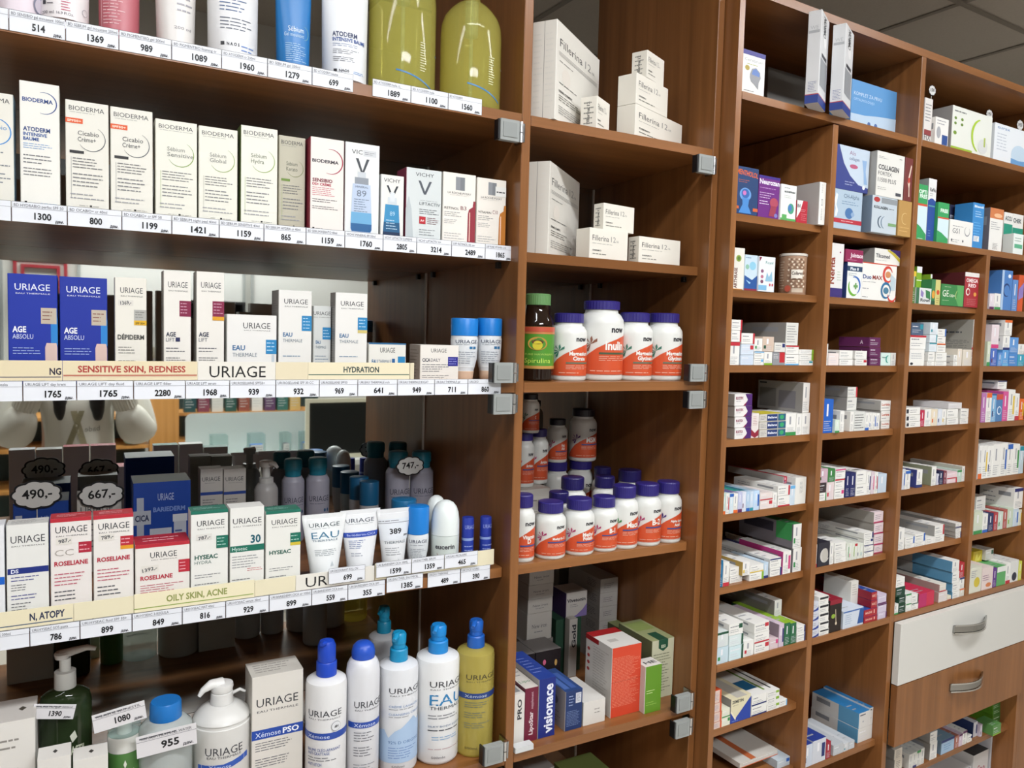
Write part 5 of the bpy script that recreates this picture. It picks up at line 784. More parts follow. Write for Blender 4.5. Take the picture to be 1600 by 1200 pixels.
def cell(name, zs, crop, rows, xr, ybase=None):
    ybase = ybase if ybase is not None else (.003 if abs(zs - .9125) < .01 else .0215)
    """rows: (xl, xr, ytop, ybottom, base, accent, description[, options])"""
    ox, oy, s = K[crop]; items = []
    for q in rows:
        o = q[7] if len(q) > 7 else {}; y = o.get('y', ybase); xa, zt_ = PC(ox + q[0] / s, oy + q[2] / s, y); _, zb = PC(ox + q[0] / s, oy + q[3] / s, y); xb, _ = PC(ox + q[1] / s, oy + q[2] / s, y)
        items.append([max(xa, xr[0] + .001), min(xb, xr[1] - .001), zb, zt_, q, o, y])
    # settle on the shelf or on what is below, keep neighbours apart
    items.sort(key=lambda t: t[2]); done = []
    for it in items:
        xa, xb, zb, zt_, q, o, y = it; best = zs
        for d in done:
            ov = min(xb, d[1]) - max(xa, d[0]); dd = o.get('d', .10)
            if ov > .25 * min(xb - xa, d[1] - d[0]) and d[3] > best and d[3] < zb + .014 and y < d[6] + d[5].get('d', .10) and d[6] < y + dd: best = d[3]
        it[2] = best + .0004; it[3] = max(it[3], it[2] + .006)
        for d in done:      # trim small side overlaps between boxes at the same level and depth
            if it[2] < d[3] - .001 and d[2] < it[3] - .001 and y < d[6] + d[5].get('d', .10) and d[6] < y + o.get('d', .10):
                if xa < d[1] and xb > d[0]:
                    if (xa + xb) > (d[0] + d[1]): it[0] = xa = max(xa, d[1] + .0004)
                    else: it[1] = xb = min(xb, d[0] - .0004)
        if it[1] - it[0] < .004: it[0] = it[1] - .004
        done.append(it)
    # stacks, for the labels
    stacks = []
    for it in sorted(done, key=lambda t: (t[0] + t[1]) / 2):
        c = (it[0] + it[1]) / 2
        for sset in stacks:
            b = sset[0]
            if b[0] <= c <= b[1] and abs(b[6] - it[6]) < .03: sset.append(it); break
        else: stacks.append([it])
    for si, sset in enumerate(stacks):
        sset.sort(key=lambda t: t[2])
        for li, it in enumerate(sset):
            xa, xb, zb, zt_, q, o, y = it; base, acc, desc = q[4], q[5], q[6]; w_, h_ = xb - xa, zt_ - zb
            pos = 'place %d from the left' % (si + 1) if len(sset) == 1 else 'box %d up in stack %d' % (li + 1, si + 1)
            lab = o.get('label') or '%s, %s, %s' % (desc, pos, name)
            nm = 'supplement_box' if name.split()[0] in ('top', 'second', 'third') else 'syrup_carton' if desc.startswith('tall') else 'medicine_carton'  # name follows row and height only, not the contents
            SEED[0] += 7; D = o['F'] if 'F' in o else deco(base, acc, SEED[0], w_, h_); side = o.get('side', base)  # grey sides on white cartons hold their shade in the colour
            Ld = o.get('L', [('r', .55, .6, .9, .8, '#8a8c90'), ('l', .1, .15, .5, .8, 3, '#9a9ca0')] if base in (W0, W1, W2) else [])
            c = carton(None, (0, 0, 0), w_, h_ - .0004, o.get('d', .10), base=base, F=D, L=Ld, T=o.get('T', [('l', .1, .1, .6, .35, 2, '#a4a6aa')]), cols=dict(o.get('cols', {}), **({'L': side} if side != base else {})), name=o.get('name', nm))
            place_c(c, xa, y, zb); c.rotation_euler.z = YC + o.get('rz', 0)
            tag(c, lab, o.get('cat', 'box'), 'medicine cartons in the pigeonholes')
def S(xl, xr, ys, base, acc, desc, **o):          # a stack given by its boundaries from the top down
    return [(xl, xr, a, b, base, acc, desc, o) for a, b in zip(ys, ys[1:])]
RED, BLU, GRN, NVY, PUR, ORA, YEL, TEA, PNK, LIM, DGR, SKY = '#b8303c', '#2c5fb0', '#3a8a4c', '#26306a', '#5c2a58', '#d8662c', '#d8b838', '#2a8a9a', '#c83c78', '#7fa830', '#24503c', '#6aa8d4'
X12 = (.0195, .635); X1_, X2_, X3_, X4_ = C1, C2, C3, C4; X34 = (.653, 1.315)
# --- top compartments
cell('top compartment left', 2.108, 1, [
    (155, 335, 375, 750, W1, None, 'white box', dict(y=.02, d=.05, label='white box with a grey head profile and violet top band, top compartment', cols={'T': '#4a4494'}, F=[('r', 0, .90, 1, 1, '#3c3a86'), ('t', 'Cerebrum', .1, .9, .77, '#9aa0a4', .07), ('l', .2, .68, .8, .74, 1, '#a8b070'), ('e', .22, .62, .10, .055, '#a8963c'), ('p', [(.34, .50), (.42, .62), (.60, .66), (.78, .58), (.82, .46), (.74, .36), (.72, .20), (.52, .30), (.40, .34), (.34, .42)], '#8a8c90'), ('p', [(.42, .50), (.46, .60), (.60, .64), (.76, .56), (.76, .48)], '#5a78b4'), ('l', .1, .06, .8, .16, 2, '#6a6c74')])),
    (1010, 1418, 612, 1000, '#5c96cc', None, 'blue', dict(y=.060, d=.06, label='wide light blue and white starter kit box, top compartment', name='starter_kit_box', cols={'R': '#3a6a9c'}, F=[('t', 'KOMPLET ZA PRVU', .05, .66, .72, '#cfe0f0', .07), ('t', 'OFTALMOLOGIJU', .05, .5, .62, '#b4d0ea', .05), ('s', [(0, 0, .36), (.3, 0, .37), (.6, 0, .42), (1, 0, .46)], '#b8cee2'), ('e', .40, .22, .035, .05, '#4a6aa4'), ('e', .55, .22, .035, .05, '#4a6aa4'), ('l', .3, .08, .65, .14, 1, '#7a9ac4')])),
    (355, 650, 520, 830, '#6f6c66', None, 'grey', dict(y=.20, d=.01, label='grey board leaning at the back of the top compartment', F=[], T=[], name='backing_board', cat='board'))], X12)
for i, (pB, pN, pR, pt, lab) in enumerate(((1266, 1285, (1297, 36), 13, 'left one'), (1308, 1323, (1336, 55), 35, 'right one'))):
    xn, zn = PC(pN, pt, -.040); zn = min(zn, 2.3); rz = (.458, .42)[i]
    c = carton('tall narrow silver white box with blue foot standing at an angle, %s of two' % lab, (0, 0, 0), .080, zn - 2.108 - .0012, .027, base='#d2d3d4', rz=0, name='tall_carton', group='medicine cartons in the pigeonholes',
        F=[('r', 0, 0, 1, .09, '#2c3f86'), ('r', 0, .09, 1, .10, '#a83a3c'), ('e', .55, .72, .2, .07, '#e4e4e4'), ('tv', 'OMRON', .75, .97, .6, '#2a2c34', .3), ('r', .1, .2, .9, .5, '#8f9296'), ('r', .2, .52, .8, .56, '#3a3c44')],
        L=[('r', 0, 0, 1, .09, '#2c3f86'), ('r', 0, .09, 1, .10, '#a83a3c'), ('l', .2, .12, .85, .24, 7, '#3a4688'), ('r', .1, .76, .9, .79, '#a9abae'), ('t', 'WE', .2, .8, .80, '#b4b6b8')])
    place_c(c, xn, -.040, 2.1084); c.rotation_euler.z = YC + rz
cell('top compartment right', 2.108, 2, [
    (213, 288, 700, 1030, '#d8d5d0', '#b8503c', 'tall white box', dict(y=.03, d=.05, F=[('l', .1, .5, .9, .9, 6, '#6a6c74'), ('r', .05, .22, .95, .34, '#8a3a3c'), ('r', .05, .02, .95, .10, '#a08a4c'), ('t', 'FIX', .1, .9, .12, '#3a3c44')])),
    (290, 385, 838, 1062, W1, BLU, 'white box with headphone drawing', dict(y=.02, d=.06, F=[('r', .52, .12, .95, .45, '#33508c'), ('e', .25, .5, .16, .2, '#a4a6aa'), ('l', .1, .75, .9, .95, 2, '#8a8c94')])),
    (412, 704, 755, 1100, '#dde0d8', LIM, 'large white and lime nebuliser box', dict(y=.03, d=.10, side='#a09e9c', F=[('r', 0, .10, .52, .15, '#9ab83c'), ('r', 0, 0, .9, .09, '#3a3c40'), ('tb', 'B.well', .1, .36, .015, '#dfe4d0', .05), ('e', .08, .75, .03, .03, '#6a8a3c'), ('e', .08, .64, .03, .03, '#6a8a3c'), ('e', .24, .75, .03, .03, '#6a8a3c'), ('e', .24, .64, .03, .03, '#6a8a3c'), ('e', .08, .44, .04, .04, '#7a9a3c'), ('l', .05, .86, .5, .95, 1, '#77797c'), ('a', .72, .5, .22, 100, 250, .05, '#a8c83c'), ('e', .78, .30, .12, .16, '#cfd2d0'), ('r', .80, .3, .84, .5, '#a8b860')])),
    (718, 1010, 880, 1190, '#dfe4e8', SKY, 'white and blue inhaler box', dict(y=.03, d=.10, F=[('t', 'eurax', .06, .36, .88, '#4a7ab0', .08), ('l', .06, .35, .36, .8, 6, '#b4bcc8'), ('e', .62, .35, .2, .25, '#bcd0e0'), ('s', [(.42, .10, .25), (.62, .06, .22), (.82, .10, .25)], '#6a9ac8')]))], X34)
def tag_c(label, crop, cx, cy, wpx, num, y):
    ox, oy, s = K[crop]; x, z = PC(ox + cx / s, oy + cy / s, y); q = OC + UC * x + NC * y; q.z = z; cloud(label, 0, 0, wpx / s * 1.15, y, num, kk=q, yrad=.9)
tag_c('cloud price tag above the tall white box, top right compartment', 2, 262, 652, 60, '150', .045); tag_c('cloud price tag above the lime nebuliser box', 2, 674, 825, 58, '1950', .065); tag_c('cloud price tag above the white and blue inhaler box', 2, 895, 903, 62, '1950', .065)
# --- second row
cell('second row, column one', ROWZ[2], 3, [
    (110, 283, 290, 655, '#26406c', ORA, 'dark blue box', dict(y=.02, d=.05, label='dark blue box with orange lettering and a glowing head, second row', F=[('td', 'MENTHOLOL', .02, .84, .96, .80, '#d8642c', .11), ('l', .1, .66, .6, .74, 2, '#b8603c'), ('e', .42, .42, .26, .14, '#6a9ad4'), ('e', .42, .44, .18, .10, '#3a64a8'), ('e', .38, .45, .08, .05, '#c070b0'), ('p', [(.28, .35), (.30, .2), (.14, .02), (.72, .02), (.56, .18), (.60, .34)], '#4a86c8'), ('r', 0, .1, .14, .16, '#c8643c'), ('r', .78, .08, 1, .15, '#c8643c')])),
    (284, 448, 362, 692, '#6a2a7c', None, 'purple box', dict(y=.024, d=.05, label='purple Neurozan box with a running brain figure', F=[('tb', 'Neurozan', .03, .97, .80, '#e6e0ee', .12), ('r', 0, .94, 1, 1, '#3c2a80'), ('l', .05, .68, .9, .74, 1, '#b88ac4'), ('l', .05, .45, .8, .62, 3, '#d0b4d8'), ('l', .05, .3, .5, .42, 2, '#e0d0e8'), ('e', .74, .38, .20, .12, '#a8485c'), ('p', [(.6, .3), (.88, .3), (.80, .05), (.5, .05)], '#963c50'), ('e', .85, .08, .08, .05, '#7a78b8')])),
    (452, 578, 432, 705, '#dfe2de', GRN, 'white box with green and blue globe', dict(y=.020, d=.05, F=[('l', .2, .88, .6, .94, 1, '#6a6c74'), ('tb', 'acnemax', .2, .92, .78, '#3a4448', .07), ('l', .2, .62, .7, .72, 2, '#b4b8b4'), ('e', .66, .34, .2, .15, '#4a9a7c'), ('e', .60, .36, .12, .09, '#4a78b4'), ('r', 0, 0, 1, .06, '#5aa45c'), ('r', .1, .06, .4, .16, '#5aa45c')])),
    (579, 663, 560, 738, '#b02a3a', None, 'red and white tilted box', dict(y=.024, d=.05, F=[('tb', 'IN', .05, .32, .70, '#33353a', .14), ('l', .1, .5, .9, .64, 2, '#d4a4a8'), ('l', .4, .1, .95, .45, 4, '#d07a80'), ('p', [(0, 1), (0, .2), (.3, .5), (.55, 1)], '#e0dedb'), ('tb', 'IN', .04, .3, .68, '#2a2a30', .16)])),
    (757, 842, 418, 752, W1, None, 'white box seen on its barcode edge', dict(y=.010, d=.12, side='#b8b6b2', L=[('l', .1, .72, .6, .78, 1, '#9a9a98')], F=[('l', .3, .75, .6, .95, 8, '#77797e'), ('r', .32, .45, .56, .60, '#9a9ca0'), ('r', .36, .47, .52, .58, '#dddcd8'), ('l', .34, .1, .56, .38, 14, '#3a3c42')]))], X1_)
cell('second row, column two', ROWZ[2], 3, [
    (862, 1094, 465, 775, '#a9bccc', None, 'x', dict(y=.020, d=.06, label='pale blue CH Alpha box with red strip, lower left of second row', F=[('t', 'CH-Alpha', .36, .88, .80, '#4a6078', .11), ('l', .3, .62, .9, .74, 2, '#6a86a4'), ('e', .56, .42, .14, .14, '#4a72a4'), ('e', .68, .40, .06, .06, '#8aa4c4'), ('r', 0, .15, 1, .26, '#b03440'), ('l', .3, .18, .8, .23, 1, '#e8c8cc'), ('p', [(.10, .9), (.16, .85), (.12, .6), (.18, .45), (.14, .3), (.08, .3), (.10, .5), (.05, .7)], '#dfe8ee')])),
    (884, 1150, 118, 465, '#3a4484', None, 'x', dict(y=.020, d=.06, label='navy and silver joint powder box standing on the CH Alpha box', cols={'L': '#8a3048'}, F=[('s', [(.10, .98, 1.0), (.25, .60, 1.0), (.45, .34, 1.0), (.7, .16, 1.0), (1, .12, 1.0)], '#bccad8'), ('t', 'Als', .40, .58, .82, '#8a5a7c', .10), ('t', 'collagen', .40, .70, .70, '#3a4a78', .08), ('e', .54, .56, .12, .05, '#b05a78'), ('p', [(.78, .75), (.92, .75), (.90, .5), (.96, .2), (.86, .2), (.84, .45)], '#8aa8cc'), ('l', .3, .1, .6, .22, 2, '#a8b0d0'), ('e', .86, .12, .04, .05, '#dfe4f0')])),
    (1168, 1366, 520, 822, '#b9c4cc', None, 'x', dict(y=.003, d=.07, side='#6f7f90', label='silver and blue KOLLAGEN box under the COLLAGEN FORTEX box', F=[('r', .36, .82, 1, .97, '#8a9094'), ('e', .18, .90, .12, .07, '#a83a3a'), ('tb', 'KOLLAGEN', .08, .62, .66, '#23282e', .075), ('l', .66, .66, 1, .72, 1, '#5a6068'), ('a', .40, .30, .14, 100, 260, .04, '#3a4e62'), ('a', .52, .30, .14, 100, 260, .03, '#5a728a'), ('r', .66, .22, .98, .30, '#7aa070')])),
    (1207, 1424, 172, 516, '#d9d8d2', None, 'x', dict(y=.003, d=.07, side='#a4a29c', label='white box lettered COLLAGEN FORTEX 11500 PLUS', F=[('l', .06, .84, .4, .90, 2, '#6a6c74'), ('tb', 'COLLAGEN', .06, .80, .60, '#33353c', .11), ('t', 'FORTEX', .06, .55, .47, '#3a3c44', .09), ('t', '11500 PLUS', .06, .72, .32, '#3a3c44', .10), ('l', .06, .14, .4, .22, 2, '#8a8a86'), ('r', .72, .06, .92, .13, '#4a4c54'), ('l', .8, .88, .95, .94, 1, '#8a8a86')])),
    (1378, 1478, 560, 850, '#b08a50', None, 'x', dict(y=.003, d=.06, label='tan gold box with figure drawing beside the KOLLAGEN box', F=[('l', .1, .1, .9, .3, 2, '#c8a468'), ('a', .5, .5, .25, 60, 300, .04, '#d4b880')])),
    (1428, 1488, 228, 556, '#6f3432', None, 'x', dict(y=.003, d=.06, label='brown red box picturing knee bones in the second row', F=[('p', [(.75, .85), (.85, .82), (.62, .52), (.70, .44), (.66, .3), (.72, .1), (.60, .1), (.56, .3), (.42, .42), (.44, .52)], '#ddc8b8'), ('e', .55, .48, .14, .07, '#b84438')]))], X2_)
cell('second row, right', ROWZ[2], 4, [
    (212, 306, 520, 1045, '#3a9a5c', None, 'green and white lens solution box', dict(y=.02, d=.06, F=[('r', 0, .62, 1, .66, '#c8543c'), ('tb', 'OPTI', .1, .9, .84, '#dff0e4', .07), ('tb', 'FREE', .2, .95, .76, '#dff0e4', .07), ('s', [(0, .3, .62), (.4, .25, .62), (1, .12, .62)], '#c9dde4'), ('l', .2, .02, .9, .06, 1, '#dff0e4')])),
    (312, 444, 468, 1060, '#2c4c94', None, 'tall white and blue ReNu box', dict(y=.02, d=.07, side='#9fa0a2', F=[('r', 0, .66, 1, 1, '#dcdddc'), ('tb', 'ReNu', .2, .95, .80, '#33353c', .06), ('l', .2, .72, .7, .78, 2, '#8a8c94'), ('e', .5, .64, .4, .05, '#2c4c94'), ('r', .1, .56, .9, .58, '#5a9aa0'), ('l', .2, .08, .6, .2, 3, '#7a90c4')])),
    (402, 505, 690, 1080, '#3a9a5c', None, 'shorter green and white lens solution box', dict(y=.012, d=.05, F=[('r', 0, .60, 1, .64, '#c8543c'), ('tb', 'FREE', .2, .9, .76, '#dff0e4', .09), ('s', [(0, .3, .60), (.4, .25, .60), (1, .12, .60)], '#c9dde4')])),
    (512, 690, 715, 1085, '#1e2440', None, 'dark navy box lettered medisign', dict(y=.075, d=.06, F=[('t', 'medisign', .02, .9, .70, '#c8ccd8', .12), ('a', .5, .6, .3, 170, 300, .02, '#8a90a8')])),
    (510, 728, 850, 1100, W1, None, 'white box lettered GS1', dict(y=.014, d=.05, F=[('l', .12, .72, .6, .80, 1, '#6a6c74'), ('t', 'GS1', .12, .42, .48, '#4a4c52', .20), ('a', .75, .62, .11, 120, 400, .03, '#8a8c90'), ('l', .08, .1, .5, .26, 2, '#9a9a98'), ('e', .58, .2, .03, .05, '#5a5c60'), ('e', .10, .2, .03, .05, '#5a5c60')])),
    (730, 834, 694, 1135, '#3a86c4', None, 'bright blue tall box', dict(y=.018, d=.05, F=[('tb', 'Blemil', .1, .9, .90, '#e4ecf4', .05), ('l', .2, .68, .9, .84, 3, '#bcd8ee'), ('l', .1, .3, .9, .6, 5, '#6fb0e0'), ('r', .15, .16, .65, .28, '#dfe4e8'), ('l', .2, .17, .6, .27, 6, '#33353c')])),
    (888, 1014, 742, 1148, W1, ORA, 'white box with orange top', dict(y=.018, d=.08, side='#6c6a72', F=[('r', 0, .76, 1, 1, '#c87a4c'), ('e', .6, .84, .3, .05, '#e4b48c'), ('l', .1, .5, .8, .7, 4, '#8a8c92'), ('l', .3, .05, .7, .2, 8, '#4a4c52')])),
    (1020, 1100, 785, 1150, W1, GRN, 'white and green box lettered ACCU', dict(y=.05, d=.05, F=[('r', 0, .42, 1, .74, '#2a9078'), ('tb', 'ACCU', .1, .9, .82, '#3a4a50', .1), ('r', .1, .1, .6, .3, '#4aa868')])),
    (1102, 1200, 800, 1180, W1, GRN, 'white and teal box lettered CHEK', dict(y=.05, d=.05, F=[('r', 0, .30, 1, .68, '#2a9078'), ('tb', 'CHEK', .02, .8, .80, '#3a4a50', .1), ('r', .3, .35, .8, .5, '#5a5060')])),
    (1108, 1200, 985, 1165, '#dfe6e2', GRN, 'small white and green strip box', dict(y=.012, d=.03, F=[('r', .1, .3, .9, .5, '#5aa884'), ('l', .1, .6, .8, .85, 2, '#6a8a7c')]))], X34)
# --- third row
cell('third row, column one', ROWZ[3], 5, [
    (84, 184, 85, 440, '#dcd9d0', None, 'x', dict(y=.02, d=.05, label='white box with green leaf and upright lettering, third row', F=[('tv', 'ARTHRASE', .03, .52, .42, '#6a4038', .26), ('e', .5, .75, .22, .08, '#8aa04a'), ('e', .5, .75, .12, .05, '#5a7a3a'), ('r', .1, 0, .9, .02, '#c8843c')])),
    (185, 302, 145, 455, '#bed0dc', None, 'x', dict(y=.022, d=.05, label='pale box picturing a blue wave, third row', F=[('e', .62, .70, .26, .12, '#8ac0d8'), ('e', .2, .66, .14, .07, '#8ab8a0'), ('p', [(0, .42), (.3, .36), (.6, .30), (1, .44), (1, .02), (0, .02)], '#2c5494'), ('p', [(.1, .3), (.5, .22), (.95, .4), (.4, .18)], '#9ac4e4'), ('l', .05, .88, .6, .96, 1, '#6a86a4'), ('r', 0, 0, 1, .05, '#8a3040')])),
    (304, 438, 158, 468, '#dbdfe2', None, 'x', dict(y=.018, d=.05, label='white collagen box with small pictures, third row', F=[('t', 'Royal', .40, .86, .80, '#3a8a84', .08), ('p', [(0, .98), (.16, .98), (.02, .84)], '#7c3048'), ('e', .2, .58, .09, .05, '#8a5a78'), ('e', .2, .42, .09, .05, '#b06a84'), ('e', .2, .28, .09, .05, '#7a4a64'), ('p', [(.4, .3), (.5, .56), (.62, .42), (.8, .6), (.86, .3)], '#8ab4cc'), ('r', .0, .04, .5, .18, '#7ab0d4'), ('e', .7, .2, .05, .04, '#c04a5c'), ('e', .86, .2, .05, .04, '#c04a5c')]))], X1_)
xa, za = PC(1130 + 522 / 5.3333, 370 + 300 / 5.3333, .06); xb, _ = PC(1130 + 762 / 5.3333, 370 + 300 / 5.3333, .06); _, zc_ = PC(1130 + 640 / 5.3333, 370 + 152 / 5.3333, .06); xb = min(xb, .309); r = (xb - xa) / 2 * 1.05; H = zc_ - ROWZ[3]
q = OC + UC * (.3105 - r) + NC * .065; t = thing('collagen_tin', 'patterned brown and cream collagen tin, third row', 'tin', (q.x, q.y, ROWZ[3] + .0004), YC)
round_part('can', t, [(0, r * .97), (.002, r), (H - .006, r)], '#a98a72s', [('l', .10, .1, .26, .9, 11, '#ddd0bc'), ('r', .44, .02, .72, .14, '#c8b8a4')] + [('e', .36 + .055 * (i % 7) + .02 * ((i // 7) % 2), .93 - .075 * (i // 7), .020, .026, ['#e0d2be', '#7a5c4a', '#c9b49c', '#8a6a54'][(i * 5) % 4]) for i in range(77)] + [('r', .42, .40, .66, .64, '#ded8cc'), ('tb', 'Collagen', .43, .66, .50, '#4a3a34', .09), ('e', .36, .12, .06, .09, '#b0503c')], (.004, H - .008), face=-.72)
round_part('lid', t, [(H - .0055, r * 1.03), (H - .001, r * 1.03), (H, r * .99)], '#d8d2c8s')
cell('third row, column two', ROWZ[3], 5, [
    (890, 1012, 45, 510, '#d9d8d6', None, 'x', dict(y=.022, d=.05, label='tall white Nerita box with upright lettering and purple foot', F=[('tv', 'Nerita', .24, .74, .40, '#8a3a2c', .34), ('r', 0, 0, 1, .17, '#3c3070'), ('l', .6, .3, .9, .5, 4, '#a8b8a0'), ('e', .74, .84, .05, .015, '#8a3a6a')])),
    (1038, 1164, 208, 527, '#dde0de', None, 'x', dict(y=.020, d=.05, side='#26386c', label='white box with green and blue ribbon cross, third row', F=[('r', 0, .76, 1, .90, '#2c4460'), ('tb', 'Plus 8', .2, .75, .79, '#e4e8ec', .08), ('l', .1, .62, .8, .72, 2, '#6a7a8a'), ('a', .52, .36, .36, -60, 110, .10, '#3a68b4'), ('a', .50, .34, .36, 150, 300, .12, '#6aa83a'), ('r', .55, .26, .65, .44, '#6a9a5c'), ('r', .46, .31, .74, .38, '#6a9a5c')])),
    (1166, 1452, 205, 545, '#e0dfda', None, 'x', dict(y=.020, d=.06, label='white DuoMAX box with red and blue loop figure', F=[('r', 0, .97, 1, 1, '#c0442c'), ('tb', 'Duo', .02, .26, .56, '#2a4a86', .11), ('tb', 'MAX', .29, .58, .56, '#8a3a34', .11), ('l', .02, .46, .5, .5, 1, '#7a7c84'), ('l', .02, .26, .3, .34, 1, '#9a9ca0'), ('l', .02, .04, .25, .10, 1, '#5a5c64'), ('a', .74, .72, .13, 20, 330, .06, '#c84438'), ('e', .74, .72, .08, .09, '#c8885c'), ('a', .70, .28, .13, -20, 330, .05, '#2c6a94'), ('e', .70, .28, .08, .09, '#4a7a94'), ('p', [(.82, .75), (.98, .62), (.96, .3), (.84, .3), (.82, .5)], '#b4c4cc'), ('a', .88, .18, .12, 180, 350, .04, '#c84438')])),
    (1026, 1184, 98, 206, '#8a2850', None, 'x', dict(y=.020, d=.06, label='maroon Jointace box lying on the white boxes', F=[('tb', 'Jointace', .26, .98, .40, '#e4d4dc', .34), ('l', .1, .1, .9, .26, 1, '#c48aa4')])),
    (1264, 1478, 90, 204, '#dad9d2', None, 'x', dict(y=.026, d=.07, side='#8a8986', label='white Tilcomed box with gold curve lying on DuoMAX', F=[('tb', 'Tilcomed', .06, .60, .40, '#4a4c54', .26), ('l', .06, .18, .6, .28, 1, '#9a9ca0'), ('s', [(.5, .9, 1), (.7, .68, .92), (.85, .45, .7), (1, .2, .45)], '#b8a83a'), ('s', [(.6, .96, 1), (.8, .78, 1), (1, .5, 1)], '#3c2c64')]))], X2_)
cell('third row, column three', ROWZ[3], 6, [
    (163, 192, 200, 520, '#5a7a3c', YEL, 'green tea box', {}), (200, 286, 155, 350, LIM, None, 'x', dict(y=.05, d=.05, label='lime box with white top behind the white lavender box, third row', F=[('r', 0, .72, 1, 1, '#dfe0e4'), ('r', 0, .36, 1, .40, '#dfe8c0')])),
    (288, 342, 225, 352, LIM, None, 'white and lime box', dict(y=.05, F=[('r', 0, .6, 1, 1, '#e0e0dc')])), (192, 336, 352, 522, '#d4d6d4', GRN, 'white box with lavender picture', dict(F=[('p', [(.3, .9), (.5, .7), (.45, .4), (.3, .5)], '#8a7ab0'), ('p', [(.6, .9), (.9, .8), (.95, .3), (.65, .4)], '#3a7a4c'), ('tb', 'Rowl', .3, .9, .15, '#3a4044', .2), ('r', 0, 0, .2, 1, '#3a6a4c')])),
    (340, 376, 275, 532, '#3a7a4c', ORA, 'green box with orange picture', dict(F=[('e', .5, .4, .4, .16, '#d89a3c'), ('r', 0, 0, 1, .15, '#26503a')])), (378, 432, 280, 540, '#c8c07a', ORA, 'yellow green box', dict(F=[('e', .5, .5, .3, .1, '#c84a2c'), ('l', .2, .05, .9, .3, 3, '#8a5a3c')])),
    (434, 638, 318, 552, '#3a8048', None, 'x', dict(y=.018, d=.06, label='green box lettered GE 132+', F=[('t', 'GE', .04, .32, .42, '#e4e8d8', .32), ('tb', '132+', .36, .60, .42, '#d8e0c8', .12), ('l', .04, .2, .4, .28, 1, '#b8d0a8'), ('l', .12, .84, .5, .92, 1, '#b8d0a8'), ('a', .80, .50, .16, 100, 260, .02, '#c8dc8a'), ('p', [(.78, .0), (.66, .3), (.72, .6), (.66, 1), (1, 1), (1, 0)], '#5aa05c')])),
    (652, 794, 208, 555, '#a03038', None, 'x', dict(y=.016, d=.09, side='#5c2428', label='tall red OMEGA box with white lid', F=[('r', 0, .88, 1, 1, '#ddd8d4'), ('tb', 'OMEGA', .1, .92, .72, '#ead8d8', .11), ('tb', 'RED', .25, .8, .58, '#ead8d8', .10), ('a', .25, .44, .12, 0, 360, .06, '#e4d8d4'), ('e', .75, .38, .10, .06, '#d89a4c'), ('l', .2, .05, .9, .26, 4, '#c87a7c')]))], X3_)
cell('third row, column four', ROWZ[3], 6, [
    (885, 970, 195, 545, '#2a2a5c', None, 'dark violet box', dict(y=.06)), (882, 925, 412, 572, '#d8cfd4', PUR, 'small white and violet box', {}), (930, 986, 408, 578, W1, GRN, 'small white box', {}),
    (1000, 1100, 188, 582, '#4a7ab8', None, 'tall blue box', dict(F=[('a', .5, .5, .3, 0, 300, .1, '#1c3468'), ('r', 0, 0, .2, 1, '#a8c0dc'), ('e', .7, .86, .14, .05, '#dfe8f4')])), (1102, 1150, 280, 585, '#5a86c0', None, 'blue box', {}), (1160, 1205, 235, 592, '#c8542c', None, 'orange box', dict(F=[('p', [(0, .6), (1, .8), (1, .4), (0, .3)], '#8a78b8')]))], X4_)
# --- fourth row
cell('fourth row, column one', ROWZ[4], 5, [
    (72, 160, 688, 775, W1, RED, 'white carton with red corner'), (70, 152, 778, 872, W1, RED, 'white carton with red corner'), (56, 140, 875, 1072, W1, RED, 'white carton with red edges'),
    (157, 264, 800, 890, W1, RED, 'pale blue white carton'), (152, 258, 893, 980, '#c9d4e0', RED, 'pale blue carton'), (148, 254, 983, 1072, '#c4d0de', None, 'pale blue carton'),
    (262, 330, 845, 952, W1, GRN, 'white and green carton'), (262, 342, 955, 1012, W1, SKY, 'white carton'), (258, 338, 1014, 1072, W1, SKY, 'white carton'), (345, 412, 958, 1072, W1, LIM, 'white carton with lime side'),
    (332, 426, 830, 954, '#c8b4a4', DGR, 'striped beige carton'), (430, 520, 880, 958, W2, NVY, 'white carton'), (416, 516, 960, 1073, '#8a8c90', RED, 'grey and red carton', dict(F=[('r', .55, .2, .98, 1, '#b82c34'), ('l', .05, .5, .5, .9, 3, '#dcdcdc')])),
    (525, 632, 905, 975, W1, RED, 'white carton'), (520, 632, 978, 1073, W1, SKY, 'white carton'), (636, 756, 938, 978, W1, LIM, 'white and lime carton'), (636, 756, 981, 1028, W1, LIM, 'white and lime carton'), (636, 756, 1031, 1075, W1, TEA, 'white carton with teal pencil'),
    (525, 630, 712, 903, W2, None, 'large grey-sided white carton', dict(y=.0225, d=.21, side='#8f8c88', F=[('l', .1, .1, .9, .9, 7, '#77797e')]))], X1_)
cell('fourth row, column two', ROWZ[4], 5, [
    (856, 878, 890, 1072, W1, RED, 'white carton with red foot'), (880, 966, 968, 1075, '#e0d4d0', None, 'pinkish white carton'), (972, 1082, 945, 1016, W1, None, 'white carton'), (972, 1082, 1019, 1080, W1, None, 'white carton'),
    (1102, 1200, 948, 1016, W1, None, 'white carton'), (1102, 1200, 1019, 1086, W1, RED, 'white carton')] + S(1222, 1314, [836, 918, 1003, 1088], '#5c2450', None, 'plum purple carton', y=.022, d=.085, L=[('tb', 'A', .7, .8, .3, '#c8b4c4', .4)]) + [(1318, 1398, 965, 1088, '#c8dcd4', None, 'white carton with green ring', dict(F=[('a', .75, .5, .22, 90, 270, .12, '#2a9080'), ('tb', 'Aqua', .1, .5, .6, '#2a6a60', .1)])), (1402, 1442, 965, 1090, W2, None, 'grey white carton')], X2_)
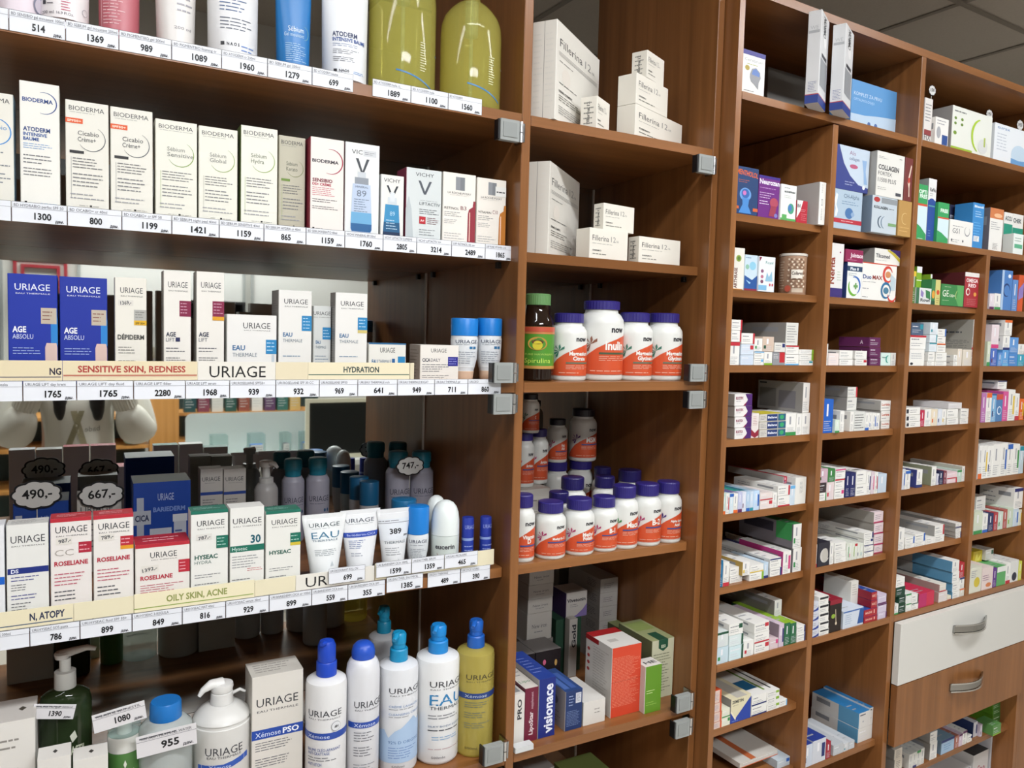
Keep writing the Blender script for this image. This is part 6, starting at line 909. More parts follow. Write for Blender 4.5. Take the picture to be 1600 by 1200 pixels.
cell('fourth row, column three', ROWZ[4], 6, [
    (132, 270, 932, 1108, W1, None, 'white carton with script', dict(F=[('e', .15, .12, .1, .08, '#33353c'), ('l', .1, .4, .9, .8, 3, '#9aa0a8')])), (135, 285, 800, 928, W1, RED, 'white carton with red dots'), (150, 262, 685, 796, '#4a5c74', TEA, 'slate blue carton', dict(y=.03)), (264, 326, 682, 1100, '#2f7a3c', None, 'tall green carton', dict(y=.09, F=[])),
    (295, 362, 1045, 1110, W1, None, 'white carton'), (305, 366, 958, 1040, W1, None, 'white carton'), (315, 384, 872, 952, '#d4dde2', TEA, 'white carton with teal ring'), (320, 388, 795, 868, '#d4dde2', TEA, 'white carton with teal ring'), (326, 398, 680, 790, '#d4dde2', TEA, 'white carton with teal ring'),
    (368, 475, 1045, 1110, W1, None, 'white carton'), (378, 478, 962, 1040, W1, None, 'white carton'), (388, 468, 892, 958, W1, None, 'white carton'), (390, 468, 812, 888, W1, ORA, 'white carton'), (394, 472, 742, 808, W1, BLU, 'white carton'),
    (484, 576, 1048, 1110, W1, None, 'white carton'), (484, 576, 985, 1044, W1, None, 'white carton'), (582, 622, 928, 1110, '#dcd2c4', None, 'cream carton'),
    (632, 745, 935, 1110, '#d2cbbd', None, 'cream carton'), (716, 766, 820, 930, W1, RED, 'deep white carton', dict(d=.14, side='#9a978f', L=[('l', .5, .1, .95, .8, 5, '#55565a')])), (738, 768, 655, 795, W1, RED, 'deep white carton', dict(d=.16, side='#9a978f', L=[('l', .5, .1, .95, .8, 5, '#55565a')]))], X3_)
cell('fourth row, column four', ROWZ[4], 6, [
    (862, 892, 860, 1108, '#c8d0b8', GRN, 'white and green carton'), (894, 950, 925, 1108, '#4a6ab8', PUR, 'blue violet carton'), (905, 972, 700, 920, '#ddd0d4', PNK, 'white and pink carton'), (960, 1000, 965, 1108, '#5a8ac8', SKY, 'blue carton'), (1004, 1058, 940, 1108, '#5c98d0', SKY, 'sky blue carton'), (1010, 1078, 805, 936, W1, NVY, 'white carton'), (1025, 1094, 658, 800, W1, ORA, 'white and orange carton'),
    (1062, 1142, 970, 1110, '#4a84c4', None, 'bright blue carton'), (1072, 1152, 820, 966, '#5a90cc', None, 'bright blue carton'), (1146, 1205, 982, 1112, '#3a9ab4', None, 'teal carton'), (1152, 1205, 885, 978, W1, None, 'white carton')], X4_)
# --- fifth row
cell('fifth row, column one', ROWZ[5], 7, S(203, 350, [243, 345, 436, 526, 618], '#dfdcda', None, 'white carton with purple zigzag', d=.12, side='#a8a49e', F=[('l', .1, .3, .5, .8, 3, '#8a8a90'), ('tb', 'BLISTEX', .08, .5, .55, '#8a2c4c', .22), ('p', [(.6, 0), (.75, .5), (.6, 1), (1, 1), (1, 0)], '#4a2468'), ('p', [(.5, .0), (.62, .0), (.72, .38)], '#8a2040')]) + [
    (346, 408, 405, 612, '#dcd4d0', RED, 'white and dark red carton', dict(F=[('l', .2, .5, .8, .9, 6, '#a86a6a'), ('p', [(0, .36), (.5, .2), (1, .36), (1, .1), (.5, .0), (0, .1)], '#8a2438')]))] + S(412, 628, [412, 476, 542, 604], '#c8c4bc', NVY, 'white, navy and green carton', F=[('r', .28, .05, .68, .95, '#24386c'), ('tb', 'Balans', .31, .66, .4, '#dfe4ee', .3), ('r', .70, .05, 1, .95, '#2c5c7a'), ('e', .85, .5, .08, .3, '#3aa068'), ('l', .03, .2, .25, .8, 3, '#77797e')], T=[('r', 0, 0, 1, .6, '#c8bc3c')]) + [
    (632, 718, 405, 595, W1, GRN, 'white and green carton'), (722, 764, 410, 592, W1, None, 'white carton'), (767, 838, 402, 590, W1, None, 'white carton'), (776, 850, 150, 398, W1, None, 'large white carton', dict(y=.026, d=.13, side='#8f8c88', L=[('r', .05, .1, .42, .75, '#6f6d6a'), ('r', .48, .1, .85, .7, '#77757a'), ('r', .04, .9, .2, .95, '#2a2c34')]))], X1_)
cell('fifth row, column two', ROWZ[5], 7, [
    (946, 1030, 288, 585, '#1f5cb8', None, 'bright blue carton', dict(d=.06, cols={'T': '#3a78cc'})), (1032, 1078, 460, 582, '#cfe0d0', GRN, 'small white and green carton', dict(y=.015, d=.03)), (1034, 1082, 385, 582, W2, None, 'white carton', dict(y=.05))] + [(a, b, 385 + 3 * (i % 3), 576 - i * 3, W1, None, 'white carton on edge', {}) for i, (a, b) in enumerate(((1085, 1112), (1115, 1160), (1163, 1200)))] + [
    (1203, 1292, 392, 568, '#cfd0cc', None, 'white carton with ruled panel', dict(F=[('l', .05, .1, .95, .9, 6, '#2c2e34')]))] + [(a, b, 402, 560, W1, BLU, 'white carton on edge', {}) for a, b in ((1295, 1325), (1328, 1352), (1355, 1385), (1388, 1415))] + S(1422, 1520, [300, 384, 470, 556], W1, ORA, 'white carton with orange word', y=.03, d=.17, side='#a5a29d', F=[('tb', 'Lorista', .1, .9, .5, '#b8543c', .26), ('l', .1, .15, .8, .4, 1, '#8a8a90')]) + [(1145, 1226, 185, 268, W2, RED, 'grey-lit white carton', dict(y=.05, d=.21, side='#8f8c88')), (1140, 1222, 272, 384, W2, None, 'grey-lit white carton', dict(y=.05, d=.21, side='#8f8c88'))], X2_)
cell('fifth row, column three', ROWZ[5], 8, S(195, 318, [368, 428, 488, 556], W1, None, 'white carton with dark corner', F=[('r', .04, .2, .2, .8, '#33353c'), ('l', .3, .2, .8, .8, 2, '#8a8c92')]) + [
    (324, 356, 388, 552, '#b82848', None, 'red carton on edge', {}), (360, 412, 378, 546, W1, None, 'white carton on edge', {}), (415, 466, 378, 544, '#ddd0b8', ORA, 'white and orange carton', {}), (470, 505, 378, 542, '#cfd4dc', NVY, 'white carton with blue top', {}), (508, 540, 378, 542, W1, YEL, 'white carton on edge', {}),
    (548, 640, 378, 452, W1, None, 'white carton with cross', {}), (548, 640, 456, 530, W1, None, 'white carton with cross', {}), (664, 748, 376, 452, W1, None, 'white carton', {}), (660, 744, 456, 526, W1, None, 'white carton', {}), (560, 672, 326, 374, '#cfcccc', None, 'translucent wrapped white carton', {})], X3_)
cell('fifth row, column four', ROWZ[5], 8, [
    (846, 884, 240, 512, '#b070a8', None, 'pink violet carton', {}), (887, 930, 240, 508, W1, ORA, 'white carton with spoon', {}), (932, 968, 262, 503, '#7aa8cc', NVY, 'blue carton', {}), (970, 1025, 250, 503, '#4a78a8', None, 'blue carton with ring', dict(F=[('a', .5, .4, .3, 0, 360, .1, '#dfe8f0'), ('r', 0, .8, 1, 1, '#c04a3c')])), (1028, 1072, 228, 498, '#c8508c', None, 'pink carton', {}),
    (1076, 1130, 212, 497, W1, YEL, 'white carton', {}), (1133, 1166, 245, 492, W1, RED, 'white carton with red heart', {}), (1169, 1205, 290, 492, ORA, YEL, 'orange carton', {}), (980, 1056, 135, 215, W1, NVY, 'white carton with barcode', dict(y=.045))], X4_)
# --- sixth row
cell('sixth row, column one', ROWZ[6], 7, [(a, b, t, 1226 - i * 5, c, ac, d, {'T': [('r', 0, .1, 1, .9, tc)], 'd': .12}) for i, (a, b, t, c, ac, d, tc) in enumerate((
    (103, 130, 1072, '#b9d4cc', ORA, 'thin pale green carton', '#8ac0b0'), (132, 162, 1072, W1, RED, 'thin white carton', '#7a3c6a'), (164, 196, 1075, '#c8d8e0', BLU, 'thin pale blue carton', '#5a9ab0'), (198, 232, 1075, W1, ORA, 'thin white carton', '#6a4a8a'), (235, 268, 1060, '#b8bcd8', PUR, 'thin lilac carton', '#3a9a8a'), (270, 302, 1060, '#d4d8e4', PUR, 'thin white violet carton', '#2a7a7a'), (304, 332, 1055, '#aac4dc', BLU, 'thin blue carton', '#2a6a7a'), (334, 362, 1055, '#c4d4e4', TEA, 'thin blue carton', '#9ab8cc'), (364, 412, 1050, '#b8d0e8', BLU, 'thin pale blue carton', '#a8b4bc')))] + [
    (416, 520, 1070, 1130, '#dcd0cc', RED, 'white carton with red stripe', {}), (416, 520, 1133, 1198, '#dcd0cc', RED, 'white carton with red stripe', {}), (524, 558, 1065, 1190, W1, None, 'white carton on edge', {}), (565, 664, 1012, 1092, W1, RED, 'white carton', dict(d=.13)), (565, 664, 1095, 1182, W1, RED, 'white carton', dict(d=.13)),
    (668, 708, 1008, 1176, '#c4d4e0', SKY, 'pale blue carton', {}), (712, 802, 942, 1168, W0, None, 'tall white carton', dict(d=.11, F=[('l', .4, .4, .7, .85, 9, '#8a8c92')])), (612, 690, 932, 1005, '#b03040', NVY, 'red and navy carton', dict(y=.045, d=.17, side='#a8a49f'))], X1_)
cell('sixth row, column two', ROWZ[6], 7, [
    (905, 982, 872, 985, '#c4a8b4', DGR, 'mauve carton', {}), (905, 968, 988, 1066, '#3a3034', None, 'dark carton', {}), (905, 968, 1070, 1134, W1, GRN, 'white and green carton', {}), (985, 1042, 870, 975, '#3a7a40', None, 'green carton', {}), (972, 1032, 980, 1125, '#d8c8c8', RED, 'white and red carton', {}), (1046, 1128, 872, 952, W1, PNK, 'white carton', {}), (1040, 1120, 955, 1038, W1, RED, 'white carton', {}), (1036, 1116, 1042, 1122, W1, PNK, 'white carton', {}),
    (1132, 1168, 900, 1108, '#22285c', None, 'navy carton on edge', {}), (1171, 1214, 900, 1102, '#22285c', None, 'navy carton on edge', {}), (1220, 1302, 888, 995, W1, None, 'white carton', dict(d=.13, T=[('tb', 'Tamosin', .1, .9, .1, '#3a3c44', .12)])), (1216, 1302, 998, 1098, W1, None, 'white carton', {}), (1306, 1342, 892, 1092, W1, NVY, 'white carton on edge', {}), (1345, 1372, 892, 1090, '#d0c0c8', PNK, 'pinkish carton on edge', {}), (1374, 1400, 895, 1080, W1, RED, 'white carton on edge', {}), (1403, 1472, 912, 1076, '#bccbd8', None, 'pale blue carton', {})], X2_)
cell('sixth row, column three', ROWZ[6], 8, [
    (162, 192, 890, 1084, '#c8ccd4', BLU, 'white carton on edge', {}), (194, 236, 905, 1076, W1, BLU, 'white carton on edge', {}), (288, 338, 895, 1070, W1, NVY, 'white carton on edge', dict(d=.10, side='#3c4484')), (415, 456, 868, 1050, W1, None, 'white carton on edge', dict(d=.10, side='#8a9078')), (458, 478, 930, 1044, '#c8c8d4', NVY, 'small white carton', {}), (480, 516, 908, 1040, '#242a4c', None, 'navy carton on edge', {}), (520, 543, 905, 1036, '#7a3440', None, 'dark red carton on edge', {}),
    (546, 632, 920, 972, '#dcc4c8', RED, 'white carton with red stripes', {}), (546, 632, 975, 1032, '#dcc4c8', RED, 'white carton with red stripes', {}), (634, 672, 900, 1020, '#b8ccc0', GRN, 'pale green carton', {}), (674, 722, 866, 1015, W1, None, 'deep white carton', dict(d=.15, side='#b4b0a4', L=[('tb', 'Betaserc', .2, .8, .5, '#33353c', .3)]))], X3_)
cell('sixth row, column four', ROWZ[6], 8, [
    (822, 852, 690, 990, W1, ORA, 'white carton on edge', {}), (855, 898, 690, 986, W1, YEL, 'tall white carton', {}), (900, 938, 690, 984, W1, NVY, 'tall white carton', {}), (941, 1008, 678, 978, W1, None, 'tall white carton', {}), (1011, 1064, 668, 966, W1, BLU, 'tall white carton', {}), (1068, 1110, 678, 960, W1, BLU, 'tall white carton', {}), (1113, 1168, 678, 952, W1, GRN, 'tall white carton', {}), (1171, 1205, 695, 945, '#b8ccd4', TEA, 'pale teal carton', {})], X4_)
# --- seventh row
cell('seventh row, column one', ROWZ[7], 9, [
    (124, 163, 515, 722, '#1c6a94', None, 'teal blue carton', {}), (165, 214, 528, 716, W1, RED, 'white carton', {}), (217, 320, 575, 640, W1, None, 'white carton with dots', dict(y=.03)), (217, 320, 648, 704, W1, None, 'white carton with dots', dict(y=.03)), (323, 384, 525, 692, W1, YEL, 'long white and gold carton', dict(d=.20, side='#b09248')), (386, 498, 556, 612, W1, YEL, 'white and yellow carton', dict(d=.15)), (368, 498, 622, 682, W1, LIM, 'white carton with green dot', {}), (502, 538, 530, 660, '#b8ccdc', NVY, 'pale blue carton', {}),
    (553, 646, 500, 576, W1, NVY, 'long white carton', dict(d=.17)), (553, 646, 580, 645, W1, NVY, 'white carton', {}), (660, 728, 438, 628, W1, PNK, 'white carton with magenta side', dict(d=.13, side='#b03078')), (744, 816, 412, 618, W1, GRN, 'white carton with green edge', dict(d=.12, side='#7a787a')), (746, 816, 210, 406, W1, GRN, 'large white carton with green top', dict(d=.16, side='#6f6a70', cols={'T': '#2f7a44'}, L=[('r', .7, .3, .98, 1, '#3a8a4c'), ('r', .1, .5, .65, .9, '#33303a')])),
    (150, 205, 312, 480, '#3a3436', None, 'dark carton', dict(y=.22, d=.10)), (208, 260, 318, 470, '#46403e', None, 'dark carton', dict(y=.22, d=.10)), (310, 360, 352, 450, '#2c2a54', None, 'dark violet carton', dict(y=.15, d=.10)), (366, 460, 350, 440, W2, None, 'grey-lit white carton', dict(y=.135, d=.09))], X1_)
cell('seventh row, column two', ROWZ[7], 9, [
    (922, 946, 380, 572, '#d0ccc8', RED, 'white carton with red tab', {}), (955, 1052, 368, 562, '#2a2a34', None, 'x', dict(label='black carton with a silver ring, seventh row second column', d=.12, F=[('a', .6, .45, .34, 60, 330, .16, '#c4c2bc'), ('e', .6, .45, .26, .30, '#b8b4ac')])), (1055, 1084, 365, 556, W1, None, 'white carton on edge', dict(d=.14))] + S(1090, 1184, [368, 440, 492, 550], W1, None, 'white carton', d=.15) + [
    (a, b, 370, 526, '#d4d8cc', c, 'thin carton on edge', {}) for a, b, c in ((1190, 1212, GRN), (1214, 1236, PNK), (1238, 1258, LIM), (1260, 1280, RED), (1282, 1306, NVY), (1308, 1330, TEA))] + S(1336, 1412, [283, 334, 386, 438, 498], W1, NVY, 'white carton', d=.18) + S(1418, 1496, [110, 204, 296, 388, 486], '#dcccd0', None, 'white and pink carton', y=.03, d=.20, side='#9c9890', F=[('r', 0, 0, 1, .14, '#a83a5c'), ('l', .15, .3, .8, .8, 3, '#6a6c74')]), X2_)
cell('seventh row, column three', ROWZ[7], 10, [
    (182, 240, 362, 570, W1, None, 'white carton on edge', {}), (245, 322, 438, 494, W1, BLU, 'white carton', {}), (245, 322, 498, 560, W1, None, 'white carton', {}), (328, 412, 410, 474, W1, BLU, 'white and blue carton', {}), (328, 410, 478, 536, W1, None, 'white carton', {}), (418, 492, 442, 520, W1, None, 'white carton', {}), (495, 576, 336, 418, W1, RED, 'white carton', dict(d=.18, side='#9a9894')), (495, 576, 422, 502, W1, None, 'white carton', dict(d=.10))] +
    S(672, 735, [316, 352, 392, 430, 470], W1, NVY, 'flat white carton', d=.18, side='#a09e98'), X3_)
cell('seventh row, column four', ROWZ[7], 10, [
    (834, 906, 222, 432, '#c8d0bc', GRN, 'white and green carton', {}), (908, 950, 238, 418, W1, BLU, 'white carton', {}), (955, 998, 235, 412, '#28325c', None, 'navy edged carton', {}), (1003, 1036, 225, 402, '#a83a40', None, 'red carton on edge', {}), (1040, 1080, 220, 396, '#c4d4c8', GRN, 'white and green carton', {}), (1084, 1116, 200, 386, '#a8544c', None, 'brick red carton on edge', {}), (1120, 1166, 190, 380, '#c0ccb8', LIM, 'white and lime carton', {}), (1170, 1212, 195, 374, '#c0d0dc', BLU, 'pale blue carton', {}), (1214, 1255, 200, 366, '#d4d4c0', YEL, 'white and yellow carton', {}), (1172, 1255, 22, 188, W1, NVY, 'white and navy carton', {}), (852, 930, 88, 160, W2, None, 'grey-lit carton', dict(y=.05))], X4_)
# --- eighth row
cell('eighth row, column one', .9125, 11, [
    (88, 152, 95, 165, '#cfd6d4', DGR, 'white carton with green label', dict(d=.14)), (88, 152, 168, 235, '#bcd0d8', GRN, 'pale blue carton', dict(d=.14)), (156, 224, 50, 104, W1, DGR, 'white carton with dark label', dict(d=.16)), (156, 224, 107, 158, '#d0dcdc', DGR, 'white carton with dark label', dict(d=.16)), (156, 224, 161, 218, '#c8dce0', DGR, 'pale carton with dark label', dict(d=.16)), (227, 276, 135, 200, W1, RED, 'white carton', {}),
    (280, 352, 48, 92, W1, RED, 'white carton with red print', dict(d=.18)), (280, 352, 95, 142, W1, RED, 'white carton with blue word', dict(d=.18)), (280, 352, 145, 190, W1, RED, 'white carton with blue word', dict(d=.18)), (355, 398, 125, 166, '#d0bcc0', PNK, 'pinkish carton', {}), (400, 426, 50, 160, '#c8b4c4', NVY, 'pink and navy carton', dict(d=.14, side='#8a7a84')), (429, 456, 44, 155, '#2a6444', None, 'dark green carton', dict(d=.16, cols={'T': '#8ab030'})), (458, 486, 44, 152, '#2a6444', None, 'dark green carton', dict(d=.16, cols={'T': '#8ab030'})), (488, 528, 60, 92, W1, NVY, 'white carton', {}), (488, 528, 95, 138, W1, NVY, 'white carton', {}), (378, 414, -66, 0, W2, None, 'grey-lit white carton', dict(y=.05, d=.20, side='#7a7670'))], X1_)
cell('eighth row, column two', .9125, 9, S(890, 956, [868, 945, 1022, 1096, 1172], '#c8cad4', NVY, 'white carton with blue curve', d=.12, F=[('s', [(0, .0, .12), (.5, .0, .2), (1, .1, .45)], '#2c3f8a'), ('l', .1, .4, .8, .8, 2, '#8a8d96')]) + S(960, 1040, [818, 886, 956, 1028, 1094, 1150], W1, None, 'white carton with black bar', d=.13, F=[('r', .1, .66, .96, .92, '#26282e'), ('l', .1, .1, .8, .5, 2, '#8a8d96')]) + [
    (1050, 1152, 848, 1124, '#241c1a', None, 'x', dict(label='black carton with red top and a spoon picture, eighth row', d=.12, cols={'T': '#8a2030'}, F=[('r', 0, .86, 1, 1, '#8a2030'), ('e', .3, .5, .16, .07, '#8aa83a'), ('p', [(.44, .7), (.50, .7), (.58, .3), (.52, .3)], '#b8a890'), ('e', .55, .26, .08, .05, '#cfc0a8')])),
    (1164, 1330, 938, 1094, '#c8d0dc', None, 'white and blue carton', dict(d=.12, F=[('l', .1, .2, .5, .8, 5, '#8aa0bc'), ('p', [(.7, .1), (.8, .9), (1, .9), (1, .1)], '#2c5494'), ('r', 0, .9, 1, .97, '#3a64a8')])), (1132, 1288, 712, 930, '#dcd9d0', None, 'big white carton', dict(d=.08, y=.04, F=[('l', .15, .4, .85, .9, 5, '#a8a69e')])),
    ] + S(1336, 1444, [792, 862, 926, 990, 1052], '#a02430', None, 'dark red carton', d=.15, side='#8a2030', cols={'T': '#2c4a94'}, F=[('tb', 'MAGNE', .1, .6, .4, '#e4b4a4', .3), ('r', .72, .3, .80, .8, '#e4b4a4')]) + S(1452, 1522, [802, 880, 950, 1028], '#c8bcd0', PUR, 'white and violet carton', d=.10), X2_)
cell('eighth row, column three', .9125, 10, [
    (147, 186, 1008, 1118, W1, GRN, 'small white carton', {})] + [(190, 246, 938, 1004, '#1c4030', None, 'dark green carton', {}), (190, 246, 1007, 1100, '#1c4030', None, 'dark green carton', {}), (166, 244, 866, 934, '#1c4030', None, 'dark green carton', {}), (168, 240, 784, 862, W1, None, 'white carton', {}),
    (250, 296, 920, 1000, '#dfe2dc', GRN, 'white carton with green edge', {}), (250, 296, 1004, 1078, '#dfe2dc', GRN, 'white carton with green edge', {}), (300, 356, 925, 996, W1, DGR, 'white carton', {}), (300, 356, 1000, 1060, W1, DGR, 'white carton', {}), (360, 490, 920, 1048, '#c0304c', None, 'bright crimson carton', dict(F=[('r', .0, 0, .5, 1, '#b02a60')])),
    (528, 602, 905, 1018, '#d4ccc8', None, 'long pinkish white carton', dict(d=.22, side='#b08a84')), (536, 592, 838, 898, '#d8d4c8', RED, 'long pinkish white carton', dict(d=.22, side='#a88a84')), (604, 634, 935, 990, '#d8d0b8', RED, 'small cream carton', {}),
    ] + S(645, 705, [640, 735, 828, 902, 965], W1, None, 'long white and blue carton', d=.25, side='#5a8fb0', L=[('r', 0, 0, 1, .03, '#3f5a68'), ('r', 0, 0.03, .55, 1, '#a9a7a2'), ('l', .05, .2, .5, .8, 2, '#6a6c70')]) + [(708, 748, 875, 950, '#d4d0c4', ORA, 'white carton', {}), (708, 748, 780, 872, W1, NVY, 'white carton', dict(d=.08)), (708, 750, 655, 776, '#b03038', RED, 'red carton', dict(d=.08))], X3_)
cell('eighth row, column four', .9125, 10, [
    (800, 898, 702, 938, '#d0d0c0', YEL, 'white carton with yellow flower', dict(F=[('e', .6, .4, .25, .2, '#c8b43c'), ('l', .1, .6, .6, .9, 4, '#6a6c8a')])), (904, 994, 702, 915, '#d8c8c4', PUR, 'white carton with purple words', dict(F=[('l', .05, .4, .9, .7, 3, '#6a2c64'), ('e', .6, .2, .25, .1, '#c87a4c')])), (997, 1026, 700, 895, '#5c3080', None, 'purple carton', {}), (1030, 1102, 690, 872, '#5aa060', None, 'green carton with white top', dict(F=[('r', 0, .72, 1, 1, '#dfe0dc')])), (1105, 1142, 660, 856, W1, RED, 'white carton', {}), (1145, 1212, 640, 850, '#d4d4d0', NVY, 'white carton with black dot', dict(F=[('e', .5, .25, .3, .2, '#26283a')])), (1215, 1240, 640, 825, '#c8cc50', None, 'yellow carton', {}), 
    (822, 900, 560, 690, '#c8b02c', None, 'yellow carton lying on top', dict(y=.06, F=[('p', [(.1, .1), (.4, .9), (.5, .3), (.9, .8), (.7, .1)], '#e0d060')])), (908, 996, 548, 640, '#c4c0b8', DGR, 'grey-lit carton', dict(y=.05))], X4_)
# --- bottom rows
cell('ninth row, column one', .7565, 13, S(65, 146, [168, 272, 350, 430, 503], '#d8c0b4', ORA, 'white carton with orange wrap', d=.10, side='#c8502c', cols={'T': '#c8502c'}, F=[('r', .0, 0, .16, 1, '#d05a30'), ('r', .84, 0, 1, 1, '#d05a30'), ('l', .25, .2, .75, .8, 5, '#8a8ab0')]) + [
    (152, 218, 318, 384, '#dcdcc8', GRN, 'small white carton', {}), (148, 218, 388, 462, '#dcdcc8', GRN, 'small white carton', {}), (222, 392, 232, 420, '#d8d0b0', None, 'x', dict(label='cream and blue carton lettered ZEMETIN, ninth row', d=.14, side='#8a8782', F=[('p', [(0, .46), (.22, .14), (1, .92), (1, 0), (0, 0)], '#24409a'), ('p', [(.0, .46), (.24, .10), (.27, .16), (.04, .52)], '#e4dcc0'), ('tb', 'ZEMETIN', .06, .62, .80, '#3a3c3c', .12), ('l', .1, .68, .5, .74, 1, '#6a6a60'), ('l', .08, .05, .4, .1, 1, '#9ab0e0')], T=[('r', .3, 0, .8, 1, '#b8b4aa')])),
    (402, 522, 205, 286, W1, NVY, 'white carton with blue word', dict(d=.14, T=[('r', 0, .2, 1, .5, '#2a6a94')])), (398, 522, 290, 372, W1, NVY, 'white carton with blue word', dict(d=.14))] + S(526, 630, [172, 222, 278, 335], W1, LIM, 'white carton with green rule', d=.15, T=[('r', .1, .1, .25, .9, '#6a8a3c'), ('r', .6, .1, .72, .9, '#3a3c3c')]) + [(634, 692, 240, 302, W1, SKY, 'small white carton', {})], X1_)
cell('bottom row, column one', .600, 13, [(300, 610, 762, 812, '#c8c4bc', ORA, 'wide white carton with orange band', dict(y=.05, d=.14, T=[('r', .28, 0, .42, 1, '#b8643c')])), (613, 768, 742, 790, '#b8c4cc', BLU, 'white carton with blue band', dict(y=.03, d=.15, T=[('r', .1, .35, .8, .8, '#2c68ac')]))], X1_)
cell('ninth row, column two', .5825, 13, [
    (836, 906, 618, 790, '#c4ccd8', NVY, 'blue and white carton', dict(d=.15, cols={'T': '#2c3f8c'})), (910, 1018, 580, 772, '#c8ccd4', NVY, 'blue and white carton', dict(d=.15, cols={'T': '#2c3f8c'})), (1022, 1060, 590, 735, '#9c2c3c', None, 'red carton on edge', dict(d=.12)), (1082, 1162, 615, 702, '#b8bcc0', None, 'white carton with rings', dict(d=.13)), (1166, 1206, 600, 690, '#c8cacc', TEA, 'white carton', dict(d=.13)), (1210, 1256, 585, 675, '#bcc0c4', None, 'white carton', dict(d=.13))] +
    [(1284, 1466, 480, 640, '#d2d0cc', None, 'big white and blue carton', dict(y=.03, d=.14, side='#5a94b8', L=[('r', 0, 0, .58, 1, '#c0bdb8'), ('r', .1, .55, .4, .85, '#77797c')])),
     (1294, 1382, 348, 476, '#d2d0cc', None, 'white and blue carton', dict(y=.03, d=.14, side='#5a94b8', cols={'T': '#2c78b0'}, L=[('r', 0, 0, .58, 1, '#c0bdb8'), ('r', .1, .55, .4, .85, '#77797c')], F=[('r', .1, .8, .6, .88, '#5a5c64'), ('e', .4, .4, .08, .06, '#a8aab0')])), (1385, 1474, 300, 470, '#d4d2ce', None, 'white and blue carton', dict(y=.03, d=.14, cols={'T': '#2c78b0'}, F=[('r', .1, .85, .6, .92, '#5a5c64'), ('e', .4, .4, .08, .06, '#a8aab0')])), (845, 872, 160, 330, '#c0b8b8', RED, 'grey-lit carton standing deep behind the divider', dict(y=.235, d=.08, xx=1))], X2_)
# --- open shelf below the drawers
cell('shelf under the drawers', .4535, 12, S(130, 218, [815, 930, 1060], '#cfc6b8', None, 'white carton', d=.15, side='#8a8680', F=[('l', .2, .1, .8, .9, 8, '#4a4c52')]) + [
    (300 + i * 44, 340 + i * 44, 868 - i * 22, 1110 - 24 * i, W2, c, 'white carton on edge', dict(d=.15)) for i, c in enumerate((None, NVY, GRN, None))] + S(535, 616, [622, 740, 990], W1, None, 'white carton', d=.18, side='#8f8a84') + [
    (664, 808, 715, 900, '#9ab4cc', None, 'blue and white carton', dict(d=.14, side='#6f8494', cols={'T': '#7f9aac'}, F=[('r', 0, .82, 1, 1, '#24346c'), ('l', .2, .2, .8, .7, 3, '#5a8ab4')])), (820, 862, 660, 830, '#a86a5c', None, 'brick pink carton', dict(d=.12)), (866, 905, 640, 806, '#c8b4c4', PUR, 'pink white carton', {}), (910, 955, 605, 785, W1, PUR, 'white carton on edge', {}), (962, 1010, 660, 752, W1, NVY, 'small white carton', {}), (1028, 1074, 505, 720, '#c8c8cc', NVY, 'white carton with navy side', dict(y=.03, d=.14, side='#26345c')), (1090, 1130, 535, 672, '#c4b8c4', PUR, 'pinkish carton', {})] +
    S(1250, 1330, [300, 362, 424, 486], '#3a6a2c', None, 'green carton', d=.16, y=.04, side='#5a8a24', F=[('l', .1, .2, .9, .8, 2, '#b8ccb0')]) + [(1252, 1340, 545, 628, '#5a8a4c', LIM, 'white and green carton', dict(d=.05, y=.005)), (1345, 1368, 340, 560, '#3a6a4c', None, 'dark green carton', dict(y=.05)), (1372, 1416, 160, 545, W2, None, 'tall grey-white carton', dict(y=.05))], X34)
cell('lowest shelf under the drawers', .05, 12, [], X34)
xa, z_ = PC(1380 + 1030 / 7.27, 1060 + 880 / 7.27, .06); xb, _ = PC(1380 + 1195 / 7.27, 1060 + 880 / 7.27, .06)
for lab, a, b, zt2, bc, D in (('white carton with red script at the bottom frame edge', xa, xb, z_, '#c8c6c4', [('t', 'Spa', .3, .8, .80, '#a02c48', .08), ('l', .2, .1, .8, .6, 8, '#8a8c92')]), ('large grey white carton at the bottom right corner', xb + .01, 1.3135, z_ + .05, '#bcbcc0', [('l', .3, .5, .7, .6, 2, '#8a8c92')]), ('white carton with navy stripe at the bottom frame edge', xa - .12, xa - .01, z_ - .03, '#c4c2c0', [('r', .7, 0, .9, 1, '#2c2c7c')])):
    c = carton(None, (0, 0, 0), b - a, zt2 - .0505, .12, base=bc, F=D, name='medicine_carton', cols={'T': '#3c3c3c'} if 'script' in lab else None); place_c(c, a, .06, .0504); tag(c, lab, 'box', 'medicine cartons in the pigeonholes')
# ================================================================== the shop behind the photographer (seen in the cabinet mirror)
def grown(name, nodes, edges, m, parent=None, sub=2, loc=(0, 0, 0)):
    """one continuous surface grown on a skeleton: nodes (x, y, z, radius)"""
    me = bpy.data.meshes.new(name); me.from_pydata([n[:3] for n in nodes], edges, []); o = bpy.data.objects.new(name, me); COL.objects.link(o)
    sk = o.modifiers.new('skin', 'SKIN'); sk.use_smooth_shade = True
    sv = me.skin_vertices[0].data if len(me.skin_vertices) else None
    if sv is None:
        bpy.context.view_layer.update(); sv = me.skin_vertices[0].data
    for i, n in enumerate(nodes):
        r = n[3] if isinstance(n[3], tuple) else (n[3], n[3]); sv[i].radius = r; sv[i].use_root = (i == 0)
    ss = o.modifiers.new('subd', 'SUBSURF'); ss.levels = sub; ss.render_levels = sub
    me.materials.append(MATS[m] if m in MATS else mat(m)); o.location = loc
    if parent: o.parent = parent
    return o
def chain(n0, n): return [(n0 + i, n0 + i + 1) for i in range(n - 1)]
PX, PY = -.03, -1.50
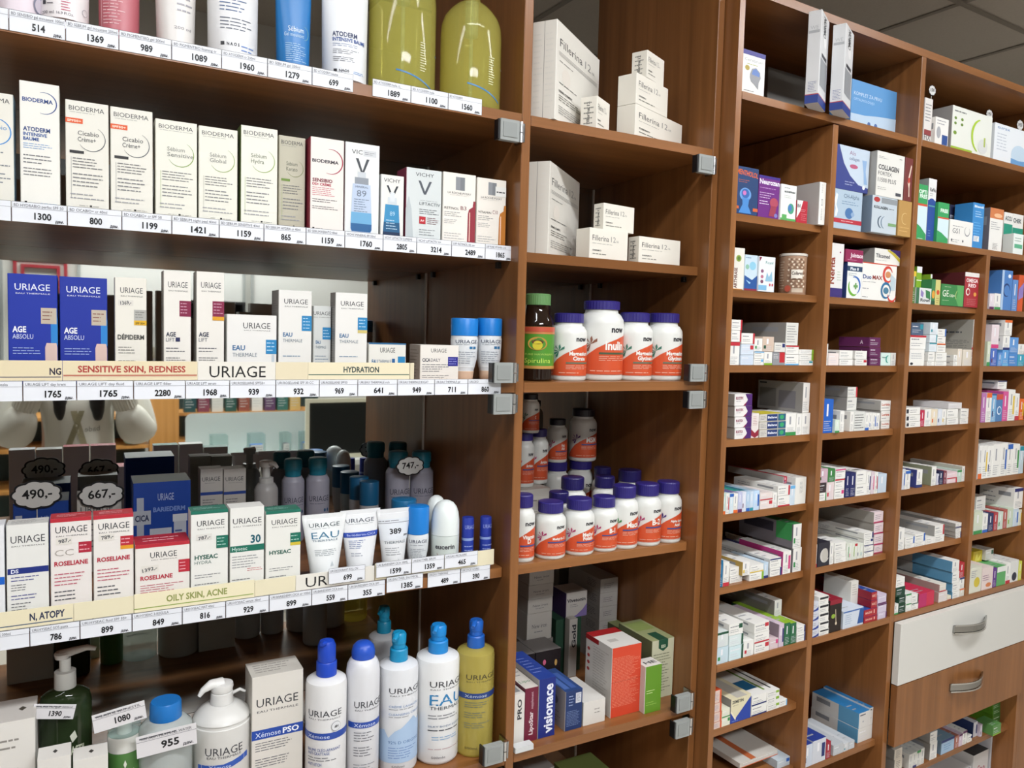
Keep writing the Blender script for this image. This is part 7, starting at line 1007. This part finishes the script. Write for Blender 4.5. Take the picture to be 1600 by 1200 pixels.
person = thing('person', 'person in a cream sweatshirt with long dark hair, raising a phone, seen in the mirror', 'person', (PX, PY, 0))
N = [(0, .01, .98, (.15, .11)), (0, .0, 1.12, (.125, .095)), (0, -.005, 1.26, (.145, .10)), (0, -.01, 1.37, (.12, .075)), (0, .0, 1.45, (.05, .05)), (0, .015, 1.53, (.062, .075)), (0, .02, 1.60, (.072, .088)), (0, .01, 1.66, (.055, .065))]
E_ = chain(0, 8)
for s in (-1, 1):
    k = len(N); N += [(s * .165, -.01, 1.385, .048), (s * .195, .03, 1.27, .040), (s * .215, .09, 1.15, .036), (s * .185, .13, 1.26, .032), (s * .135, .185, 1.39, .024), (s * .115, .215, 1.445, (.034, .020)), (s * .098, .235, 1.50, (.036, .018))]; E_ += [(3, k)] + chain(k, 7)
    k = len(N); N += [(s * .09, .01, .86, .085), (s * .095, .02, .50, .055), (s * .10, .0, .28, .050), (s * .10, -.01, .09, .035), (s * .10, .09, .035, .032), (s * .10, .15, .03, .024)]; E_ += [(0, k)] + chain(k, 6)
body = grown('body', N, E_, 'skin', person)
# fingers curled round the phone, rooted in the palms
for s in (-1, 1):
    for q, L in enumerate((.036, .042, .040, .032)):
        zb = 1.525 + q * .012; fx = s * .085
        grown('finger', [(s * .096, .245, zb - .012, .009), (fx, .266, zb, .0085), (s * .070, .2750, zb + .003, .0075), (s * (.070 - L * .6), .2750, zb + .004, .0065)], chain(0, 4), 'skin', body, 1)
    grown('thumb', [(s * .094, .235, 1.50, .011), (s * .080, .228, 1.530, .010), (s * .062, .232, 1.548, .0085)], chain(0, 3), 'skin', body, 1)
m = MB()     # face: eyes, mouth, nose, ears laid on the head
for s in (-1, 1):
    m.lathe([(1.596, .001), (1.600, .008), (1.606, .009), (1.611, .001)], '#e8e4e0g', 12, (s * .028, .095)); m.lathe([(1.600, .001), (1.603, .004), (1.606, .001)], '#2a1c14g', 10, (s * .028, .103))
    m.tube([(s * .045, .090, 1.622), (s * .028, .102, 1.628), (s * .014, .103, 1.624)], .0025, '#1a1210k', 6)
    m.lathe([(1.570, .004), (1.590, .011), (1.608, .011), (1.616, .004)], '#d9a58as', 10, (s * .076, .018), .6)
m.tube([(0, .098, 1.606), (0, .112, 1.588), (0, .114, 1.575), (0, .100, 1.570)], [.005, .008, .009, .006], '#d9a58as', 8); m.tube([(-.022, .095, 1.548), (0, .105, 1.546), (.022, .095, 1.548)], [.002, .005, .002], '#b5605as', 8)
m.build('face', person)
# sweatshirt
T = [(.01, .005, 1.00, (.23, .145)), (.008, .005, 1.10, (.215, .135)), (.005, 0, 1.24, (.20, .135)), (0, -.005, 1.36, (.155, .10)), (0, .0, 1.435, (.075, .07))]; TE_ = chain(0, 5)
for s in (-1, 1):
    k = len(T); T += [(s * .175, -.005, 1.385, .075), (s * .205, .035, 1.27, .075), (s * .225, .085, 1.155, .080), (s * .200, .115, 1.20, .075), (s * .170, .150, 1.285, .055)]; TE_ += [(3, k)] + chain(k, 5)
sw = grown('sweatshirt', T, TE_, 'cloth_sweat', person)
for s in (-1, 1):
    m = MB(); a = Vector((s * .172, .147, 1.280)); b = Vector((s * .152, .166, 1.335)); ax = (b - a).normalized(); u = ax.cross(Vector((0, 1, 0))).normalized(); v = ax.cross(u); pts = []; n = 48
    for q in (a, b):
        for i in range(n): rr = .043 + (.0022 if i % 2 else -.0015); pts.append(q + (u * math.cos(2 * PI * i / n) + v * math.sin(2 * PI * i / n)) * rr)
    m.add(pts, [(i, (i + 1) % n, n + (i + 1) % n, n + i) for i in range(n)], 'cloth_sweat'); m.build('cuff', sw)
m = MB()
RB = []
for (a0, a1, b0, b1, c_) in ((.28, .42, .50, .64, '#a89f80'), (.62, .76, .34, .46, '#9a9274')):      # crossed ribbon print, in short pieces so it follows the cloth
    for q in range(10):
        k0, k1 = q / 10, (q + 1) / 10; L = lambda k: a0 + (b0 - a0) * k; R_ = lambda k: a1 + (b1 - a1) * k; v0, v1 = .05 + .9 * k0, .05 + .9 * k1; RB.append(('p', [(L(k0), v0), (R_(k0), v0), (R_(k1), v1), (L(k1), v1)], c_))
draw(m, RB + [('t', 'bade', .02, .34, .42, '#9a968c', .14)], .16, .15, lambda u, v, e: (.080 - u, .30 + e, 1.125 + v))
pr_ = m.build('print', sw); sh_ = pr_.modifiers.new('wrap', 'SHRINKWRAP'); sh_.target = sw; sh_.wrap_method = 'PROJECT'; sh_.use_project_y = True; sh_.use_negative_direction = True; sh_.use_positive_direction = False; sh_.offset = .0015
grown('trousers', [(0, .01, .98, (.165, .12)), (.09, .01, .84, .10), (.095, .02, .50, .075), (.10, .0, .12, .062), (-.09, .01, .84, .10), (-.095, .02, .50, .075), (-.10, .0, .12, .062)], [(0, 1), (1, 2), (2, 3), (0, 4), (4, 5), (5, 6)], '#2a2c38k', person)
H_ = [(0, -.015, 1.675, (.075, .085)), (0, -.035, 1.60, (.085, .075)), (0, -.05, 1.48, (.085, .045)), (0, -.075, 1.34, (.09, .035)), (0, -.085, 1.22, (.07, .02)), (.062, .01, 1.62, .026), (.072, .06, 1.50, .030), (.066, .118, 1.38, .034), (.070, .152, 1.27, .028), (.072, .162, 1.225, .012), (-.062, .01, 1.62, .026), (-.070, .06, 1.50, .030), (-.060, .118, 1.38, .034), (-.055, .152, 1.27, .028), (-.052, .162, 1.225, .012)]
grown('hair', H_, [(0, 1), (1, 2), (2, 3), (3, 4), (0, 5), (5, 6), (6, 7), (7, 8), (8, 9), (0, 10), (10, 11), (11, 12), (12, 13), (13, 14)], 'hair', person)
ph = thing('phone', 'dark phone held up in both hands by the person', 'phone', (PX, -1.2435, 1.535)); m = MB(); m.bbox((-.072, 0, -.002), (.072, .008, .074), '#1a1b1eg', .002); m.build('body', ph)
m = MB(); m.bbox((.004, .0082, .040), (.052, .0105, .068), '#26272ag', .002); m.build('camera_bump', ph); m = MB(); m.bbox((-.068, -.0006, .001), (.068, -.0001, .071), '#3c4a58g', .001); m.build('screen', ph)
# wall panels and frames
def wallbox(name, lab, a, b, key, cat, group=None, kind=None):
    m = MB(); m.bbox(a, b, key); o = m.build(name, None); return tag(o, lab, cat, group, kind)
def panel(lab, x0, x1, z0, z1):
    t = thing('wall_panel', lab, 'panel', (x0, Y0 + .001, z0), 0, 'white framed panels on the far wall'); m = MB(); m.bbox((0, 0, 0), (x1 - x0, .012, z1 - z0), '#e4e2dcs'); m.build('board', t)
    m = MB(); w_ = x1 - x0; h_ = z1 - z0
    for a, b in (((0, .0125, 0), (w_, .024, .022)), ((0, .0125, h_ - .022), (w_, .024, h_)), ((0, .0125, .0225), (.022, .024, h_ - .0225)), ((w_ - .022, .0125, .0225), (w_, .024, h_ - .0225))): m.bbox(a, b, '#a8aaa6s')
    m.build('frame', t)
panel('white framed panel on the far wall, left in the mirror', -1.4, -.50, 1.2, 2.18); panel('white framed panel on the far wall, centre in the mirror', -.05, 1.12, 1.2, 2.14); panel('white framed panel on the far wall, right in the mirror', 1.16, 2.25, 1.2, 2.14)
t = thing('red_frame', 'red double picture frame on the far white wall seen in the mirror', 'frame', (-.44, Y0 + .001, 1.72))
for x0, x1, z1, z0 in ((0, .33, .36, 0), (.045, .285, .295, .045)):
    m = MB(); q = .022
    for a, b in (((x0, 0, z0), (x1, .02, z0 + q)), ((x0, 0, z1 - q), (x1, .02, z1)), ((x0, 0, z0 + q + .0002), (x0 + q, .02, z1 - q - .0002)), ((x1 - q, 0, z0 + q + .0002), (x1, .02, z1 - q - .0002))): m.bbox(a, b, '#a8303as')
    m.build('frame_ring', t)
for i, (a, b, z, lab) in enumerate(((-.95, -.52, 1.83, 'left'), (.52, 1.06, 1.80, 'middle'), (1.24, 1.42, 1.79, 'right'))):
    tb = thing('display_rack', 'black display rack against the far wall, %s one in the mirror' % lab, 'rack', (a, -4.33, 0), 0, 'black display racks at the far wall')
    m = MB(); m.bbox((0, 0, 0), (b - a, .02, z), '#17171ap'); m.build('rack_back', tb); m = MB(); m.bbox((-.002, .021, 0), (.02, .30, z), '#17171ap'); m.bbox((b - a - .02, .021, 0), (b - a, .30, z), '#17171ap'); m.bbox((0.021, .021, z - .02), (b - a - .021, .30, z), '#1c1c1fp'); m.build('rack_frame', tb)
# pine gondola
gd = thing('gondola_shelf', 'low pine shelf unit with a broad end post, seen in the mirror', 'shelving', (0, -3.30, 0))
m = MB(); m.bbox((.345, .0, 0), (.515, .10, 1.27), 'wood_pine'); m.build('end_post', gd); m = MB(); m.bbox((-.50, -.30, 0), (.345, -.285, 1.25), '#2a3c3cp'); m.bbox((.516, -.30, 0), (1.5, -.285, 1.25), '#22383ap'); m.build('back_panel', gd)
for z in (.20, .62, .86, 1.045):
    m = MB(); m.bbox((-.50, -.284, z - .018), (.344, .09, z), 'wood_pine'); m.build('shelf', gd); m = MB(); m.bbox((.516, -.284, z - .018), (1.5, -.02, z), 'wood_pine'); m.build('shelf', gd)
for i in range(5):
    m = MB(); x = .30 - i * .058; m.lathe([(0, .020), (.004, .026), (.050, .026), (.056, .020)], '#dcdad4k', 20); o = m.build('gauze_roll', None, (x, -3.24, 1.0455)); tag(o, 'white rolls in a row on the pine shelf, seen in the mirror', 'roll', 'white rolls on the pine shelf')
for i, (x, z, nm) in enumerate(((.25, .8605, 'lower'), (.245, .939, 'upper'))):
    o = grown('soft_pack', [(-.05, 0, .040, .024), (-.02, .004, .041, .034), (.02, 0, .041, .034), (.045, 0, .038, .022)], chain(0, 4), '#8fd0c8s', None, 2, (x, -3.235, z - .002)); tag(o, '%s of two soft turquoise packs under the pine shelf, in the mirror' % nm, 'pack', 'soft turquoise packs')
for i in range(9):
    m = MB(); c_ = ['#24484a', '#7a3c4c', '#c8c4bc', '#2c5048', '#8a4a3c', '#d8d4cc', '#5a3c5c', '#3a6a60', '#c8a868'][i]; m.bbox((0, 0, 0), (.07, .08, .12 + .02 * (i % 3)), c_ + 'p'); draw(m, [('l', .1, .2, .9, .8, 4, '#b8b8b4')], .07, .12, lambda u, v, e: (u, .08 + e, v)); o = m.build('shop_box', None, (.56 + i * .085, -3.42, 1.0455)); tag(o, '%s box, %s along the pine shelf right of the post, in the mirror' % (['teal', 'maroon', 'white', 'green', 'rust', 'pale', 'purple', 'sea green', 'straw'][i], ORD[i]), 'box', 'boxes on the pine shelf')
# counter with guard and holders
ct = thing('counter', 'white shop counter behind the photographer, seen in the mirror', 'counter', (.35, -2.80, 0)); m = MB(); m.bbox((0, 0, .83), (1.75, .55, .86), '#dcdcd8s'); m.build('worktop', ct); m = MB(); m.bbox((.03, .03, 0), (1.72, .50, .8295), '#c9c9c6p'); m.build('base', ct)
m = MB(); r_ = .035; poly = [(.485, .8605), (1.24, .8605), (1.24, 1.118)] + [(.485 + r_ - r_ * math.sin(a * PI / 16), 1.118 - r_ + r_ * math.cos(a * PI / 16)) for a in range(9)]
m.prism(poly, -2.560, -2.554, 'acrylic_white', 'y'); tag(m.build('counter_guard', None), 'milky white guard panel with a rounded corner on the counter, in the mirror', 'screen')
for i, (x, w_, c_, lab) in enumerate(((.60, .085, '#c8ccd0', 'pale box'), (.80, .085, '#3a6ab0', 'blue and white box'), (.98, .05, '#55505a', 'dark bottle shaped box'), (1.09, .09, '#3a68a8', 'blue box'))):
    t = thing('acrylic_holder', 'clear acrylic holder with a %s on the counter, in the mirror' % lab, 'holder', (x, -2.48, .8605)); m = MB()
    for a, b in (((0, 0, 0), (w_, .10, .004)), ((0, 0, .0042), (.003, .10, .15)), ((w_ - .003, 0, .0042), (w_, .10, .15)), ((.0032, 0, .0042), (w_ - .0032, .003, .15))): m.bbox(a, b, 'acrylic')
    m.build('tray', t)
    m = MB(); m.bbox((.008, .03, 0), (w_ - .008, .08, .085), c_ + 'p'); draw(m, [('r', 0, .55, 1, 1, '#d8d8d4'), ('l', .1, .6, .9, .9, 2, '#6a6c74'), ('l', .1, .1, .9, .45, 2, '#b8c4d8')], w_ - .016, .085, lambda u, v, e: (w_ - .008 - u, .08 + e, v)); tag(m.build('counter_box', None, (x, -2.48, .8648)), 'small %s standing in an acrylic holder, in the mirror' % lab, 'box')
cb_ = thing('chalkboard', 'small blank chalkboard in a cream frame on the counter, in the mirror', 'chalkboard', (1.10, -2.36, .8605)); m = MB(); m.bbox((.022, .004, .022), (.43, .012, .325), '#141816p'); m.build('slate', cb_)
m = MB()
for a, b in (((0, 0, 0), (.452, .018, .022)), ((0, 0, .3255), (.452, .018, .348)), ((0, 0, .0222), (.022, .018, .3253)), ((.430, 0, .0222), (.452, .018, .3253))): m.bbox(a, b, '#dcd8c0s')
m.build('frame', cb_)
